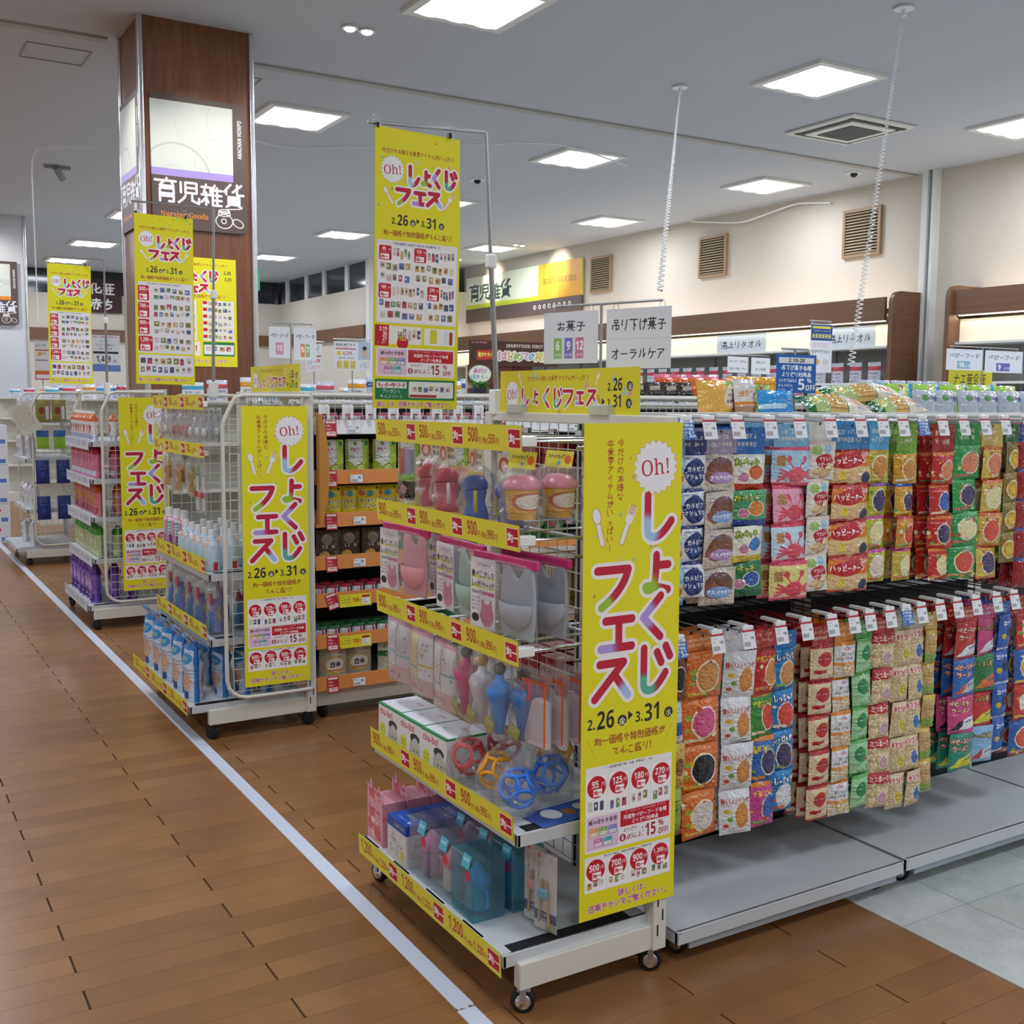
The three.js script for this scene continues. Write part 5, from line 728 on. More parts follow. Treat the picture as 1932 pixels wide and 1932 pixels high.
// [x, y of hook, width, header height, packet height, number behind, header, packets, label]
const SNACKS = [
  [1.859, 1.405, 0.06, 0.05, 0.1, 2, '#4f9ccf', rep({ bg: '#8fc3e4', mid: ['#e0a45a', 0.45, 0.3], ovals: [['#b06a3a', 0.6, 0.6, 0.2, 0.7]], foot: '#3f86c4' }, 4), 'narrow light blue packet strip beside the long poster'],
  [1.918, 1.42, 0.084, 0.055, 0.098, 2, '#26346e', rep({ bg: '#e4e8f0', top: '#24346c', plates: [['#24387a', 0.5, 0.56, 0.42, 0.38]], titles: [['カルピス', '#fff', 0, 0.5, 0.38, 0.15], ['マシュマロ', '#fff', 0, 0.5, 0.58, 0.15]], fine: ['#24387a', 0.16] }, 4), 'white packet strip with large navy ovals on upper hook'],
  [2.01, 1.425, 0.118, 0.065, 0.104, 3, '#9a93a8', [0, 1, 0, 1].map((k) => ({ bg: '#cdc4b6', top: '#b9b2a4', plates: [['#7a4c3c', 0.5, 0.45, 0.4, 0.34], ['#8d5c48', 0.3, 0.6, 0.26, 0.2], [k ? '#7fa4d8' : '#b48fc4', 0.5, 0.64, 0.36, 0.15]], titles: [['アスパラガス', '#fff', 0, 0.5, 0.57, 0.13]], fine: ['#4a5ea4', 0.14, 2] })), 'beige packet strip with brown biscuits on upper hook'],
  [2.114, 1.43, 0.112, 0.075, 0.099, 2, '#2d6db8', [['#e4e6da', '#d66a3a', '#c03a2a'], ['#4aa06a', '#e08a3a', '#2a4a9a'], ['#e8ead8', '#3f86d0', '#d8c23a'], ['#2f7a4a', '#2a62b0', '#2a5a3a']].map(([a, b, f]) => ({ bg: a, mid: [f, 0.8, 0.14], ovals: [[b, 0.66, 0.5, 0.24, 0.8], ['#d88ab0', 0.28, 0.62, 0.14, 0.9]], titles: [['たべっ子', '#d8c832', '#2f6a3a', 0.4, 0.1, 0.2]], foot: f })), 'colourful biscuit packet strip with blue header on upper hook'],
  [2.274, 1.438, 0.132, 0.065, 0.109, 5, '#7fb6dc', [['#a9d2ea', '#dd5a72'], ['#e8a4bc', '#d94860'], ['#c2dcec', '#dd4a64'], ['#e6d98a', '#dd4a58']].map(([a, q]) => ({ bg: a, top: '#d84a6a', foot: '#d8566a', extra: crab(q), stripe: ['#efb8c4', 0.82, 0.1] })), 'light blue and pink crab snack packet strip on upper hook'],
  [2.386, 1.443, 0.096, 0.055, 0.109, 2, '#dedfd8', rep({ bg: '#e3e4da', top: '#d8c8b8', plates: [['#a9cc78', 0.24, 0.24, 0.16, 0.13], ['#9cc6dc', 0.62, 0.2, 0.16, 0.13], ['#b8202e', 0.56, 0.52, 0.34, 0.2]], titles: [['やさしい', '#fff', 0, 0.56, 0.39, 0.11], ['ハッピーターン', '#fff', 0, 0.56, 0.53, 0.12]], extra: cracker, stripe: ['#c86a5a', 0, 0.06] }, 4), 'white packet strip with red oval labels on upper hook'],
  [2.518, 1.438, 0.156, 0.075, 0.106, 3, '#3f86c0', rep({ bg: '#dd7a20', mid: ['#e6c48c', 0.5, 0.44], top: '#b8382a', foot: '#b8382a', plates: [['#bf2426', 0.45, 0.32, 0.4, 0.22, -0.12]], titles: [['ハッピーターン', '#fff', 0, 0.46, 0.22, 0.2], ['ミニ', '#c0282a', '#f2e8d8', 0.86, 0.08, 0.15]], extra: (c, w, h) => { cracker(c, w, h); disc(c, w * 0.86, h * 0.8, w * 0.12, '#22304e', h * 0.15); disc(c, w * 0.28, h * 0.74, w * 0.07, '#e8d23a', h * 0.13); } }, 4), 'orange mini rice cracker packet strip on upper hook'],
  [2.637, 1.444, 0.084, 0.085, 0.1, 3, '#58aede', ov([TAN, PUR, CRM, '#e6d6ca'], 0.5, 0.52, 0.34, 0.95, { tops: ['#d8b23a', '#7a3a84', '#c04a94', '#c04a94'], bg: '#b6c23c', fine: ['#c05a3a', 0.12] }), 'yellow green packet strip with round biscuits on upper hook'],
  [2.762, 1.438, 0.098, 0.085, 0.1, 4, '#7fae3a', ov([TAN, PUR, RDW, CRM], 0.6, 0.56, 0.3, 0.95, { tops: ['#6aa83a', '#2a52a8', '#c23a2e', '#c8468c'], bgs: ['#cf9e34', '#d39a30', '#cf8e34', '#c4ac3c'], fine: ['#efe9d8', 0.2] }), 'amber packet strip with bright coloured seals on upper hook'],
  [2.932, 1.436, 0.1, 0.09, 0.101, 3, '#a62a28', ov(['#d98a5c', BLU, PUR, CRM], 0.6, 0.55, 0.28, 1, { bg: '#c02a26', top: '#d87a34', fine: ['#efd8c8', 0.2] }), 'red packet strip with orange seals on upper hook'],
  [3.05, 1.436, 0.122, 0.07, 0.107, 4, '#2f8f4c', ov(['#d98260', PUR, CRM, '#d8503e'], 0.55, 0.5, 0.32, 0.95, { bg: '#2f9a4c', stripe: ['#6ac07a', 0, 0.12], titles: [['せんべい', '#e6b4c0', '#2a7a3e', 0.62, 0.13, 0.12]] }), 'green packet strip with round biscuits on upper hook'],
  [3.176, 1.434, 0.112, 0.075, 0.108, 2, '#c9b45c', ov(['#d98260', CRM, '#d8503e', PUR], 0.5, 0.52, 0.33, 0.95, { bg: '#cdb452', top: '#d0703a', foot: '#d8702e', titles: [['ソフトせん', '#a8382a', 0, 0.5, 0.12, 0.12]] }), 'mustard yellow packet strip with orange seals on upper hook'],
  [3.278, 1.433, 0.074, 0.06, 0.1, 2, '#2f6a3c', rep({ bg: '#c8762e', stripe: ['#2f7a44', 0, 1], ovals: [['#d9b23a', 0.5, 0.55, 0.34, 0.8]] }, 4), 'orange and green striped packet strip on upper hook'],
  [3.352, 1.433, 0.07, 0.05, 0.1, 3, '#23408a', rep({ bg: '#b02a2c', top: '#23408a', stripe: ['#7a1c22', 0.1, 0.85] }, 5), 'red packet strip with dark blue seals on upper hook'],
  [3.46, 1.433, 0.1, 0.06, 0.105, 2, '#c84a6a', rep({ bg: '#d25a7a', top: '#6ac0d8', ovals: [[CRM, 0.5, 0.5, 0.3, 0.9]] }, 4), 'rose pink packet strip with pale blue seals on upper hook'],
  [1.88, 0.866, 0.052, 0.05, 0.122, 2, '#8a4a2a', [{ bg: '#7a4a34', ovals: [['#2a2224', 0.4, 0.5, 0.36, 0.7]] }, { bg: '#cfd6de', mid: ['#3f5fa4', 0.5, 0.3] }, { bg: '#cfae5a', plates: [['#8a5a3a', 0.5, 0.5, 0.3, 0.2]] }, { bg: '#9db35a', titles: [['けんぴ', '#2f5a2a', 0, 0.5, 0.4, 0.16]] }], 'narrow brown and green packet strip beside the poster'],
  [1.963, 0.868, 0.128, 0.045, 0.132, 2, '#d8762a', ov([TAN, PNK, '#1f1f2a', '#d8d0cc'], 0.55, 0.52, 0.32, 0.95, { bg: '#d9702a', fine: ['#f0d8b8', 0.08], foot: '#c9651f', plates: [['#9db83a', 0.14, 0.4, 0.07, 0.06], ['#9db83a', 0.12, 0.66, 0.05, 0.045]] }), 'orange puff snack packet strip on lower hook'],
  [2.098, 0.866, 0.108, 0.06, 0.132, 2, '#cfd3da', rep({ bg: '#dde1e6', ovals: [['#d9924a', 0.66, 0.6, 0.24, 1.1]], plates: [['#d8b23a', 0.2, 0.5, 0.09, 0.05], ['#6aa84a', 0.26, 0.66, 0.08, 0.05], ['#c2543a', 0.16, 0.8, 0.07, 0.04]], titles: [['えいようリング', '#c04a3a', 0, 0.46, 0.22, 0.12]] }, 4), 'silvery white ring snack packet strip on lower hook'],
  [2.2, 0.86, 0.096, 0.055, 0.131, 1, '#b83428', ov([TAN, RDW, PUR, BLU], 0.66, 0.56, 0.28, 0.95, { bgs: ['#bd2c22', '#3f8f3e', '#2d66b2', '#c84a8c'], tops: ['#a3261e', '#d27a2c', '#d27a2c', '#d27a2c'], titles: [['チョココーン', '#e6d23a', 0, 0.5, 0.18, 0.12]] }), 'red, green and blue corn snack packet strip on lower hook'],
  [2.276, 0.845, 0.084, 0.05, 0.121, 1, '#2f7ac0', ov([TAN, '#d84a3a', '#453a63', '#dfe3ec'], 0.55, 0.62, 0.34, 0.85, { bg: '#2c84c6', titles: [['しっじゃが', '#f4f4f6', '#1c4f8a', 0.5, 0.12, 0.18]], foot: '#2468a8' }), 'bright blue potato snack packet strip on lower hook'],
  [2.428, 0.845, 0.088, 0.06, 0.107, 7, '#b02a2a', rep({ bg: '#e4d2b0', top: '#ad2a2c', foot: '#ad2a2c', stripe: ['#d8bf94', 0.1, 0.82], plates: [['#b3242a', 0.56, 0.4, 0.32, 0.2]], extra: (c, w, h) => { fillR(c, w * 0.1, h * 0.68, w * 0.5, h * 0.1, '#b3242a', 4); disc(c, w * 0.82, h * 0.26, w * 0.08, '#d8a23a'); }, fine: ['#efc8b8', 0.36, 1] }, 5), 'cream and red biscuit packet strip in a deep bunch'],
  [2.52, 0.845, 0.082, 0.06, 0.107, 3, '#d8862a', rep({ bg: '#e2e4e6', top: '#d8862a', bean: [0.62, 0.4, '#d8b060', 60], titles: [['おいしい', '#5a5a60', 0, 0.5, 0.26, 0.11], ['パクパクボー', '#5a5a60', 0, 0.5, 0.4, 0.11]], plates: [['#c8a0b4', 0.5, 0.18, 0.18, 0.05]], mid: ['#e09a5a', 0.55, 0.1] }, 5), 'orange and white bolo biscuit packet strip on lower hook'],
  [2.604, 0.842, 0.078, 0.055, 0.106, 1, '#3f9a4a', rep({ bg: '#9ccf9a', top: '#5fb05a', foot: '#5fb05a', plates: [['#2f8a4a', 0.46, 0.4, 0.3, 0.22], ['#c2442f', 0.78, 0.56, 0.07, 0.05]], fine: ['#dff0dc', 0.36], titles: [['10', '#3f7a3a', 0, 0.8, 0.7, 0.13]] }, 5), 'pale green vegetable biscuit packet strip on lower hook'],
  [2.693, 0.845, 0.09, 0.05, 0.111, 4, '#b3262e', rep({ bg: '#cdb48c', bean: [0.3, 0.7, BEAN, 90], mid: ['#b3262e', 0, 0.3], titles: [['ミニボーロ', '#efe4d4', 0, 0.5, 0.08, 0.17]], ovals: [['#d8a8b8', 0.6, 0.68, 0.18, 1]] }, 5), 'clear bolo ball packet strip with red labels'],
  [2.776, 0.845, 0.07, 0.05, 0.115, 3, '#b0a898', rep({ bg: '#d2bd94', bean: [0.2, 0.8, BEAN, 80], titles: [['タマゴボーロ', '#c8485a', '#efe4d4', 0.5, 0.08, 0.17]], ovals: [['#e0c83a', 0.55, 0.62, 0.18, 0.9]] }, 5), 'clear egg bolo packet strip beside the red-label one'],
  [2.848, 0.845, 0.076, 0.05, 0.115, 2, '#b0a898', rep({ bg: '#d2bd94', bean: [0.2, 0.8, BEAN, 80], titles: [['タマゴボーロ', '#c8485a', '#efe4d4', 0.5, 0.08, 0.17]], ovals: [['#4a7ac0', 0.55, 0.62, 0.2, 0.9]] }, 5), 'clear egg bolo packet strip beside the narrow tan one'],
  [2.915, 0.84, 0.056, 0.06, 0.106, 2, '#c8a85a', rep({ bg: '#c9ab74', mid: ['#86a84a', 0.7, 0.25], top: '#d8b84a', fine: ['#7a4a34', 0.3, 2] }, 5), 'narrow tan packet strip ending a lower hook row'],
  [3.09, 0.84, 0.11, 0.05, 0.125, 4, '#b8322e', [['#bd3630', '#d8dce4', '#e8ecf0'], ['#2f6ab8', '#c8ccd4', '#d0562e'], ['#cf4a84', '#e8e8ea', '#22222a'], ['#2a8a72', '#d8c82a', '#e8d83a']].map(([a, b, d]) => ({ bg: a, extra: train(b, d), titles: [['ベビースター', '#e8d8c4', '#8a1f1f', 0.46, 0.12, 0.15], ['ラーメン', '#efe0c8', '#a02a22', 0.42, 0.3, 0.15]] })), 'train print noodle packet strip with red top'],
  [3.197, 0.84, 0.098, 0.05, 0.122, 3, '#b84a7a', [['#c4487e', '#e2e6ec', '#d8dce4'], ['#2f7a3e', '#d8683a', '#e07a3a'], ['#c0332e', '#d8ca3a', '#e2d23a'], ['#88b4d8', '#c8d0dc', '#c23a3e']].map(([a, b, d]) => ({ bg: a, extra: train(b, d), titles: [['ラーメン丸', '#d8c25a', '#2f2a22', 0.36, 0.16, 0.15]] })), 'train print noodle packet strip with pink top'],
  [3.283, 0.84, 0.076, 0.045, 0.118, 3, '#2a55a8', rep({ bg: '#2a5cae', plates: [['#d8b23a', 0.3, 0.6, 0.14, 0.08], ['#1a2f5a', 0.66, 0.5, 0.2, 0.16]], titles: [['おやつ', '#e8ecf4', 0, 0.5, 0.14, 0.16]], foot: '#cfd8e8' }, 4), 'dark blue dried fish snack packet strip on lower hook'],
  [3.42, 0.84, 0.12, 0.05, 0.125, 3, '#b03428', ov(['#e0d8cc', '#d8a23a', '#e0d8cc', '#d85a3a'], 0.5, 0.5, 0.3, 0.9, { bgs: ['#c23a2c', '#2f5ea8', '#c23a2c', '#2f5ea8'], foot: '#a82a28' }), 'red and blue packet strip with round biscuits on lower hook'],
];
const memo = new Map();
const printOf = (w, h, s) => { if (!memo.has(s)) memo.set(s, packet(w, h, s)); return memo.get(s); };
SNACKS.forEach(([x, y, w, hh, ph, behind, head, packs, lbl], n) => {
  const group = lbl.replace(/ on (upper|lower) hook.*| in a deep bunch.*| at the end.*| half hidden.*/, '') + ' bunch';
  const headPrint = print(w * 1000, hh * 1000, (c, W, H) => { fillR(c, 0, 0, W, H, head); fine(c, W * 0.12, H * 0.25, W * 0.76, Math.max(8, H * 0.2), '#efe6d4', 2); disc(c, W / 2, H * 0.1, 4, '#222'); });
  const t = thing('snack_strip', lbl + ', frontmost of its bunch', 'snack packs', [x, y, -2.238], group, rr(-0.05, 0.05));
  part(t, 'header', card(w * 0.98, hh, headPrint).translate(0, -hh / 2, 0), printMat(headPrint, 'film'));
  const geos = new Map();
  packs.forEach((s, i) => {
    if (!geos.has(s)) geos.set(s, bag(w, ph * 1.01, 0.03, printOf(w, ph, s), { seal: 0.06, crumple: 0.6, nx: 7, ny: 9, seed: n * 3 + i }));
    part(t, 'packet', geos.get(s), printMat(printOf(w, ph, s), 'film'), [rr(-0.002, 0.002), -hh - (i + 1) * ph, rr(-0.004, 0.004)], [rr(-0.09, 0.07), rr(-0.14, 0.14), rr(-0.025, 0.025)]);
  });
  for (let k = 1; k <= behind; k++) copyOf(t, [x + rr(-0.008, 0.004), y - rr(0, 0.004), -2.238 - k * (behind > 5 ? 0.04 : 0.046)], lbl + ', behind the front one', group, rr(-0.03, 0.03));
});
// ---------- goods on the rack beside the snack shelves ----------
const AISLE = -Math.PI / 2;   // a thing turned this way faces the aisle
const face = (name, lbl, cat, pos, group, dy = 0) => thing(name, lbl, cat, pos, group, AISLE + dy);
const tint = (c, o = 0.45, r = 0.3) => phys(c, r, { transmission: o, thickness: 0 });
const clearBag = (w, h, d, o) => bag(w, h, d, null, { crumple: 0.5, seal: 0.04, nx: 8, ny: 10, ...o });
// cutlery case
{ const p = print(110, 120, (c, w, h) => { fillR(c, 0, 0, w, h, '#1e1c20'); fillR(c, 0, 0, w, h * 0.34, '#8ec63a'); fine(c, 12, 10, w - 24, 18, '#2a3a1a', 1); disc(c, w / 2, h * 0.66, w * 0.2, '#c8909a'); });
  const t = face('cutlery_case', 'chopsticks in a clear sleeve with black and green label beside the pink straw bottles', 'cutlery', [1.4, 1.19, -2.92], undefined, 0.2);
  part(t, 'sleeve', clearBag(0.085, 0.19, 0.03), M.film); part(t, 'label', bag(0.08, 0.075, 0.026, p, { foot: 0.8, seal: 0.02 }), printMat(p, 'film'), [0, 0.02, 0.001]);
  part(t, 'chopstick', merge([rod([-0.02, 0.015, 0.004], [-0.024, 0.165, 0.004], 0.006, 8), rod([-0.008, 0.015, 0], [-0.012, 0.165, 0], 0.006, 8)]), mat(0xd8562a, 0.4)); part(t, 'case', rbox(0.03, 0.155, 0.018, 0.006, 0.014, 0.09, 0), mat(0x9aa4c0, 0.35)); }
// straw bottles
const strawCard = print(170, 90, (c, w, h) => { fillR(c, 0, 0, w, h, '#d9d3c4'); disc(c, w * 0.24, h * 0.5, h * 0.34, '#c8625e'); disc(c, w * 0.24, h * 0.52, h * 0.2, '#e8c8b8'); txt(c, 'Straw', w * 0.48, h * 0.16, h * 0.26, { color: '#3a3436' }); txt(c, 'Bottle', w * 0.52, h * 0.5, h * 0.26, { color: '#3a3436' }); disc(c, w * 0.45, h * 0.2, 4, '#c04a6a'); });
const cupBody = lathe([[0, 0], [0.03, 0], [0.034, 0.006], [0.034, 0.02], [0.027, 0.045], [0.026, 0.055], [0.031, 0.075], [0.031, 0.085], [0, 0.086]], 18);
function strawBottle(lbl, pos, body, lid, handle, dy) {
  const t = face('straw_bottle', lbl, 'bottle', pos, undefined, dy);
  part(t, 'body', cupBody, tint(body, 0.3), [0, 0.01, 0], [0, 0, 0.12]);
  part(t, 'lid', lathe([[0.035, 0], [0.036, 0.014], [0.034, 0.02], [0.028, 0.03], [0.016, 0.037], [0, 0.038]], 16), mat(lid, 0.3), [-0.0105, 0.094, 0], [0, 0, 0.12]);
  part(t, 'spout', rbox(0.03, 0.016, 0.022, 0.006), mat(handle, 0.35), [-0.02, 0.132, 0.004], [0, 0, 0.3]);
  for (const s of [-1, 1]) part(t, 'handle', bend([[s * 0.026, 0.09, 0.01], [s * 0.044, 0.085, 0.016], [s * 0.046, 0.06, 0.016], [s * 0.036, 0.04, 0.012]], 0.0055, 8, 12), mat(handle, 0.35));
  part(t, 'bag', clearBag(0.125, 0.165, 0.088, { seal: 0.02, foot: 0.5 }), M.film); part(t, 'header_card', card(0.125, 0.06, strawCard), printMat(strawCard, 'card'), [0, 0.172, 0]);
}
strawBottle('pink straw bottle in clear bag next to the cutlery case', [1.42, 1.185, -2.79], 0xe0506e, 0xc41c40, 0xeac4d0, 0.15);
strawBottle('pink straw bottle in clear bag next to a blue straw bottle', [1.4, 1.18, -2.66], 0xe0506e, 0xc41c40, 0xf0d8e0, -0.1);
strawBottle('blue straw bottle with yellow handles next to a pink one', [1.4, 1.17, -2.5], 0x3a6ad0, 0x104aa8, 0xc8c03a, -0.2);
strawBottle('blue straw bottle with yellow handles next to the yellow snack cups', [1.44, 1.16, -2.385], 0x3a6ad0, 0x104aa8, 0xb8c03a, 0.1);
const cupCard = print(150, 70, (c, w, h) => { fillR(c, 0, 0, w, h, '#d8cf4a'); txt(c, 'スナックカップ', w * 0.4, h * 0.2, h * 0.26, { color: '#2a2a22', align: 'c', fit: w * 0.6, weight: 0.13 }); disc(c, w * 0.82, h * 0.5, h * 0.26, '#d8622a'); disc(c, w * 0.52, h * 0.72, h * 0.12, '#4aa8d0'); });
const cupPrint = print(180, 130, (c, w, h) => { fillR(c, 0, 0, w, h, '#e0ae3a'); disc(c, w * 0.25, h * 0.42, h * 0.3, '#d86a3a'); disc(c, w * 0.25, h * 0.42, h * 0.24, '#efe4d4'); disc(c, w * 0.6, h * 0.4, h * 0.16, '#d84a94'); disc(c, w * 0.55, h * 0.7, h * 0.15, '#e08a2a'); disc(c, w * 0.75, h * 0.78, h * 0.15, '#4aa4d4'); fillR(c, w * 0.85, h * 0.3, w * 0.12, h * 0.4, '#d8d24a'); });
for (const [x, z, l] of [[1.388, -2.25, 'yellow snack cup with pink lid in clear bag beside a blue straw bottle'], [1.495, -2.25, 'yellow snack cup with pink lid in clear bag nearest the long poster']]) {
  const t = face('snack_cup', l, 'cup', [x, 1.2, z], undefined, 0.15);
  part(t, 'cup', inked(new THREE.CylinderGeometry(0.044, 0.036, 0.075, 20).translate(0, 0.05, 0), cupPrint), printMat(cupPrint, 'film'));
  part(t, 'lid', lathe([[0.047, 0], [0.047, 0.01], [0.03, 0.03], [0, 0.034]], 18), tint(0xe88aa0, 0.2), [0, 0.087, 0]);
  part(t, 'bag', clearBag(0.15, 0.14, 0.1, { foot: 0.6 }), M.film); part(t, 'header_card', card(0.1, 0.042, cupCard), printMat(cupCard, 'card'), [0, 0.155, 0], [-0.2, 0, 0]);
}
// silicone bibs
const bibCard = print(190, 300, (c, w, h) => { fillR(c, 0, 0, w, h, '#e4dfe6'); c.strokeStyle = '#888'; c.strokeRect(w * 0.16, h * 0.06, w * 0.72, h * 0.08); fine(c, w * 0.22, h * 0.08, w * 0.6, 15, '#5a5460', 1); fillR(c, w * 0.04, h * 0.26, w * 0.9, h * 0.03, '#dcd84a'); fillR(c, w * 0.04, h * 0.4, w * 0.94, h * 0.03, '#dcd84a'); txt(c, '食べこぼしを', w * 0.5, h * 0.18, h * 0.1, { align: 'c', fit: w * 0.92, weight: 0.13 }); txt(c, 'しっかりキャッチ', w * 0.5, h * 0.32, h * 0.1, { align: 'c', fit: w * 0.92, weight: 0.13 }); txt(c, 'Smart Bib', w * 0.06, h * 0.46, h * 0.06, {}); fillR(c, w * 0.5, h * 0.47, w * 0.46, h * 0.05, '#c83a84'); fine(c, w * 0.06, h * 0.56, w * 0.36, 11, '#777', 4); disc(c, w * 0.2, h * 0.86, w * 0.15, '#2a2428', h * 0.06); disc(c, w * 0.66, h * 0.8, w * 0.27, '#cf5a8a', h * 0.16); fillR(c, w * 0.45, h * 0.58, w * 0.42, h * 0.2, '#cf5a8a', 14); disc(c, w * 0.66, h * 0.58, w * 0.12, '#e4dfe6', h * 0.07); });
const bibShape = new THREE.Shape(); bibShape.moveTo(-0.06, -0.09); bibShape.quadraticCurveTo(-0.075, 0, -0.055, 0.085); bibShape.lineTo(-0.03, 0.09); bibShape.quadraticCurveTo(0, 0.01, 0.035, 0.09); bibShape.lineTo(0.058, 0.085); bibShape.quadraticCurveTo(0.078, 0, 0.06, -0.09);
const bibGeo = new THREE.ExtrudeGeometry(bibShape, { depth: 0.006, bevelEnabled: true, bevelSize: 0.002, bevelThickness: 0.002, bevelSegments: 1, curveSegments: 8 });
const pocketGeo = new THREE.SphereGeometry(0.066, 18, 10, 0, Math.PI, Math.PI * 0.42, Math.PI * 0.58).scale(1, 0.85, 0.45);
const pinkBand = mat(0xd2347e, 0.25);
function bib(lbl, pos, col, dy) {
  const t = face('silicone_bib', lbl, 'bib', pos, undefined, dy);
  part(t, 'bib', bibGeo, mat(col, 0.6), [0.055, -0.1, 0.004]); part(t, 'pocket', pocketGeo, mat(col, 0.55), [0.055, -0.118, 0.01]);
  part(t, 'label_card', card(0.11, 0.18, bibCard), printMat(bibCard, 'card'), [-0.075, -0.1, 0.022]);
  part(t, 'bag', clearBag(0.268, 0.19, 0.055, { foot: 0.7, crumple: 0.15 }).translate(0, -0.192, 0.006), M.film); part(t, 'top_band', rbox(0.27, 0.024, 0.014, 0.005), pinkBand, [0, -0.006, 0.006]);
}
bib('pale pink bib in a clear bag with a pink top band', [1.375, 1.128, -2.86], 0xe4a0ac, 0.06);
bib('sky blue bib in a clear bag tucked behind pink and green bibs', [1.44, 1.124, -2.7], 0x7fb2d8, -0.1);
bib('sage green bib in a clear bag with a pink top band', [1.39, 1.12, -2.545], 0xa9c6b8, -0.05);
bib('grey bib in a clear bag with a pink top band, before another grey one', [1.378, 1.112, -2.3], 0xaab2bc, 0.08);
bib('grey bib in a clear bag half hidden behind another grey one', [1.46, 1.112, -2.29], 0xaab2bc, 0.12);
// folded gauze cloths
const gauze = [['#e2e0e2', '#d6d2d8', '#9cc4d4'], ['#e3d3a4', '#e4e2e6', '#d8c04a'], ['#e4e0da', '#e2dfe2', '#7fb8cc']].map(([a, b, r], i) => print(200, 260, (c, w, h) => { fillR(c, 0, 0, w * 0.5, h, a); fillR(c, w * 0.52, 0, w * 0.48, h, b); for (let k = 0; k < 50; k++) disc(c, rnd() * w, rnd() * h, rr(2, 6), pick(['#8a8a92', '#b08a8a', '#d8a8a8', '#9aa8b8', '#c8b090'])); fillR(c, 0, 0, w, h * 0.07, '#dfa0b4'); fillR(c, 0, h * (0.5 + i * 0.06), w * 0.5, h * 0.035, i === 1 ? '#7fb8cc' : r); fillR(c, w * 0.52, h * (0.55 - i * 0.05), w * 0.48, h * 0.035, r); fillR(c, 0, h * 0.74, w, h * 0.26, '#d8b4b4'); fine(c, w * 0.1, h * 0.84, w * 0.7, 26, '#a86a74'); fillR(c, w * 0.495, h * 0.07, w * 0.03, h * 0.67, '#9a9498'); }));
[-2.94, -2.79, -2.645].forEach((z, i) => {
  const t = face('gauze_cloths', ['pair of white gauze cloths in a clear pack at the end of their row', 'pair of cream and white gauze cloths in a clear pack', 'pair of grey and white gauze cloths beside the pink squeeze bottle'][i], 'cloth', [1.385, 0.84 - i * 0.006, z], undefined, 0.05 - i * 0.05);
  part(t, 'cloths', bag(0.145, 0.185, 0.03, gauze[i], { foot: 0.8, crumple: 0.1 }).translate(0, -0.185, 0), printMat(gauze[i], 'matte')); part(t, 'bag', clearBag(0.152, 0.2, 0.042, { foot: 0.7 }).translate(0, -0.193, 0), M.film); part(t, 'hanger', rbox(0.05, 0.02, 0.002, 0.0009), tint(0xe8a4bc, 0.3), [0, 0.01, 0]);
});
// squeeze bottles
const pear = lathe([[0, -0.08], [0.012, -0.08], [0.014, -0.06], [0.022, -0.02], [0.034, 0.02], [0.036, 0.034], [0.028, 0.05], [0.013, 0.06], [0.01, 0.075], [0, 0.076]], 18), leafTag = print(60, 50, (c, w, h) => { fillR(c, 0, 0, w, h, '#93965c'); fine(c, 6, 10, w - 12, 9, '#d8d8b8', 2); });
[[-2.53, 0xd75a8c, 0x3a3034, 'pink pear-shaped squeeze bottle in a clear pack'], [-2.445, 0xd9d6dc, 0xc8932f, 'white pear-shaped squeeze bottle with amber cap in a clear pack'], [-2.355, 0x4d8fe0, 0x2c2a30, 'blue pear-shaped squeeze bottle in a clear pack between the white one and another blue'], [-2.285, 0x3a7ac4, 0x2c2a30, 'blue pear-shaped squeeze bottle in a clear pack beside the orange-lined packs']].forEach(([z, q, cap, l], i) => {
  const t = face('squeeze_bottle', l, 'bottle', [1.39 + (i === 3 ? 0.03 : 0), 0.735 - i * 0.004, z], undefined, i * 0.1 - 0.1);
  part(t, 'body', pear, mat(q, 0.3)); part(t, 'cap', lathe([[0, 0], [0.01, 0], [0.016, 0.008], [0.016, 0.02], [0.008, 0.028], [0, 0.029]], 14), mat(cap, 0.5), [0, 0.076, 0]);
  part(t, 'bag', clearBag(0.098, 0.215, 0.066, { crumple: 0.4 }).translate(0, -0.1, 0), M.film); part(t, 'tag', card(0.042, 0.034, leafTag), printMat(leafTag, 'card'), [0, -0.05, 0.034], [0, 0, -0.4]);
});
// flat clear packs lined in orange
const trayShape = new THREE.Shape(); trayShape.moveTo(-0.036, -0.06); trayShape.quadraticCurveTo(-0.05, -0.06, -0.042, -0.03); trayShape.lineTo(-0.016, 0.045); trayShape.quadraticCurveTo(-0.01, 0.056, 0.004, 0.056); trayShape.lineTo(0.03, 0.05); trayShape.lineTo(0.036, -0.06);
const trayGeo = new THREE.ExtrudeGeometry(trayShape, { depth: 0.012, bevelEnabled: true, bevelSize: 0.003, bevelThickness: 0.003, bevelSegments: 2, curveSegments: 6 });
for (let i = 0; i < 4; i++) {
  const t = face('feeding_set', 'orange-lined flat clear pack with white tray and red ring', 'feeding set', [1.42 + i * 0.048, 0.84, -2.225 + i * 0.006], 'orange-lined clear packs on one hook', 0.1);
  part(t, 'bag', clearBag(0.118, 0.2, 0.022, { crumple: 0.2 }).translate(0, -0.2, 0), M.film); part(t, 'tray', trayGeo, tint(0xeadfe2, 0.25), [0.006, -0.13, -0.008]);
  part(t, 'orange_line', merge([box(0.006, 0.16, 0.001, 0.047, -0.105, 0.012), box(0.09, 0.006, 0.001, 0.002, -0.03, 0.012)]), mat(0xe0662a, 0.4)); part(t, 'ring', new THREE.TorusGeometry(0.02, 0.007, 8, 18).scale(0.7, 1.2, 1), mat(0xe0485a, 0.35), [-0.034, -0.06, 0.004]);
}
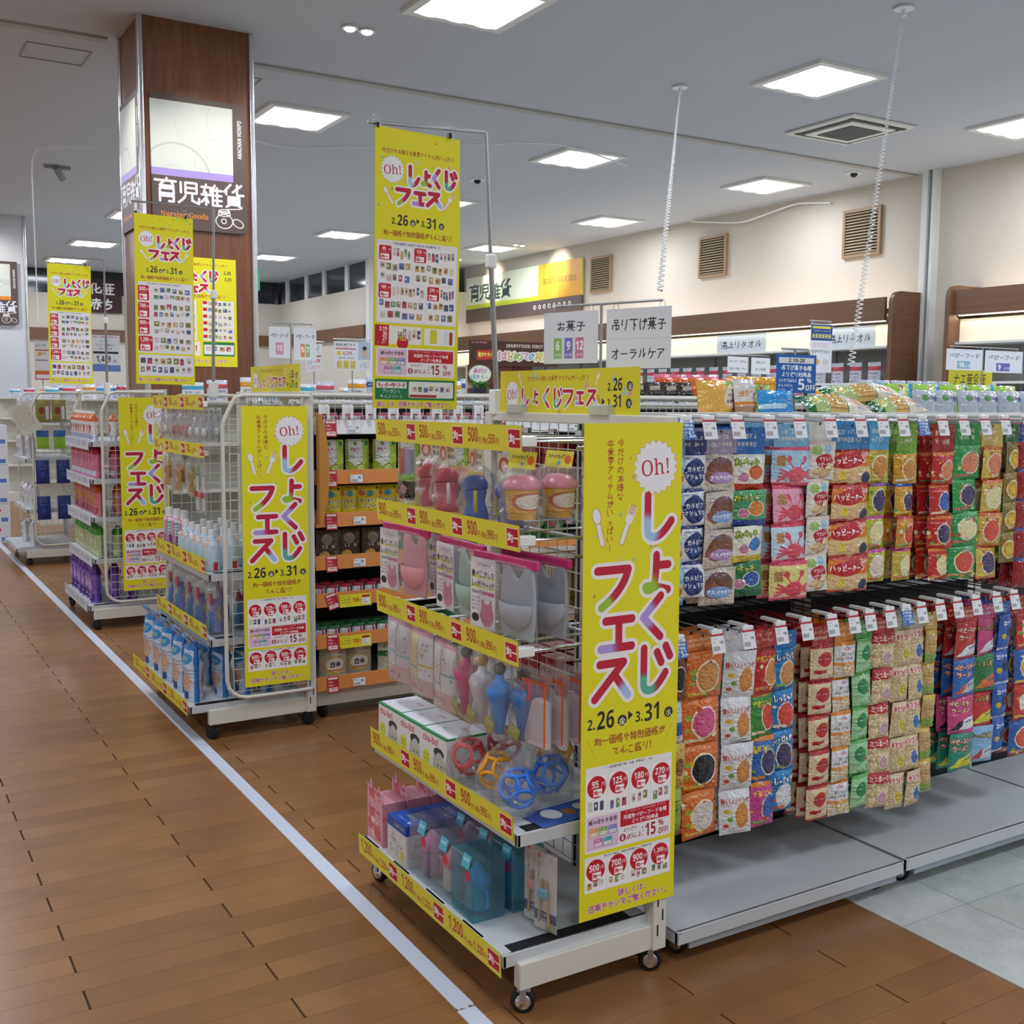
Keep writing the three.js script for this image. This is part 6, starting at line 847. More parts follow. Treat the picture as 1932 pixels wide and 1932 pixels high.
// cartons with a face photograph
const chuFront = print(220, 170, (c, w, h) => { fillR(c, 0, 0, w, h, '#e6e6ea'); fillR(c, 0, 0, w, h * 0.05, '#1f8a4a'); txt(c, 'chu-bo!', w * 0.06, h * 0.1, h * 0.2, { color: '#c8283a', narrow: 0.95 }); disc(c, w * 0.2, h * 0.66, w * 0.14, '#dfe04a'); fine(c, w * 0.1, h * 0.58, w * 0.2, 11, '#8a8a3a', 2); disc(c, w * 0.7, h * 0.74, w * 0.22, '#b4b2b4', h * 0.4); disc(c, w * 0.7, h * 0.42, w * 0.2, '#3a383c', h * 0.12); disc(c, w * 0.72, h * 0.74, w * 0.19, '#c6c4c6', h * 0.34); disc(c, w * 0.66, h * 0.72, 5, '#3a383c'); disc(c, w * 0.8, h * 0.72, 5, '#3a383c'); disc(c, w * 0.73, h * 0.92, 11, '#8a868a', 4); });
const chuTop = print(220, 150, (c, w, h) => { fillR(c, 0, 0, w, h, '#e2e4ec'); fillR(c, 0, h * 0.92, w, h * 0.08, '#1f8a4a'); fillR(c, w * 0.96, 0, w * 0.04, h, '#1f8a4a'); txt(c, 'chu-bo!', w * 0.5, h * 0.2, h * 0.12, { color: '#c8485a' }); disc(c, w * 0.3, h * 0.6, 7, '#9aa0a8'); }), chuSide = print(150, 170, (c, w, h) => { fillR(c, 0, 0, w, h, '#e2e2e8'); fillR(c, 0, 0, w, h * 0.05, '#1f8a4a'); txt(c, 'chu-bo!', w * 0.2, h * 0.6, h * 0.12, { color: '#c8283a' }); });
const chuGeo = carton(0.146, 0.118, 0.13, chuFront, chuSide, chuTop);
[-2.945, -2.797, -2.648].forEach((z, i) => { const t = face('feeding_bottle_carton', 'white carton with red lettering, green edge and grey face photograph', 'carton', [1.415, 0.456, z], 'white face cartons on the middle shelf', 0.01 * i); part(t, 'box', chuGeo, printMat(chuFront, 'card')); });
// balls of linked rings in tied bags
const ringDirs = [[1, 0.4, 0.6], [-1, 0.4, 0.6], [0, 0.5, -1], [0, 1, 0.1], [0.9, -0.5, -0.4], [-0.9, -0.5, -0.4], [0, -0.7, 0.9]].map((d) => V(...d).normalize());
const ringGeo = ringDirs.map((d) => new THREE.TorusGeometry(0.029, 0.0052, 8, 20).translate(0, 0, 0.038).applyQuaternion(new THREE.Quaternion().setFromUnitVectors(V(0, 0, 1), d)));
const tied = (() => { const g = lathe([[0, 0], [0.04, 0.001], [0.06, 0.02], [0.064, 0.05], [0.05, 0.09], [0.022, 0.125], [0.008, 0.14], [0.014, 0.152], [0.024, 0.165]], 14), a = g.attributes.position; for (let i = 0; i < a.count; i++) { const k = 1 + 0.14 * (hash(i, 3) - 0.5) + 0.06 * Math.sin(i * 1.7); a.setX(i, a.getX(i) * k); a.setZ(i, a.getZ(i) * k); } g.computeVertexNormals(); return g; })();
[[1.405, -2.54, 0xd81f34, 'red ring ball in a tied clear bag beside the face cartons'], [1.412, -2.405, 0xe6a01e, 'amber ring ball in a tied clear bag behind the price strip'], [1.55, -2.6, 0xc41c30, 'red ring ball in a tied clear bag under the squeeze bottles'], [1.63, -2.46, 0xd89a28, 'amber ring ball in a tied clear bag against the net'], [1.395, -2.265, 0x2a7ae0, 'blue ring ball in a tied clear bag at the front of the shelf end'], [1.52, -2.315, 0x2a7ae0, 'blue ring ball in a tied clear bag lying behind another blue one']].forEach(([x, z, q, l], i) => {
  const t = thing('ring_ball', l, 'toy ball', [x, 0.46, z], undefined, i), m = mat(q, 0.3);
  for (const g of ringGeo) part(t, 'ring', g, m, [0, 0.07, 0]); part(t, 'bell', new THREE.SphereGeometry(0.012, 10, 8), M.chrome, [0.01, 0.034, 0.01]); part(t, 'bag', tied, M.film, [0, 0.001, 0], [0.1 * Math.sin(i * 2), 0, 0.1 * Math.cos(i * 3)]);
});
const leaflet = print(160, 60, (c, w, h) => { fillR(c, 0, 0, w, h, '#3a5aa4'); disc(c, w * 0.3, h * 0.4, 18, '#e6e6ea'); disc(c, w * 0.5, h * 0.5, 12, '#8a6a3a'); disc(c, w * 0.7, h * 0.4, 14, '#d8d8e0'); fine(c, w * 0.5, h * 0.75, w * 0.4, 8, '#d8c23a'); });
solo('leaflet', 'blue leaflet lying on the near edge of the middle shelf', 'leaflet', card(0.24, 0.1, leaflet).rotateX(-Math.PI / 2), printMat(leaflet), [1.52, 0.4578, -2.225], undefined, [0, 0.1, 0]);
// lowest shelf: pink candy-like cartons
const pinkFront = print(150, 190, (c, w, h) => { fillR(c, 0, 0, w, h, '#e3a4b4'); for (let i = 0; i < 5; i++) { disc(c, w * rr(0.2, 0.8), h * rr(0.35, 0.9), w * 0.18, '#d86a78'); disc(c, w * rr(0.2, 0.8), h * rr(0.35, 0.9), w * 0.1, '#efd8d8'); } for (let i = 0; i < 14; i++) { const x = rnd() * w, y = rnd() * h; poly(c, [[x - 6, y], [x, y - 7], [x + 6, y], [x, y + 7]], pick(['#d8b83a', '#5a78c0', '#c8364a'])); } fine(c, w * 0.1, h * 0.22, w * 0.8, 20, '#b8283c', 1); fine(c, w * 0.1, h * 0.55, w * 0.8, 20, '#b8283c', 1); });
const pinkSide = print(60, 80, (c, w, h) => { fillR(c, 0, 0, w, h, '#dd95ab'); fillR(c, 0, h * 0.3, w, h * 0.1, '#cf7a94'); });
const crownShape = new THREE.Shape(); crownShape.moveTo(-0.055, 0); for (const [x, y] of [[-0.055, 0.04], [-0.044, 0.03], [-0.03, 0.062], [-0.018, 0.028], [0, 0.036], [0.016, 0.03], [0.03, 0.05], [0.04, 0.026], [0.055, 0.034], [0.055, 0]]) crownShape.lineTo(x, y);
const crownGeo = new THREE.ExtrudeGeometry(crownShape, { depth: 0.001, bevelEnabled: false }); { const a = crownGeo.attributes.position, uv = crownGeo.attributes.uv; for (let i = 0; i < a.count; i++) uv.setXY(i, (a.getX(i) + 0.055) / 0.11, 0.6 + a.getY(i) * 6); inked(crownGeo, pinkFront); }
const pinkGeo = carton(0.11, 0.132, 0.075, pinkFront, pinkSide, pinkSide);
for (const [x, z, col] of [[1.345, -2.955, 0], [1.428, -2.955, 0], [1.511, -2.955, 0], [1.594, -2.955, 0], [1.677, -2.955, 0], [1.6, -2.835, 1], [1.683, -2.835, 1]]) { const t = face('toothbrush_carton', col ? 'pink candy-print carton with crown-shaped header behind the blue-lidded boxes' : 'pink candy-print carton with crown-shaped header at the far end of the lowest shelf', 'carton', [x, 0.1585, z], col ? 'pink cartons behind the blue boxes' : 'pink crown-topped cartons'); part(t, 'box', pinkGeo, printMat(pinkFront, 'card')); part(t, 'header', crownGeo, printMat(pinkFront, 'card'), [0, 0.132, 0.036]); }
// blue lidded boxes
const blueFront = print(200, 150, (c, w, h) => { fillR(c, 0, 0, w, h, '#d8d8d6'); fillR(c, 0, 0, w, h * 0.24, '#1d4db0'); fine(c, w * 0.3, h * 0.08, w * 0.6, 18, '#c8c24a', 1); for (let i = 0; i < 26; i++) { c.strokeStyle = '#6a6a6e'; c.lineWidth = 1.5; c.beginPath(); c.arc(rr(0.15, 0.8) * w, rr(0.4, 0.8) * h, rr(4, 14), 0, rr(2, 6)); c.stroke(); } fillR(c, w * 0.72, h * 0.66, w * 0.16, h * 0.22, '#d0c84a'); }), blueTop = print(200, 180, (c, w, h) => { fillR(c, 0, 0, w, h, '#1f55be'); fine(c, w * 0.35, h * 0.28, w * 0.4, 26, '#c9c348', 1); fine(c, w * 0.3, h * 0.55, w * 0.5, 20, '#c9c348'); fine(c, w * 0.2, h * 0.78, w * 0.6, 12, '#a8c0e8'); disc(c, w * 0.8, h * 0.8, 10, '#dfe6f2'); });
const blueBoxGeo = carton(0.125, 0.125, 0.115, blueFront, blueFront, blueTop);
[[1.36, 'blue-lidded carton with sketched infants on its front'], [1.478, 'blue-lidded carton pushed behind another of its kind']].forEach(([x, l]) => { const t = face('training_cup_carton', l, 'carton', [x, 0.1585, -2.79], undefined); part(t, 'box', blueBoxGeo, printMat(blueFront, 'card')); });
// clear boxes of drinking cups
const mugGeo = lathe([[0, 0], [0.03, 0], [0.034, 0.008], [0.034, 0.07], [0, 0.071]], 18), sealPrint = print(60, 50, (c, w, h) => { fillR(c, 0, 0, w, h, '#4fb0c4'); fine(c, w * 0.12, h * 0.25, w * 0.8, 15, '#eef6f8', 1); });
const boxFilm = phys(0xeef4f8, 0.1, { transmission: 0.93, thickness: 0, ior: 1.45 });
const boxShell = (() => { const g = rbox(0.118, 0.17, 0.1, 0.006, 0, 0.085, 0); return g; })();
[[1.355, -2.655, 0xc87aa0, 0xa87aa8], [1.475, -2.655, 0xc88ab0, 0xb890c0], [1.355, -2.525, 0xd0787c, 0xd8d0cc], [1.475, -2.525, 0xc88a8a, 0xd8d4d0], [1.355, -2.4, 0x2f95cc, 0x58b4cc], [1.475, -2.4, 0x2f95cc, 0x6ac0d4]].forEach(([x, z, q, b], i) => {
  const l = ['lilac drinking cup in a clear box beside the blue-lidded carton', 'lilac drinking cup in a clear box behind the front lilac one', 'white and rose drinking cup in a clear box between lilac and blue ones', 'white and rose drinking cup in a clear box behind its twin', 'sky blue drinking cup in a clear box by the shelf end', 'sky blue drinking cup in a clear box behind the front blue one'][i];
  const t = face('drinking_cup', l, 'cup', [x, 0.1585, z]);
  part(t, 'body', mugGeo, tint(b, 0.4), [0, 0.012, 0]); part(t, 'lid', lathe([[0.036, 0], [0.036, 0.018], [0.022, 0.03], [0.012, 0.05], [0, 0.052]], 18), mat(q, 0.35), [0, 0.082, 0]);
  for (const s of [-1, 1]) part(t, 'handle', bend([[s * 0.032, 0.07, 0], [s * 0.05, 0.066, 0], [s * 0.05, 0.03, 0], [s * 0.036, 0.022, 0]], 0.005, 8, 12), mat(q, 0.35));
  part(t, 'box', boxShell, i > 3 ? phys(0x9ad8e4, 0.12, { transmission: 0.85, thickness: 0 }) : boxFilm); part(t, 'seal', card(0.04, 0.034, sealPrint), printMat(sealPrint, 'card'), [0.03, 0.16, 0.052], [-0.3, 0, 0]); part(t, 'sticker', turn(cyl(0.014, 0.014, 0.001, 16), Math.PI / 2), mat(0xd8385c, 0.4), [0.034, 0.12, 0.0512]);
});
// wooden chopsticks hung at the shelf end
const stickCard = print(110, 280, (c, w, h) => { fillR(c, 0, 0, w, h, '#d8d0cc'); disc(c, w * 0.2, h * 0.05, 9, '#c03a2a'); fine(c, w * 0.64, h * 0.05, w * 0.3, 12, '#b08a80'); for (let i = 0; i < 7; i++) fine(c, w * 0.14, h * (0.14 + i * 0.045), 14, 12, '#7a6a68'); fillR(c, 0, h * 0.76, w, h * 0.13, '#2a2f5e'); fine(c, w * 0.2, h * 0.79, w * 0.6, 12, '#dfe3f0', 2); fillR(c, w * 0.5, h * 0.9, w * 0.5, h * 0.1, '#a8b48a'); });
[[1.445, -2.262, 0xd89aa0, 'training chopsticks with pink grip in a hanging card pack'], [1.44, -2.205, 0x7fb4c8, 'training chopsticks with pale blue grip in a hanging card pack']].forEach(([x, z, q, l]) => {
  const t = face('training_chopsticks', l, 'cutlery', [x, 0.17, z], undefined, 0.25);
  part(t, 'card', card(0.075, 0.2, stickCard), printMat(stickCard, 'card'), [0, 0.1, 0]); for (const s of [-1, 1]) part(t, 'stick', rod([s * 0.018, 0.02, 0.007], [s * 0.006, 0.135, 0.007], 0.0034, 8), mat(0xc69a62, 0.5));
  part(t, 'grip', rbox(0.032, 0.026, 0.014, 0.006, 0, 0.1, 0.01), tint(q, 0.2)); part(t, 'bag', clearBag(0.08, 0.205, 0.026), M.film);
});
// ---------- goods on the bottle rack ----------
// a row of copies: the first is built, the rest are clones set along the row
function row(make, spots, ry) { const first = make(spots[0]); if (ry !== undefined) first.rotation.y = ry; for (const p of spots.slice(1)) copyOf(first, p, undefined, undefined, (ry ?? first.rotation.y) + rr(-0.06, 0.06)); return first; }
const along = (n, z0, z1, x, y, dx = 0) => Array.from({ length: n }, (_, i) => [x + (dx ? rr(-dx, dx) : 0), y, z0 + (z1 - z0) * i / Math.max(1, n - 1)]);
const refill = (name, lbl, group, w, h, d, p, extra) => (pos) => { const t = face(name, lbl, 'refill bag', pos, group); part(t, 'bag', bag(w, h, d, p, { foot: 0.9, seal: 0.05, crumple: 0.35 }), printMat(p, 'film')); extra?.(t); return t; };
const smallCard = (bg, q, r) => print(70, 130, (c, w, h) => { fillR(c, 0, 0, w, h, bg); disc(c, w * 0.5, h * 0.66, w * 0.3, q); fine(c, 8, 12, w - 16, 12, r, 2); disc(c, w * 0.3, h * 0.36, 8, r); });
[['#b9bec4', '#d8d8da', '#5a4a44', 'grey carded spoon pack'], ['#c8c0bc', '#c23a3e', '#2a2c34', 'carded pacifier clip pack with red disc'], ['#aab4bc', '#e0d4c8', '#8a3a3a', 'carded teat pack with cream disc']].forEach(([a, b, c2, l], k) => {
  const p = smallCard(a, b, c2);
  row((pos) => { const t = face('carded_pack', l + ' hanging under the top strip of the bottle rack', 'baby goods', pos, l + 's'); part(t, 'card', card(0.075, 0.15, p), printMat(p, 'card'), [0, -0.075, 0]); part(t, 'bag', clearBag(0.08, 0.13, 0.05, {}).translate(0, -0.16, 0.012), M.film); part(t, 'contents', new THREE.SphereGeometry(0.02, 10, 8).scale(1, 1.2, 0.6), mat(b, 0.4), [0, -0.11, 0.014]); return t; }, Array.from({ length: 5 }, (_, i) => [1.33 + (i % 2) * 0.07, 1.455, -4.78 - k * 0.28 - i * 0.055]));
});
const limeCard = smallCard('#4f9a3a', '#d8e0c8', '#2a5a2a');
{ const tb = print(90, 80, (c, w, h) => { fillR(c, 0, 0, w, h, '#b8822c'); disc(c, w * 0.5, h * 0.4, h * 0.34, '#d8ae5a'); disc(c, w * 0.5, h * 0.4, h * 0.18, '#6a4a1e'); fine(c, 8, h * 0.8, w - 16, 9, '#efe0c0'); });
  row((pos) => { const t = face('teether', 'amber rubber teether in a clear pack above the pink bottles', 'teether', pos, 'amber teethers on hooks'); part(t, 'ring', new THREE.TorusGeometry(0.028, 0.009, 8, 20), mat(0xc8963a, 0.5), [0, -0.1, 0]); part(t, 'leg', merge([-0.02, 0, 0.02].map((x) => rod([x, -0.125, 0], [x * 1.5, -0.165, 0], 0.007, 8))), mat(0xc8963a, 0.5)); part(t, 'card', card(0.1, 0.08, tb), printMat(tb, 'card'), [0, -0.09, -0.014]); part(t, 'bag', clearBag(0.11, 0.19, 0.05).translate(0, -0.185, 0), M.film); return t; }, [[1.33, 1.235, -5.5], [1.35, 1.225, -5.4], [1.33, 1.225, -5.28], [1.36, 1.22, -5.17]]);
  row((pos) => { const t = face('fork_set', 'small white forks with a red arrow tag in a clear pack', 'cutlery', pos, 'fork packs with red tags'); part(t, 'fork', merge([-0.012, 0.012].map((x) => rod([x, -0.24, 0.004], [x * 0.6, -0.09, 0.004], 0.004, 6))), M.whitePlastic); part(t, 'tag', box(0.05, 0.026, 0.003, 0, -0.17, 0.012), mat(0xb8202e, 0.5)); part(t, 'bag', clearBag(0.07, 0.26, 0.025).translate(0, -0.26, 0), M.film); return t; }, [[1.34, 1.235, -4.98], [1.34, 1.235, -4.88]]);
  solo('carded_pack', 'green carded pack between the amber teethers and the forks', 'baby goods', bag(0.05, 0.14, 0.03, limeCard), printMat(limeCard, 'film'), [1.36, 1.06, -5.07], undefined, [0, AISLE, 0]); }
const pinkLabel = print(120, 170, (c, w, h) => { fillR(c, 0, 0, w, h, '#dd8fae'); fillR(c, 0, 0, w * 0.45, h * 0.5, '#e6eef0'); for (let i = 0; i < 4; i++) fillR(c, 0, h * (0.12 + i * 0.1), w * 0.45, h * 0.05, pick(['#5ab0b4', '#7fc4c8'])); fillR(c, w * 0.2, h * 0.52, w * 0.5, h * 0.34, '#2a2f6a'); fine(c, w * 0.24, h * 0.58, w * 0.4, 14, '#e6e6f0', 2); });
row((pos) => { const t = face('lotion_bottle', 'pink pump-less bottle with white cap and patterned label', 'bottle', pos, 'pink white-capped bottles'); part(t, 'body', inked(rbox(0.08, 0.17, 0.05, 0.016, 0, 0.085, 0), pinkLabel), printMat(pinkLabel, 'film')); part(t, 'cap', merge([cyl(0.018, 0.02, 0.014, 14, 0, 0.176, 0), cyl(0.017, 0.017, 0.034, 14, 0, 0.198, 0)]), M.whitePlastic); return t; }, [[1.35, 0.736, -5.56], [1.36, 0.736, -5.46], [1.37, 0.736, -5.36]]);
const soapLabel = print(130, 150, (c, w, h) => { fillR(c, 0, 0, w, h, '#c4d8ea'); for (const k of [0.14, 0.5, 0.86]) { disc(c, w * k, h * 0.4, 11, '#d8b49c', 20); fine(c, w * (k - 0.1), h * 0.16, w * 0.2, 8, '#4a6ab0', 1); } fillR(c, 0, h * 0.02, w, h * 0.04, '#3f62b0'); fillR(c, w * 0.3, h * 0.66, 12, 18, '#d8a83a'); fillR(c, w * 0.66, h * 0.66, 12, 18, '#c8404a'); });
const flask = lathe([[0, 0], [0.034, 0], [0.037, 0.006], [0.037, 0.1], [0.03, 0.125], [0.016, 0.14], [0.016, 0.15], [0, 0.15]], 16).rotateY(Math.PI);
row((pos) => { const t = face('soap_bottle', 'pale blue soap bottle with white cap and round beige print', 'bottle', pos, 'pale blue soap bottles'); part(t, 'body', inked(flask, soapLabel), printMat(soapLabel, 'film')); part(t, 'cap', cyl(0.014, 0.014, 0.032, 12, 0, 0.166, 0), M.whitePlastic); return t; }, [1.345, 1.43, 1.515].flatMap((x) => along(5, -5.24, -4.8, x, 0.736)), AISLE + 0.4);
const lilac = print(120, 160, (c, w, h) => { fillR(c, 0, 0, w, h, '#8f94d2'); for (const k of [0.16, 0.5, 0.84]) disc(c, w * k, h * 0.45, 11, '#d8ca4a', 26); fine(c, w * 0.1, h * 0.9, w * 0.5, 14, '#2a2a4a'); });
const lilacFlask = lathe([[0, 0], [0.032, 0], [0.035, 0.01], [0.034, 0.06], [0.026, 0.085], [0.024, 0.1], [0.03, 0.13], [0.026, 0.15], [0, 0.152]], 16).rotateY(Math.PI), star = turn(new THREE.CylinderGeometry(0.028, 0.028, 0.003, 9), Math.PI / 2);
row((pos) => { const t = face('bottle_set', 'lilac bottle with yellow oval in a clear bag with red sticker', 'bottle', pos, 'bagged lilac bottles'); part(t, 'body', inked(lilacFlask.clone(), lilac), printMat(lilac, 'film'), [-0.02, 0.004, 0]); part(t, 'bag', clearBag(0.15, 0.235, 0.085, { foot: 0.9, crumple: 0.45 }), M.film); part(t, 'sticker', star, mat(0xb4222a, 0.4), [0.034, 0.165, 0.034]); part(t, 'label', box(0.04, 0.09, 0.002, 0.046, 0.07, 0.04), mat(0x2478b4, 0.4)); return t; }, [[1.36, 0.446, -5.52], [1.35, 0.446, -5.34], [1.36, 0.446, -5.16], [1.35, 0.446, -4.98], [1.36, 0.446, -4.8], [1.48, 0.446, -5.1], [1.5, 0.446, -4.85]]);
const blueRefill = print(150, 260, (c, w, h) => { fillR(c, 0, 0, w, h, '#c9d8ec'); fillR(c, 0, 0, w, h * 0.16, '#2f86d8'); fillR(c, w * 0.92, 0, w * 0.08, h, '#2a78cc'); disc(c, w * 0.62, h * 0.3, w * 0.28, '#3f9ae0', h * 0.1); fine(c, w * 0.4, h * 0.27, w * 0.42, 20, '#bfe06a', 1); disc(c, w * 0.55, h * 0.68, w * 0.3, '#d9b7a0'); fillR(c, w * 0.35, h * 0.84, w * 0.4, h * 0.12, '#3a58b0', 10); fine(c, w * 0.3, h * 0.45, w * 0.5, 14, '#5a78b8', 2); });
row(refill('refill_bag', 'light blue refill bag with bright blue folded top and beige disc', 'light blue refill bags', 0.15, 0.275, 0.08, blueRefill, (t) => part(t, 'folded_top', bag(0.15, 0.06, 0.02, blueRefill, { crumple: 0.8 }).rotateX(0.7), printMat(blueRefill, 'film'), [0, 0.255, 0])), [[1.256, 0.159, -5.58], [1.258, 0.159, -5.4], [1.254, 0.159, -5.22], [1.257, 0.159, -5.02], [1.256, 0.159, -4.82]]);
row(refill('refill_bag', 'light blue refill bag tucked behind the row with folded tops', 'light blue refill bags behind', 0.14, 0.235, 0.08, blueRefill), [[1.4, 0.159, -5.1], [1.39, 0.159, -4.84], [1.49, 0.159, -4.84], [1.59, 0.159, -4.84]]);
// ---------- goods on the refill pouch rack ----------
const pouchPrint = (a, b, c2, q) => print(110, 180, (c, w, h) => { fillR(c, 0, 0, w, h, b); fillR(c, 0, 0, w, h * 0.3, a); disc(c, w * 0.5, h * 0.56, w * 0.26, q); fillR(c, w * 0.12, h * 0.78, w * 0.76, h * 0.16, c2); fine(c, w * 0.2, h * 0.82, w * 0.6, 13, '#efe8e4', 1); fine(c, w * 0.2, h * 0.12, w * 0.6, 14, '#f2e8e0', 1); });
[['#d8703a', '#e2dfe2', '#aab4d4', '#b06a6a', 1.216, 0.175, 11, 'white pouch with orange top and cap', 'orange-topped white pouches', 1.35], ['#c02040', '#d87a9c', '#c8cfe4', '#e09ab4', 0.976, 0.22, 8, 'red and pink refill pouch', 'red and pink refill pouches', 1.355], ['#d0541f', '#cf7f86', '#a8486a', '#d8903a', 0.731, 0.21, 7, 'orange refill pouch with rosy lower half', 'orange refill pouches', 1.37], ['#3f9a34', '#b4c89a', '#d8d8b4', '#cfe0b0', 0.461, 0.2, 8, 'bright green refill pouch', 'green refill pouches', 1.36], ['#5a3a94', '#7a5ab0', '#4a2f80', '#b8a0d8', 0.159, 0.26, 8, 'purple foil refill pouch', 'purple foil refill pouches', 1.33]].forEach(([a, b, c2, q, y, h, n, l, g, x], k) => {
  const p = pouchPrint(a, b, c2, q);
  row(refill('refill_pouch', l + ' in its row on the pouch rack', g, k ? 0.105 : 0.075, h, k ? 0.07 : 0.05, p, k ? undefined : (t) => part(t, 'cap', cyl(0.011, 0.011, 0.02, 10, 0, h + 0.006, 0), M.whitePlastic)), along(n, -7.47, -8.2, x, y, 0.006));
  row(refill('refill_pouch', l + ' standing behind its row beside the net', g + ' behind the row', k ? 0.105 : 0.075, h, k ? 0.07 : 0.05, p), [[x + 0.11, y, -7.44], [x + 0.22, y, -7.44]]);
});
const greyStrip = print(300, 40, (c, w, h) => { fillR(c, 0, 0, w, h, '#cfd5e0'); fine(c, 10, 10, w - 20, 20, '#8a94ac', 1); });
[[1.195, 'pale grey price strip under the orange-topped pouches'], [0.955, 'pale grey price strip under the red and pink pouches'], [0.705, 'pale grey price strip under the orange pouches'], [0.44, 'pale grey price strip under the green pouches'], [0.15, 'pale grey price strip before the purple foil pouches']].forEach(([y, l]) => solo('price_strip', l, 'price strip', card(0.86, 0.07, greyStrip).rotateY(AISLE), printMat(greyStrip), [y < 0.2 ? 1.252 : 1.29, y, -7.8]));
// ---------- goods on the far rack and beyond ----------
const navyPack = print(70, 110, (c, w, h) => { fillR(c, 0, 0, w, h, '#1f2f72'); fine(c, w * 0.2, h * 0.2, w * 0.6, 10, '#6a8ad0', 2); disc(c, w * 0.5, h * 0.6, 12, '#2f4aa0'); }), greenPack = print(70, 100, (c, w, h) => { fillR(c, 0, 0, w, h, '#8f8a4a'); disc(c, w * 0.4, h * 0.5, w * 0.22, '#8a3a3a'); fillR(c, w * 0.66, h * 0.3, w * 0.22, h * 0.6, '#cfd6e0'); }), limePack = print(70, 90, (c, w, h) => { fillR(c, 0, 0, w, h, '#8fbf3a'); fillR(c, 0, 0, w, h * 0.35, '#2a5aa8'); });
const wallPack = (p, lbl, spots, w, h) => row((pos) => { const t = thing('hanging_pack', lbl, 'baby goods', pos, lbl.split(' on ')[0] + 's'); part(t, 'bag', bag(w, h, 0.03, p).translate(0, -h, 0), printMat(p, 'card')); return t; }, spots);
wallPack(navyPack, 'dark blue hanging pack on the net side of the far rack', [[1.43, 0.94, -10.39], [1.6, 0.94, -10.39], [1.43, 0.62, -10.39], [1.6, 0.62, -10.39]], 0.11, 0.21);
wallPack(greenPack, 'olive hanging pack on the net side of the far rack', [[1.45, 1.47, -10.39], [1.58, 1.47, -10.39]], 0.12, 0.19); wallPack(limePack, 'lime and blue hanging pack on the net side of the far rack', [[1.44, 1.2, -10.39], [1.58, 1.2, -10.39]], 0.1, 0.16);
const palePack = print(80, 130, (c, w, h) => { fillR(c, 0, 0, w, h, '#cfd2d8'); fine(c, 8, 14, w - 16, 12, '#8a8f9a', 3); disc(c, w * 0.5, h * 0.7, 20, '#aab2bc'); });
for (const [y, n] of [[1.302, 6], [0.952, 6], [0.502, 6], [0.16, 6]]) row(refill('baby_goods_pack', 'pale grey pack standing on the far rack', 'pale packs on the far rack', 0.1, 0.2, 0.06, palePack), along(n, -10.62, -11.2, 1.37, y, 0.03));
solo('swing_note', 'paper notice dangling at an angle from the far rack', 'notice', limp(0.17, 0.26, P.swingNote, 0.01, 3), printMat(P.swingNote), [1.3, 1.3, -10.34], undefined, [0, -0.1, 0.5]);
const diaper = print(200, 130, (c, w, h) => { fillR(c, 0, 0, w, h, '#dfe2ea'); disc(c, w * 0.7, h * 0.35, 16, '#d8485a'); fillR(c, w * 0.78, h * 0.72, w * 0.16, h * 0.2, '#5a82c4'); fine(c, 16, 20, 80, 14, '#8a94a8', 3); });
{ const g = carton(0.4, 0.2, 0.3, diaper); for (let i = 0; i < 6; i++) solo('diaper_carton', 'white diaper carton with red disc in a tall stack by the far rack', 'carton', g, printMat(diaper, 'card'), [1.16, i * 0.2005, -12.4], 'stacked diaper cartons', [0, 0.02 * (i % 2), 0]); }
// far rows of shelving: white ends with packs on top
const farPrint = [['#d8dce4', '#4aa8c8'], ['#c8ccd8', '#c8485a'], ['#e0e2e6', '#e0a03a'], ['#b8c8dc', '#3a5aa8']].map(([a, b]) => print(90, 120, (c, w, h) => { fillR(c, 0, 0, w, h, a); fillR(c, 0, h * 0.2, w, h * 0.2, b); fine(c, 10, h * 0.5, w - 20, 14, '#667', 3); }));
[[-7.4, 'third shelf row, whose top shows behind the bottle rack'], [-10.5, 'fourth shelf row beyond the wooden column'], [-13.6, 'fifth shelf row in the far background'], [-17, 'shelf row nearest the back wall']].forEach(([z, l], k) => {
  const t = thing('gondola_shelf', 'white ' + l, 'gondola shelf', [0, 0, z]);
  part(t, 'back_panel', span(1.84, 8.8, 0.08, 1.46, -0.47, -0.45), M.ivory); part(t, 'base_shelf', span(1.84, 8.8, 0, 0.12, -0.9, -0.02), M.ivory); part(t, 'top_deck', span(1.84, 8.8, 1.46, 1.475, -0.8, -0.12), M.ivory);
  for (const y of [0.5, 0.85, 1.17]) part(t, 'shelf', span(1.84, 8.8, y, y + 0.02, -0.44, -0.06), M.ivory);
  farPrint.forEach((p, j) => row((pos) => { const q = thing('shelf_pack', ['cyan-banded', 'red-banded', 'amber-banded', 'blue-banded'][j] + ' white pack standing on the ' + l.split(',')[0], 'baby goods', pos, 'packs on the ' + l.split(',')[0] + ' ' + j); part(q, 'bag', bag(0.15, 0.13 + 0.02 * j, 0.09, p, { foot: 0.9 }), printMat(p, 'film')); return q; }, Array.from({ length: 8 }, (_, i) => [2.05 + (i * 4 + j) * 0.205, 1.4755, z - 0.3 - 0.12 * (j % 2)])));
});
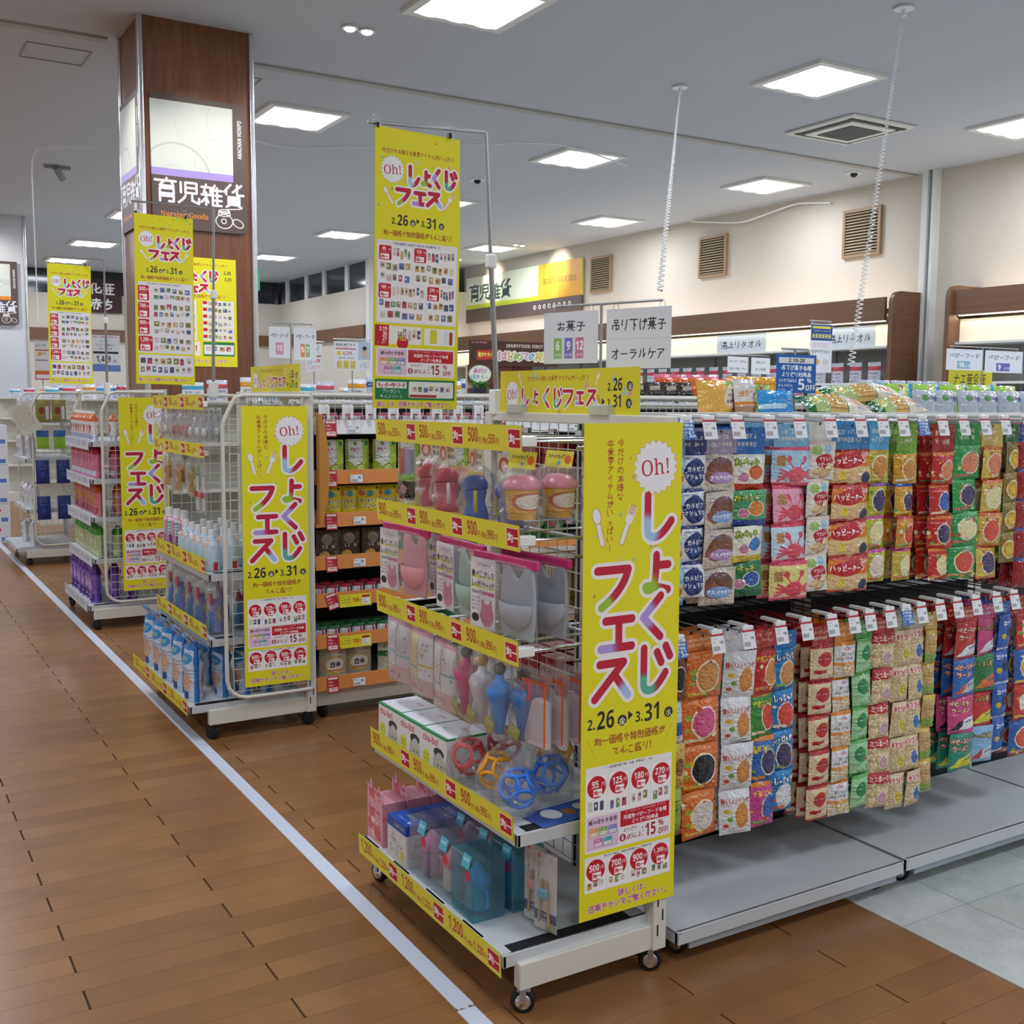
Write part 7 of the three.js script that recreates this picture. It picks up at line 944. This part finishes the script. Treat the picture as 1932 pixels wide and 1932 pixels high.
// ---------- baby food on the orange-railed shelves ----------
const jarPrint = print(160, 60, (c, w, h) => { fillR(c, 0, 0, w, h, '#c9c4c4'); for (let i = 0; i < 3; i++) { fillR(c, i * 53 + 4, h * 0.12, 12, h * 0.76, '#b03048'); fillR(c, i * 53 + 18, h * 0.1, 24, h * 0.5, '#dfe3ea'); fine(c, i * 53 + 19, h * 0.66, 24, 9, '#6a7a6a', 1); } });
const jarBody = inked(lathe([[0, 0], [0.026, 0], [0.029, 0.004], [0.029, 0.036], [0.025, 0.043], [0.022, 0.045], [0, 0.045]], 14), jarPrint), jarLid = lathe([[0.0245, 0], [0.025, 0.001], [0.025, 0.011], [0.022, 0.0135], [0, 0.0135]], 14);
const redLid = mat(0xb02a44, 0.35), greenLid = mat(0x2f7a4a, 0.35), rosyLid = mat(0xc05a74, 0.35);
function jars(lbl, group, lid, y, x0, n, deep) { row((pos) => { const t = thing('food_jar', lbl, 'jar', pos, group); part(t, 'body', jarBody, printMat(jarPrint, 'film')); part(t, 'lid', lid === 0 ? jarLid : jarLid, lid, [0, 0.0455, 0]); return t; }, Array.from({ length: n * deep }, (_, i) => [x0 + (i % n) * 0.064, y + 0.0005, MZ - 0.045 - Math.floor(i / n) * 0.066])); }
jars('small baby food jar with red lid on the shelf above the green-lidded jars', 'red-lidded jars', redLid, SHELF_Y[4], 1.83, 25, 2);
jars('small baby food jar with green lid under the red-lidded jars', 'green-lidded jars', greenLid, SHELF_Y[5], 1.83, 25, 2);
jars('small baby food jar with rosy lid on the top shelf behind the wire front', 'rosy-lidded jars on the top shelf', rosyLid, SHELF_Y[0], 1.84, 58, 1);
row((pos) => { const t = thing('shelf_pusher', 'white plastic pusher clip hung on the wire front of the top shelf', 'shelf clip', pos, 'white pusher clips'); part(t, 'plate', merge([rbox(0.05, 0.05, 0.004, 0.0018), rbox(0.012, 0.06, 0.012, 0.003, -0.02, -0.02, 0.006), rbox(0.012, 0.06, 0.012, 0.003, 0.02, -0.02, 0.006), rbox(0.05, 0.012, 0.012, 0.003, 0, 0.03, 0.002)]), M.whitePlastic); return t; }, Array.from({ length: 14 }, (_, i) => [1.84 + i * 0.115, 1.455, MZ + 0.014]));
const melon = print(170, 220, (c, w, h) => { fillR(c, 0, 0, w, h, '#8aa83a'); fillR(c, w * 0.1, 0, w * 0.56, h * 0.62, '#d8dcd8'); poly(c, [[w * 0.1, h * 0.6], [w * 0.66, h * 0.6], [w * 0.38, h * 0.78]], '#d8dcd8'); fillR(c, w * 0.66, 0, w * 0.34, h * 0.7, '#a8be3a'); disc(c, w * 0.6, h * 0.84, w * 0.16, '#c8cc7a'); disc(c, w * 0.24, h * 0.86, w * 0.14, '#a8b04a'); txt(c, 'フレーク', w * 0.38, h * 0.44, h * 0.12, { align: 'c', color: '#3a2f2a' }); fine(c, w * 0.16, h * 0.24, w * 0.44, 22, '#b03a4a', 1); disc(c, w * 0.36, h * 0.12, 12, '#8a8a3a'); fillR(c, w * 0.78, h * 0.06, w * 0.16, h * 0.12, '#2a7a4a'); });
const corn = print(170, 200, (c, w, h) => { fillR(c, 0, 0, w, h, '#d8be22'); disc(c, w * 0.16, h * 0.24, w * 0.12, '#c8603a'); disc(c, w * 0.5, h * 0.26, w * 0.16, '#3a8a84', h * 0.1); disc(c, w * 0.86, h * 0.1, 8, '#3a2a1a'); txt(c, 'とうもろこし', w * 0.5, h * 0.42, h * 0.14, { align: 'c', color: '#2a2620', edge: '#efe8b8', fit: w * 0.84, weight: 0.14 }); txt(c, 'フレーク', w * 0.5, h * 0.6, h * 0.13, { align: 'c', color: '#2a2620', edge: '#efe8b8', weight: 0.14 }); poly(c, [[w * 0.2, h], [w * 0.3, h * 0.8], [w * 0.4, h]], '#5a8a2a'); });
const violet = print(170, 200, (c, w, h) => { fillR(c, 0, 0, w, h, '#5a2f84'); disc(c, w * 0.5, h * 0.3, w * 0.2, '#d8c8e4'); txt(c, 'フレーク', w * 0.5, h * 0.5, h * 0.14, { align: 'c', color: '#efe8f2' }); disc(c, w * 0.6, h * 0.84, w * 0.2, '#d8b23a'); });
const cocoa = print(170, 200, (c, w, h) => { fillR(c, 0, 0, w, h, '#4a3a30'); disc(c, w * 0.4, h * 0.3, w * 0.22, '#8a7a6a'); fine(c, w * 0.2, h * 0.5, w * 0.6, 24, '#c8c0b0', 1); disc(c, w * 0.3, h * 0.86, w * 0.2, '#c8a04a'); }), leafy = print(170, 200, (c, w, h) => { fillR(c, 0, 0, w, h, '#1f6a34'); disc(c, w * 0.3, h * 0.26, w * 0.16, '#b05a4a'); disc(c, w * 0.6, h * 0.4, w * 0.16, '#a09a7a'); disc(c, w * 0.55, h * 0.86, w * 0.26, '#c8a83a', h * 0.1); });
const rice = print(190, 230, (c, w, h) => { fillR(c, 0, 0, w, h, '#b3a892'); disc(c, w * 0.5, h * 0.2, w * 0.17, '#dcd0c4'); disc(c, w * 0.5, h * 0.14, w * 0.17, '#e6e4e0', h * 0.08); disc(c, w * 0.5, h * 0.58, w * 0.34, '#d8aa3a', h * 0.25); disc(c, w * 0.5, h * 0.56, w * 0.31, '#e4e2de', h * 0.2); txt(c, '白米', w * 0.5, h * 0.46, h * 0.17, { align: 'c', weight: 0.15 }); fillR(c, w * 0.26, h * 0.7, w * 0.48, h * 0.03, '#c03a2a'); }), okayu = print(180, 210, (c, w, h) => { fillR(c, 0, 0, w, h, '#cfd2c4'); fillR(c, 0, h * 0.34, w, h * 0.16, '#1f7a42'); fillR(c, 0, h * 0.02, w, h * 0.06, '#2f8a4e'); txt(c, 'おかゆ', w * 0.42, h * 0.12, h * 0.18, { align: 'c', color: '#2a7a42', edge: '#eef0e4' }); disc(c, w * 0.84, h * 0.22, 14, '#2a8a4a'); fine(c, w * 0.2, h * 0.4, w * 0.6, 16, '#dfe8dc', 1); disc(c, w * 0.4, h * 0.84, 18, '#2a7a42'); txt(c, '6', w * 0.4, h * 0.77, h * 0.13, { align: 'c', color: '#eee' }); });
const pouchRow = (p, lbl, group, y, xs, w, h, d = 0.045, dz = 0) => row((pos) => { const t = thing('food_pouch', lbl, 'food pouch', pos, group); part(t, 'bag', bag(w, h, d, p, { foot: 0.85, seal: 0.06, crumple: 0.2 }), printMat(p, 'film')); return t; }, xs.map((x, i) => [x, y + 0.0005, MZ - 0.05 - dz - (i % 2) * 0.014]));
const xs = (x0, n, s) => Array.from({ length: n }, (_, i) => x0 + i * s);
pouchRow(melon, 'green melon flake pouch on the shelf above the yellow pouches', 'melon flake pouches', SHELF_Y[1], xs(1.9, 11, 0.135), 0.12, 0.165); pouchRow(cocoa, 'dark pouch standing behind the melon flake pouches', 'dark pouches behind', SHELF_Y[1], xs(1.96, 8, 0.19), 0.12, 0.16, 0.04, 0.07);
pouchRow(corn, 'yellow corn flake pouch beside the curved orange divider', 'corn flake pouches', SHELF_Y[2], xs(1.89, 6, 0.098), 0.115, 0.145); pouchRow(violet, 'violet flake pouch next to the corn flake pouches', 'violet flake pouches', SHELF_Y[2], xs(2.5, 7, 0.115), 0.115, 0.145);
pouchRow(cocoa, 'dark brown pouch on the shelf under the corn flakes', 'dark brown pouches', SHELF_Y[3], xs(1.88, 3, 0.115), 0.12, 0.14); pouchRow(leafy, 'dark green vegetable pouch on the shelf under the corn flakes', 'dark green pouches', SHELF_Y[3], xs(2.22, 9, 0.115), 0.115, 0.145);
pouchRow(rice, 'rice pack with white oval label on the lowest shelf', 'rice packs', SHELF_Y[6], [1.9, 2.03], 0.14, 0.165, 0.06); pouchRow(okayu, 'green and white porridge pack on the lowest shelf', 'porridge packs', SHELF_Y[6], xs(2.2, 10, 0.075), 0.14, 0.165, 0.05);
// back side of the near row, seen through the net
const redBox = print(90, 150, (c, w, h) => { fillR(c, 0, 0, w, h, '#9c1f28'); fine(c, 10, 14, w - 20, 14, '#e0b8b0', 2); disc(c, w * 0.5, h * 0.6, 22, '#cfc4b8'); }), tanBox = print(120, 120, (c, w, h) => { fillR(c, 0, 0, w, h, '#b08a3a'); for (let i = 0; i < 6; i++) fillR(c, 12 + i * 17, 20, 8, 60, '#dccfb0'); fine(c, 10, 96, w - 20, 14, '#5a3a1a'); });
for (const [p, y, l, n, w, h] of [[redBox, 1.1705, 'dark red carton seen through the net on the back shelves', 8, 0.08, 0.2], [tanBox, 0.8705, 'tan striped carton seen through the net on the back shelves', 6, 0.1, 0.15], [redBox, 0.5005, 'dark red carton low behind the net on the back shelves', 8, 0.08, 0.2]]) { const g = carton(w, h, 0.12, p); row((pos) => { const t = thing('food_carton', l, 'carton', pos, l); part(t, 'box', g, printMat(p, 'card')); return t; }, Array.from({ length: n }, (_, i) => [1.87 + (i % (n / 2)) * (w + 0.012), y, -2.93 + (i >= n / 2 ? 0.14 : 0)])); }
// ---------- on top of the near row ----------
const wheat = print(360, 90, (c, w, h) => { fillR(c, 0, 0, w, h, '#dcd6c8'); fillR(c, 0, 0, w * 0.1, h, '#1f6a34'); fillR(c, w * 0.1, 0, w * 0.2, h, '#a8b87a'); fillR(c, w * 0.3, 0, w * 0.26, h, '#d0a860'); for (let i = 0; i < 9; i++) fillR(c, w * 0.3, i * 10, w * 0.26, 2.5, '#a87a3a'); fillR(c, w * 0.56, 0, 5, h, '#2a7a42'); fillR(c, w * 0.66, h * 0.5, w * 0.2, h * 0.24, '#d8a888'); disc(c, w * 0.18, h * 0.5, 12, '#d8c86a'); fine(c, w * 0.7, h * 0.8, 60, 10, '#5a8ab8'); });
const lying = (w, h, d, p, o) => bag(w, h, d, p, o).translate(0, -h / 2, 0).rotateX(-Math.PI / 2 + 0.5).translate(0, h * 0.28, 0);
for (const [x, y, z, w, rz, l] of [[2.97, 1.5, -2.6, 0.36, 0.03, 'long bag of bread sticks lying on top of two others'], [2.77, 1.461, -2.54, 0.31, -0.04, 'long bag of bread sticks with dark green end on the shelf top'], [3.06, 1.461, -2.53, 0.24, 0.05, 'short white bag of bread sticks on the shelf top']]) { const t = thing('bread_stick_bag', l, 'snack bag', [x, y, z]); part(t, 'bag', lying(w, 0.1, 0.055, wheat, { crumple: 0.4 }), printMat(wheat, 'film'), undefined, [0, 0, rz]); }
const yellowBag = print(150, 120, (c, w, h) => { fillR(c, 0, 0, w, h, '#e2b052'); disc(c, w * 0.72, h * 0.55, w * 0.24, '#dfd8cc', h * 0.3); fine(c, w * 0.56, h * 0.45, 50, 14, '#7a3a2a', 2); fillR(c, w * 0.6, h * 0.05, w * 0.3, h * 0.16, '#7fae4a'); }), standPack = print(90, 110, (c, w, h) => { fillR(c, 0, 0, w, h, '#d9d4d0'); fine(c, 10, 40, w - 20, 20, '#e07a2a', 1); fillR(c, 0, h * 0.66, w, h * 0.1, '#dd8a34'); disc(c, w * 0.8, h * 0.5, 10, '#e0702a'); fillR(c, 0, h * 0.78, w, h * 0.22, '#b08a70'); }), skyBag = print(150, 90, (c, w, h) => { fillR(c, 0, 0, w, h, '#2f93d8'); fillR(c, 0, h * 0.6, w * 0.6, h * 0.2, '#bfe0f2'); }), limeBag = print(120, 90, (c, w, h) => { fillR(c, 0, 0, w, h, '#9cc64a'); disc(c, w * 0.5, h * 0.5, 22, '#dfe8c8'); fillR(c, w * 0.5, 6, 14, 12, '#b83a6a'); }), silverBag = print(130, 80, (c, w, h) => { fillR(c, 0, 0, w, h, '#b4bcc8'); disc(c, w * 0.3, h * 0.36, 16, '#5a9a5a', 10); disc(c, w * 0.75, h * 0.4, 10, '#3a62b0'); fine(c, w * 0.46, h * 0.3, 24, 12, '#b84a74', 1); });
const topBag = (name, l, p, pos, w, h, d, group, rx = -0.15) => { const t = thing(name, l, 'snack bag', pos, group); part(t, 'bag', bag(w, h, d, p, { foot: 0.8, crumple: 0.5 }), printMat(p, 'film'), undefined, [rx, 0, 0]); return t; };
topBag('snack_bag', 'amber snack bag with pale oval on the shelf top', yellowBag, [2.32, 1.461, -2.6], 0.16, 0.105, 0.07); topBag('snack_bag', 'white and orange pouch standing on the shelf top', standPack, [2.4, 1.461, -2.56], 0.09, 0.11, 0.05); topBag('snack_bag', 'sky blue crumpled bag on the shelf top', skyBag, [2.5, 1.461, -2.53], 0.15, 0.075, 0.06); topBag('snack_bag', 'lime green bag before the blue sale sign', limeBag, [2.56, 1.461, -2.68], 0.13, 0.095, 0.06);
row((pos) => topBag('snack_bag', 'silver pouch with green oval and blue dot in a row on the shelf top', silverBag, pos, 0.125, 0.085, 0.05, 'silver pouches on the shelf top'), xs(3.2, 7, 0.118).map((x, i) => [x, 1.461, -2.52 - (i % 2) * 0.01]));
row((pos) => topBag('snack_bag', 'pale green and white pouch lying behind the silver pouches', limeBag, pos, 0.14, 0.11, 0.06, 'pale pouches behind the silver ones'), xs(3.3, 5, 0.16).map((x) => [x, 1.461, -2.72]));
// ---------- on top of the row behind ----------
const topRow = (p, lbl, group, list, w, h) => row((pos) => topBag('snack_bag', lbl, p, pos, w, h, 0.07, group, -0.3), list);
const orangeBag = print(130, 110, (c, w, h) => { fillR(c, 0, 0, w, h, '#d8602a'); fillR(c, 0, h * 0.5, w, h * 0.2, '#e88a3a'); for (let i = 0; i < 6; i++) poly(c, [[i * 22, 30], [i * 22 + 8, 20], [i * 22 + 14, 34]], '#8a2a1a'); }), roseBag = print(130, 110, (c, w, h) => { fillR(c, 0, 0, w, h, '#d8708a'); fine(c, 10, 30, w - 20, 20, '#efd0d4', 1); }), goldBag = print(130, 110, (c, w, h) => { fillR(c, 0, 0, w, h, '#dfa52a'); fine(c, 10, 40, w - 20, 20, '#7a4a1a', 1); }), jetBag = print(110, 90, (c, w, h) => { fillR(c, 0, 0, w, h, '#3a3634'); fillR(c, w * 0.2, h * 0.4, w * 0.6, h * 0.3, '#a89a8a'); });
topRow(jetBag, 'black pouch lying on the top of the baby food row', 'black pouches on the baby food row', xs(3.85, 4, 0.12).map((x) => [x, 1.5315, -5.0]), 0.12, 0.08); topRow(orangeBag, 'orange pouch lying on the top of the baby food row', 'orange pouches on the baby food row', xs(4.12, 5, 0.12).map((x) => [x, 1.5315, -5.06]), 0.13, 0.11); topRow(roseBag, 'rose pouch lying behind the orange pouches', 'rose pouches on the baby food row', xs(4.3, 4, 0.13).map((x) => [x, 1.5315, -5.3]), 0.13, 0.14); topRow(goldBag, 'golden pouch lying on the top of the baby food row', 'golden pouches on the baby food row', xs(4.72, 4, 0.13).map((x) => [x, 1.5315, -5.1]), 0.13, 0.13);
topRow(skyBag, 'pale blue pouch lying on the far end of the baby food row', 'pale blue pouches on the baby food row', xs(5.9, 9, 0.16).map((x) => [x, 1.5315, -4.95]), 0.16, 0.1); topRow(silverBag, 'grey pouch with green oval at the far end of the baby food row', 'grey pouches on the baby food row', xs(6.0, 9, 0.17).map((x) => [x, 1.5315, -5.2]), 0.16, 0.13);
solo('row_top', 'white flat deck along the top of the baby food row', 'shelf deck', span(1.82, 7.6, 1.5215, 1.531, -5.45, -4.9), M.ivory);
// brick print stand and plants
const brickStand = thing('food_display', 'brown brick-print display stand for first baby food with coloured lettering', 'display stand', [3.0, 1.5315, -5.1]);
part(brickStand, 'header', card(0.56, 0.13, P.firstFood, 0.004), printMat(P.firstFood), [0.08, 0.215, 0.02]); part(brickStand, 'backing', span(-0.2, 0.2, 0, 0.15, -0.02, 0), mat(0xc9b7a4, 0.8));
for (let r = 0; r < 5; r++) for (let k = 0; k < 6; k++) { const x = -0.2 + (k + (r % 2) * 0.5) * 0.068; if (x < 0.15) part(brickStand, 'brick', brickGeo(), [mat(0x6a3526, 0.8), mat(0x7a3f2e, 0.8), mat(0x5e2f22, 0.8)][(r + k) % 3], [x + 0.032, 0.015 + r * 0.03, 0.003]); }
function brickGeo() { return (brickGeo.g ??= box(0.062, 0.026, 0.006)); }
solo('cloud_sign', 'pale cloud-shaped sign on the brick-print display', 'sign', card(0.14, 0.1, P.cloudSign, 0.003), printMat(P.cloudSign), [2.86, 1.635, -5.07]);
{ const t = thing('leaf_bunch', 'bunch of green leafy garnish with a dark pack beside the brick-print display', 'plant', [2.77, 1.5315, -4.93]); const lm = mat(0x3f8a34, 0.6); for (let i = 0; i < 26; i++) { const g = new THREE.SphereGeometry(0.014, 6, 4).scale(1, 0.3, 0.6); part(t, 'leaf', g, lm, [rr(-0.045, 0.045), rr(0.02, 0.07), rr(-0.02, 0.03)], [rr(-1, 1), rr(0, 3), rr(-1, 1)]); } part(t, 'pot', rbox(0.07, 0.03, 0.05, 0.006, 0, 0.015, 0), mat(0x2a2438, 0.6)); }
// ---------- small signs on posts ----------
function postSign(lbl, x, y0, z, sheetsList, bar, ry) {
  const t = thing('sign_post', lbl, 'sign post', [x, y0, z], undefined, ry); const H = bar[2];
  part(t, 'pole', rod([0, 0, 0], [0, H, 0], 0.0045, 8), M.steel); part(t, 'crossbar', rod([bar[0], H, 0], [bar[1], H, 0], 0.004, 8), M.steel); part(t, 'foot', rbox(0.05, 0.008, 0.05, 0.002, 0, 0.004, 0), M.whitePlastic);
  for (const [p, w, h, cx, l] of sheetsList) { const s = part(t, 'sheet', card(w, h, p, 0.0012), printMat(p), [cx, H - 0.018 - h / 2, 0.008]); for (const q of [-0.36, 0.36]) part(s, 'ring', new THREE.TorusGeometry(0.009, 0.0012, 4, 12), M.chrome, [q * w, h / 2 + 0.006, -0.002]); }
}
postSign('sign post with white sheets for snacks by month and hanging snacks', 1.882, 1.461, -2.62, [[P.snackSign, 0.205, 0.152, -0.107], [P.hangSign, 0.222, 0.17, 0.137]], [-0.17, 0.212, 0.318], -1.27);
postSign('sign post with white baby food sheets bearing pink and green number boxes', 1.83, 1.5315, -5.1, [[P.food12, 0.105, 0.148, -0.058], [P.food57, 0.115, 0.155, 0.07]], [-0.09, 0.11, 0.325], 0);
postSign('sign post with white baby food sheets bearing blue and violet number boxes', 6.87, 1.5315, -4.95, [[P.food16, 0.39, 0.145, -0.21], [P.food9, 0.43, 0.155, 0.23]], [-0.36, 0.4, 0.36], 0);
postSign('sign post with white sheets for teethers and feeding bottles', 7.14, 1.4755, -7.6, [[P.teethSign, 0.29, 0.145, -0.165], [P.bottleSign, 0.28, 0.15, 0.17]], [-0.3, 0.3, 0.45], 0.15);
postSign('sign post with blue-topped first sale notice', 5.12, 1.5315, -4.9, [[P.firstSale, 0.19, 0.3, 0.08]], [-0.02, 0.17, 0.47], 0);
postSign('sign post with diaper notice showing yellow price boxes', 3.2, 1.4755, -7.6, [[P.diaperAd, 0.29, 0.21, 0]], [-0.15, 0.15, 0.46], 0); postSign('sign post with 15 percent notice beside the diaper notice', 2.94, 1.4755, -7.7, [[P.offAd, 0.125, 0.2, 0]], [-0.08, 0.08, 0.44], 0);
postSign('sign post with blue wave notice priced 1,409 yen', 2.09, 1.4755, -10.9, [[P.wipeAd, 0.26, 0.34, 0]], [-0.14, 0.14, 0.62], 0); postSign('sign post with white and red notice left of the hanging banner', 1.53, 1.56, -10.9, [[P.merryAd, 0.13, 0.35, 0]], [-0.08, 0.08, 0.46], 0);
postSign('blue five percent sale sign on a short post above the snacks', 2.645, 1.461, -2.6, [[P.blueSale, 0.178, 0.124, 0]], [-0.06, 0.06, 0.21], 0);
const yellowNotice = print(240, 60, (c, w, h) => { fillR(c, 0, 0, w, h, '#d8cf2a'); txt(c, 'ナエ総合箱', w * 0.1, h * 0.2, h * 0.6, { color: '#4a4420' }); });
solo('yellow_notice', 'yellow notice lettered in black behind the numbered baby food sheets', 'notice', card(0.5, 0.13, yellowNotice, 0.004), printMat(yellowNotice), [7.1, 1.68, -5.21]);
solo('towel_sign', 'pale blue bath towel sign on the lit panel beside the brown end panel', 'sign', card(0.82, 0.27, P.towelSign, 0.006).rotateY(AISLE), printMat(P.towelSign), [10.975, 2.32, -9.85]); solo('towel_sign', 'pale blue bath towel sign on the lit panel left of the first sale notice', 'sign', card(1.0, 0.27, P.towelSign, 0.006).rotateY(AISLE), printMat(P.towelSign), [10.975, 2.32, -11.85]);
solo('department_sign', 'dark maroon sign lettered in white on the far back wall', 'signboard', card(0.75, 0.75, P.brownSign, 0.03), printMat(P.brownSign), [5.0, 3.75, -26.05]);
row((pos) => { const t = thing('wall_pack', 'pale hanging pack on the wall shelving under the towel signs', 'baby goods', pos, 'packs on the wall shelving', ); t.rotation.y = AISLE; part(t, 'bag', bag(0.2, 0.26, 0.06, farPrint[1]), printMat(farPrint[1], 'film')); return t; }, Array.from({ length: 22 }, (_, i) => [11.05, 1.7455, -9.5 - i * 0.3]), AISLE);
row((pos) => { const t = thing('wall_pack', 'grey blue hanging pack lower on the wall shelving', 'baby goods', pos, 'lower packs on the wall shelving'); t.rotation.y = AISLE; part(t, 'bag', bag(0.22, 0.26, 0.06, farPrint[3]), printMat(farPrint[3], 'film')); return t; }, Array.from({ length: 22 }, (_, i) => [11.05, 1.3755, -9.6 - i * 0.3]), AISLE);
struct('trim_6', merge([span(-5, 9.1, 2.75, 3.0, -26.08, -26.02), span(9.0, 9.08, 2.75, 3.0, -26, -20.8)]), headerMat);
renderer.render(scene, camera);
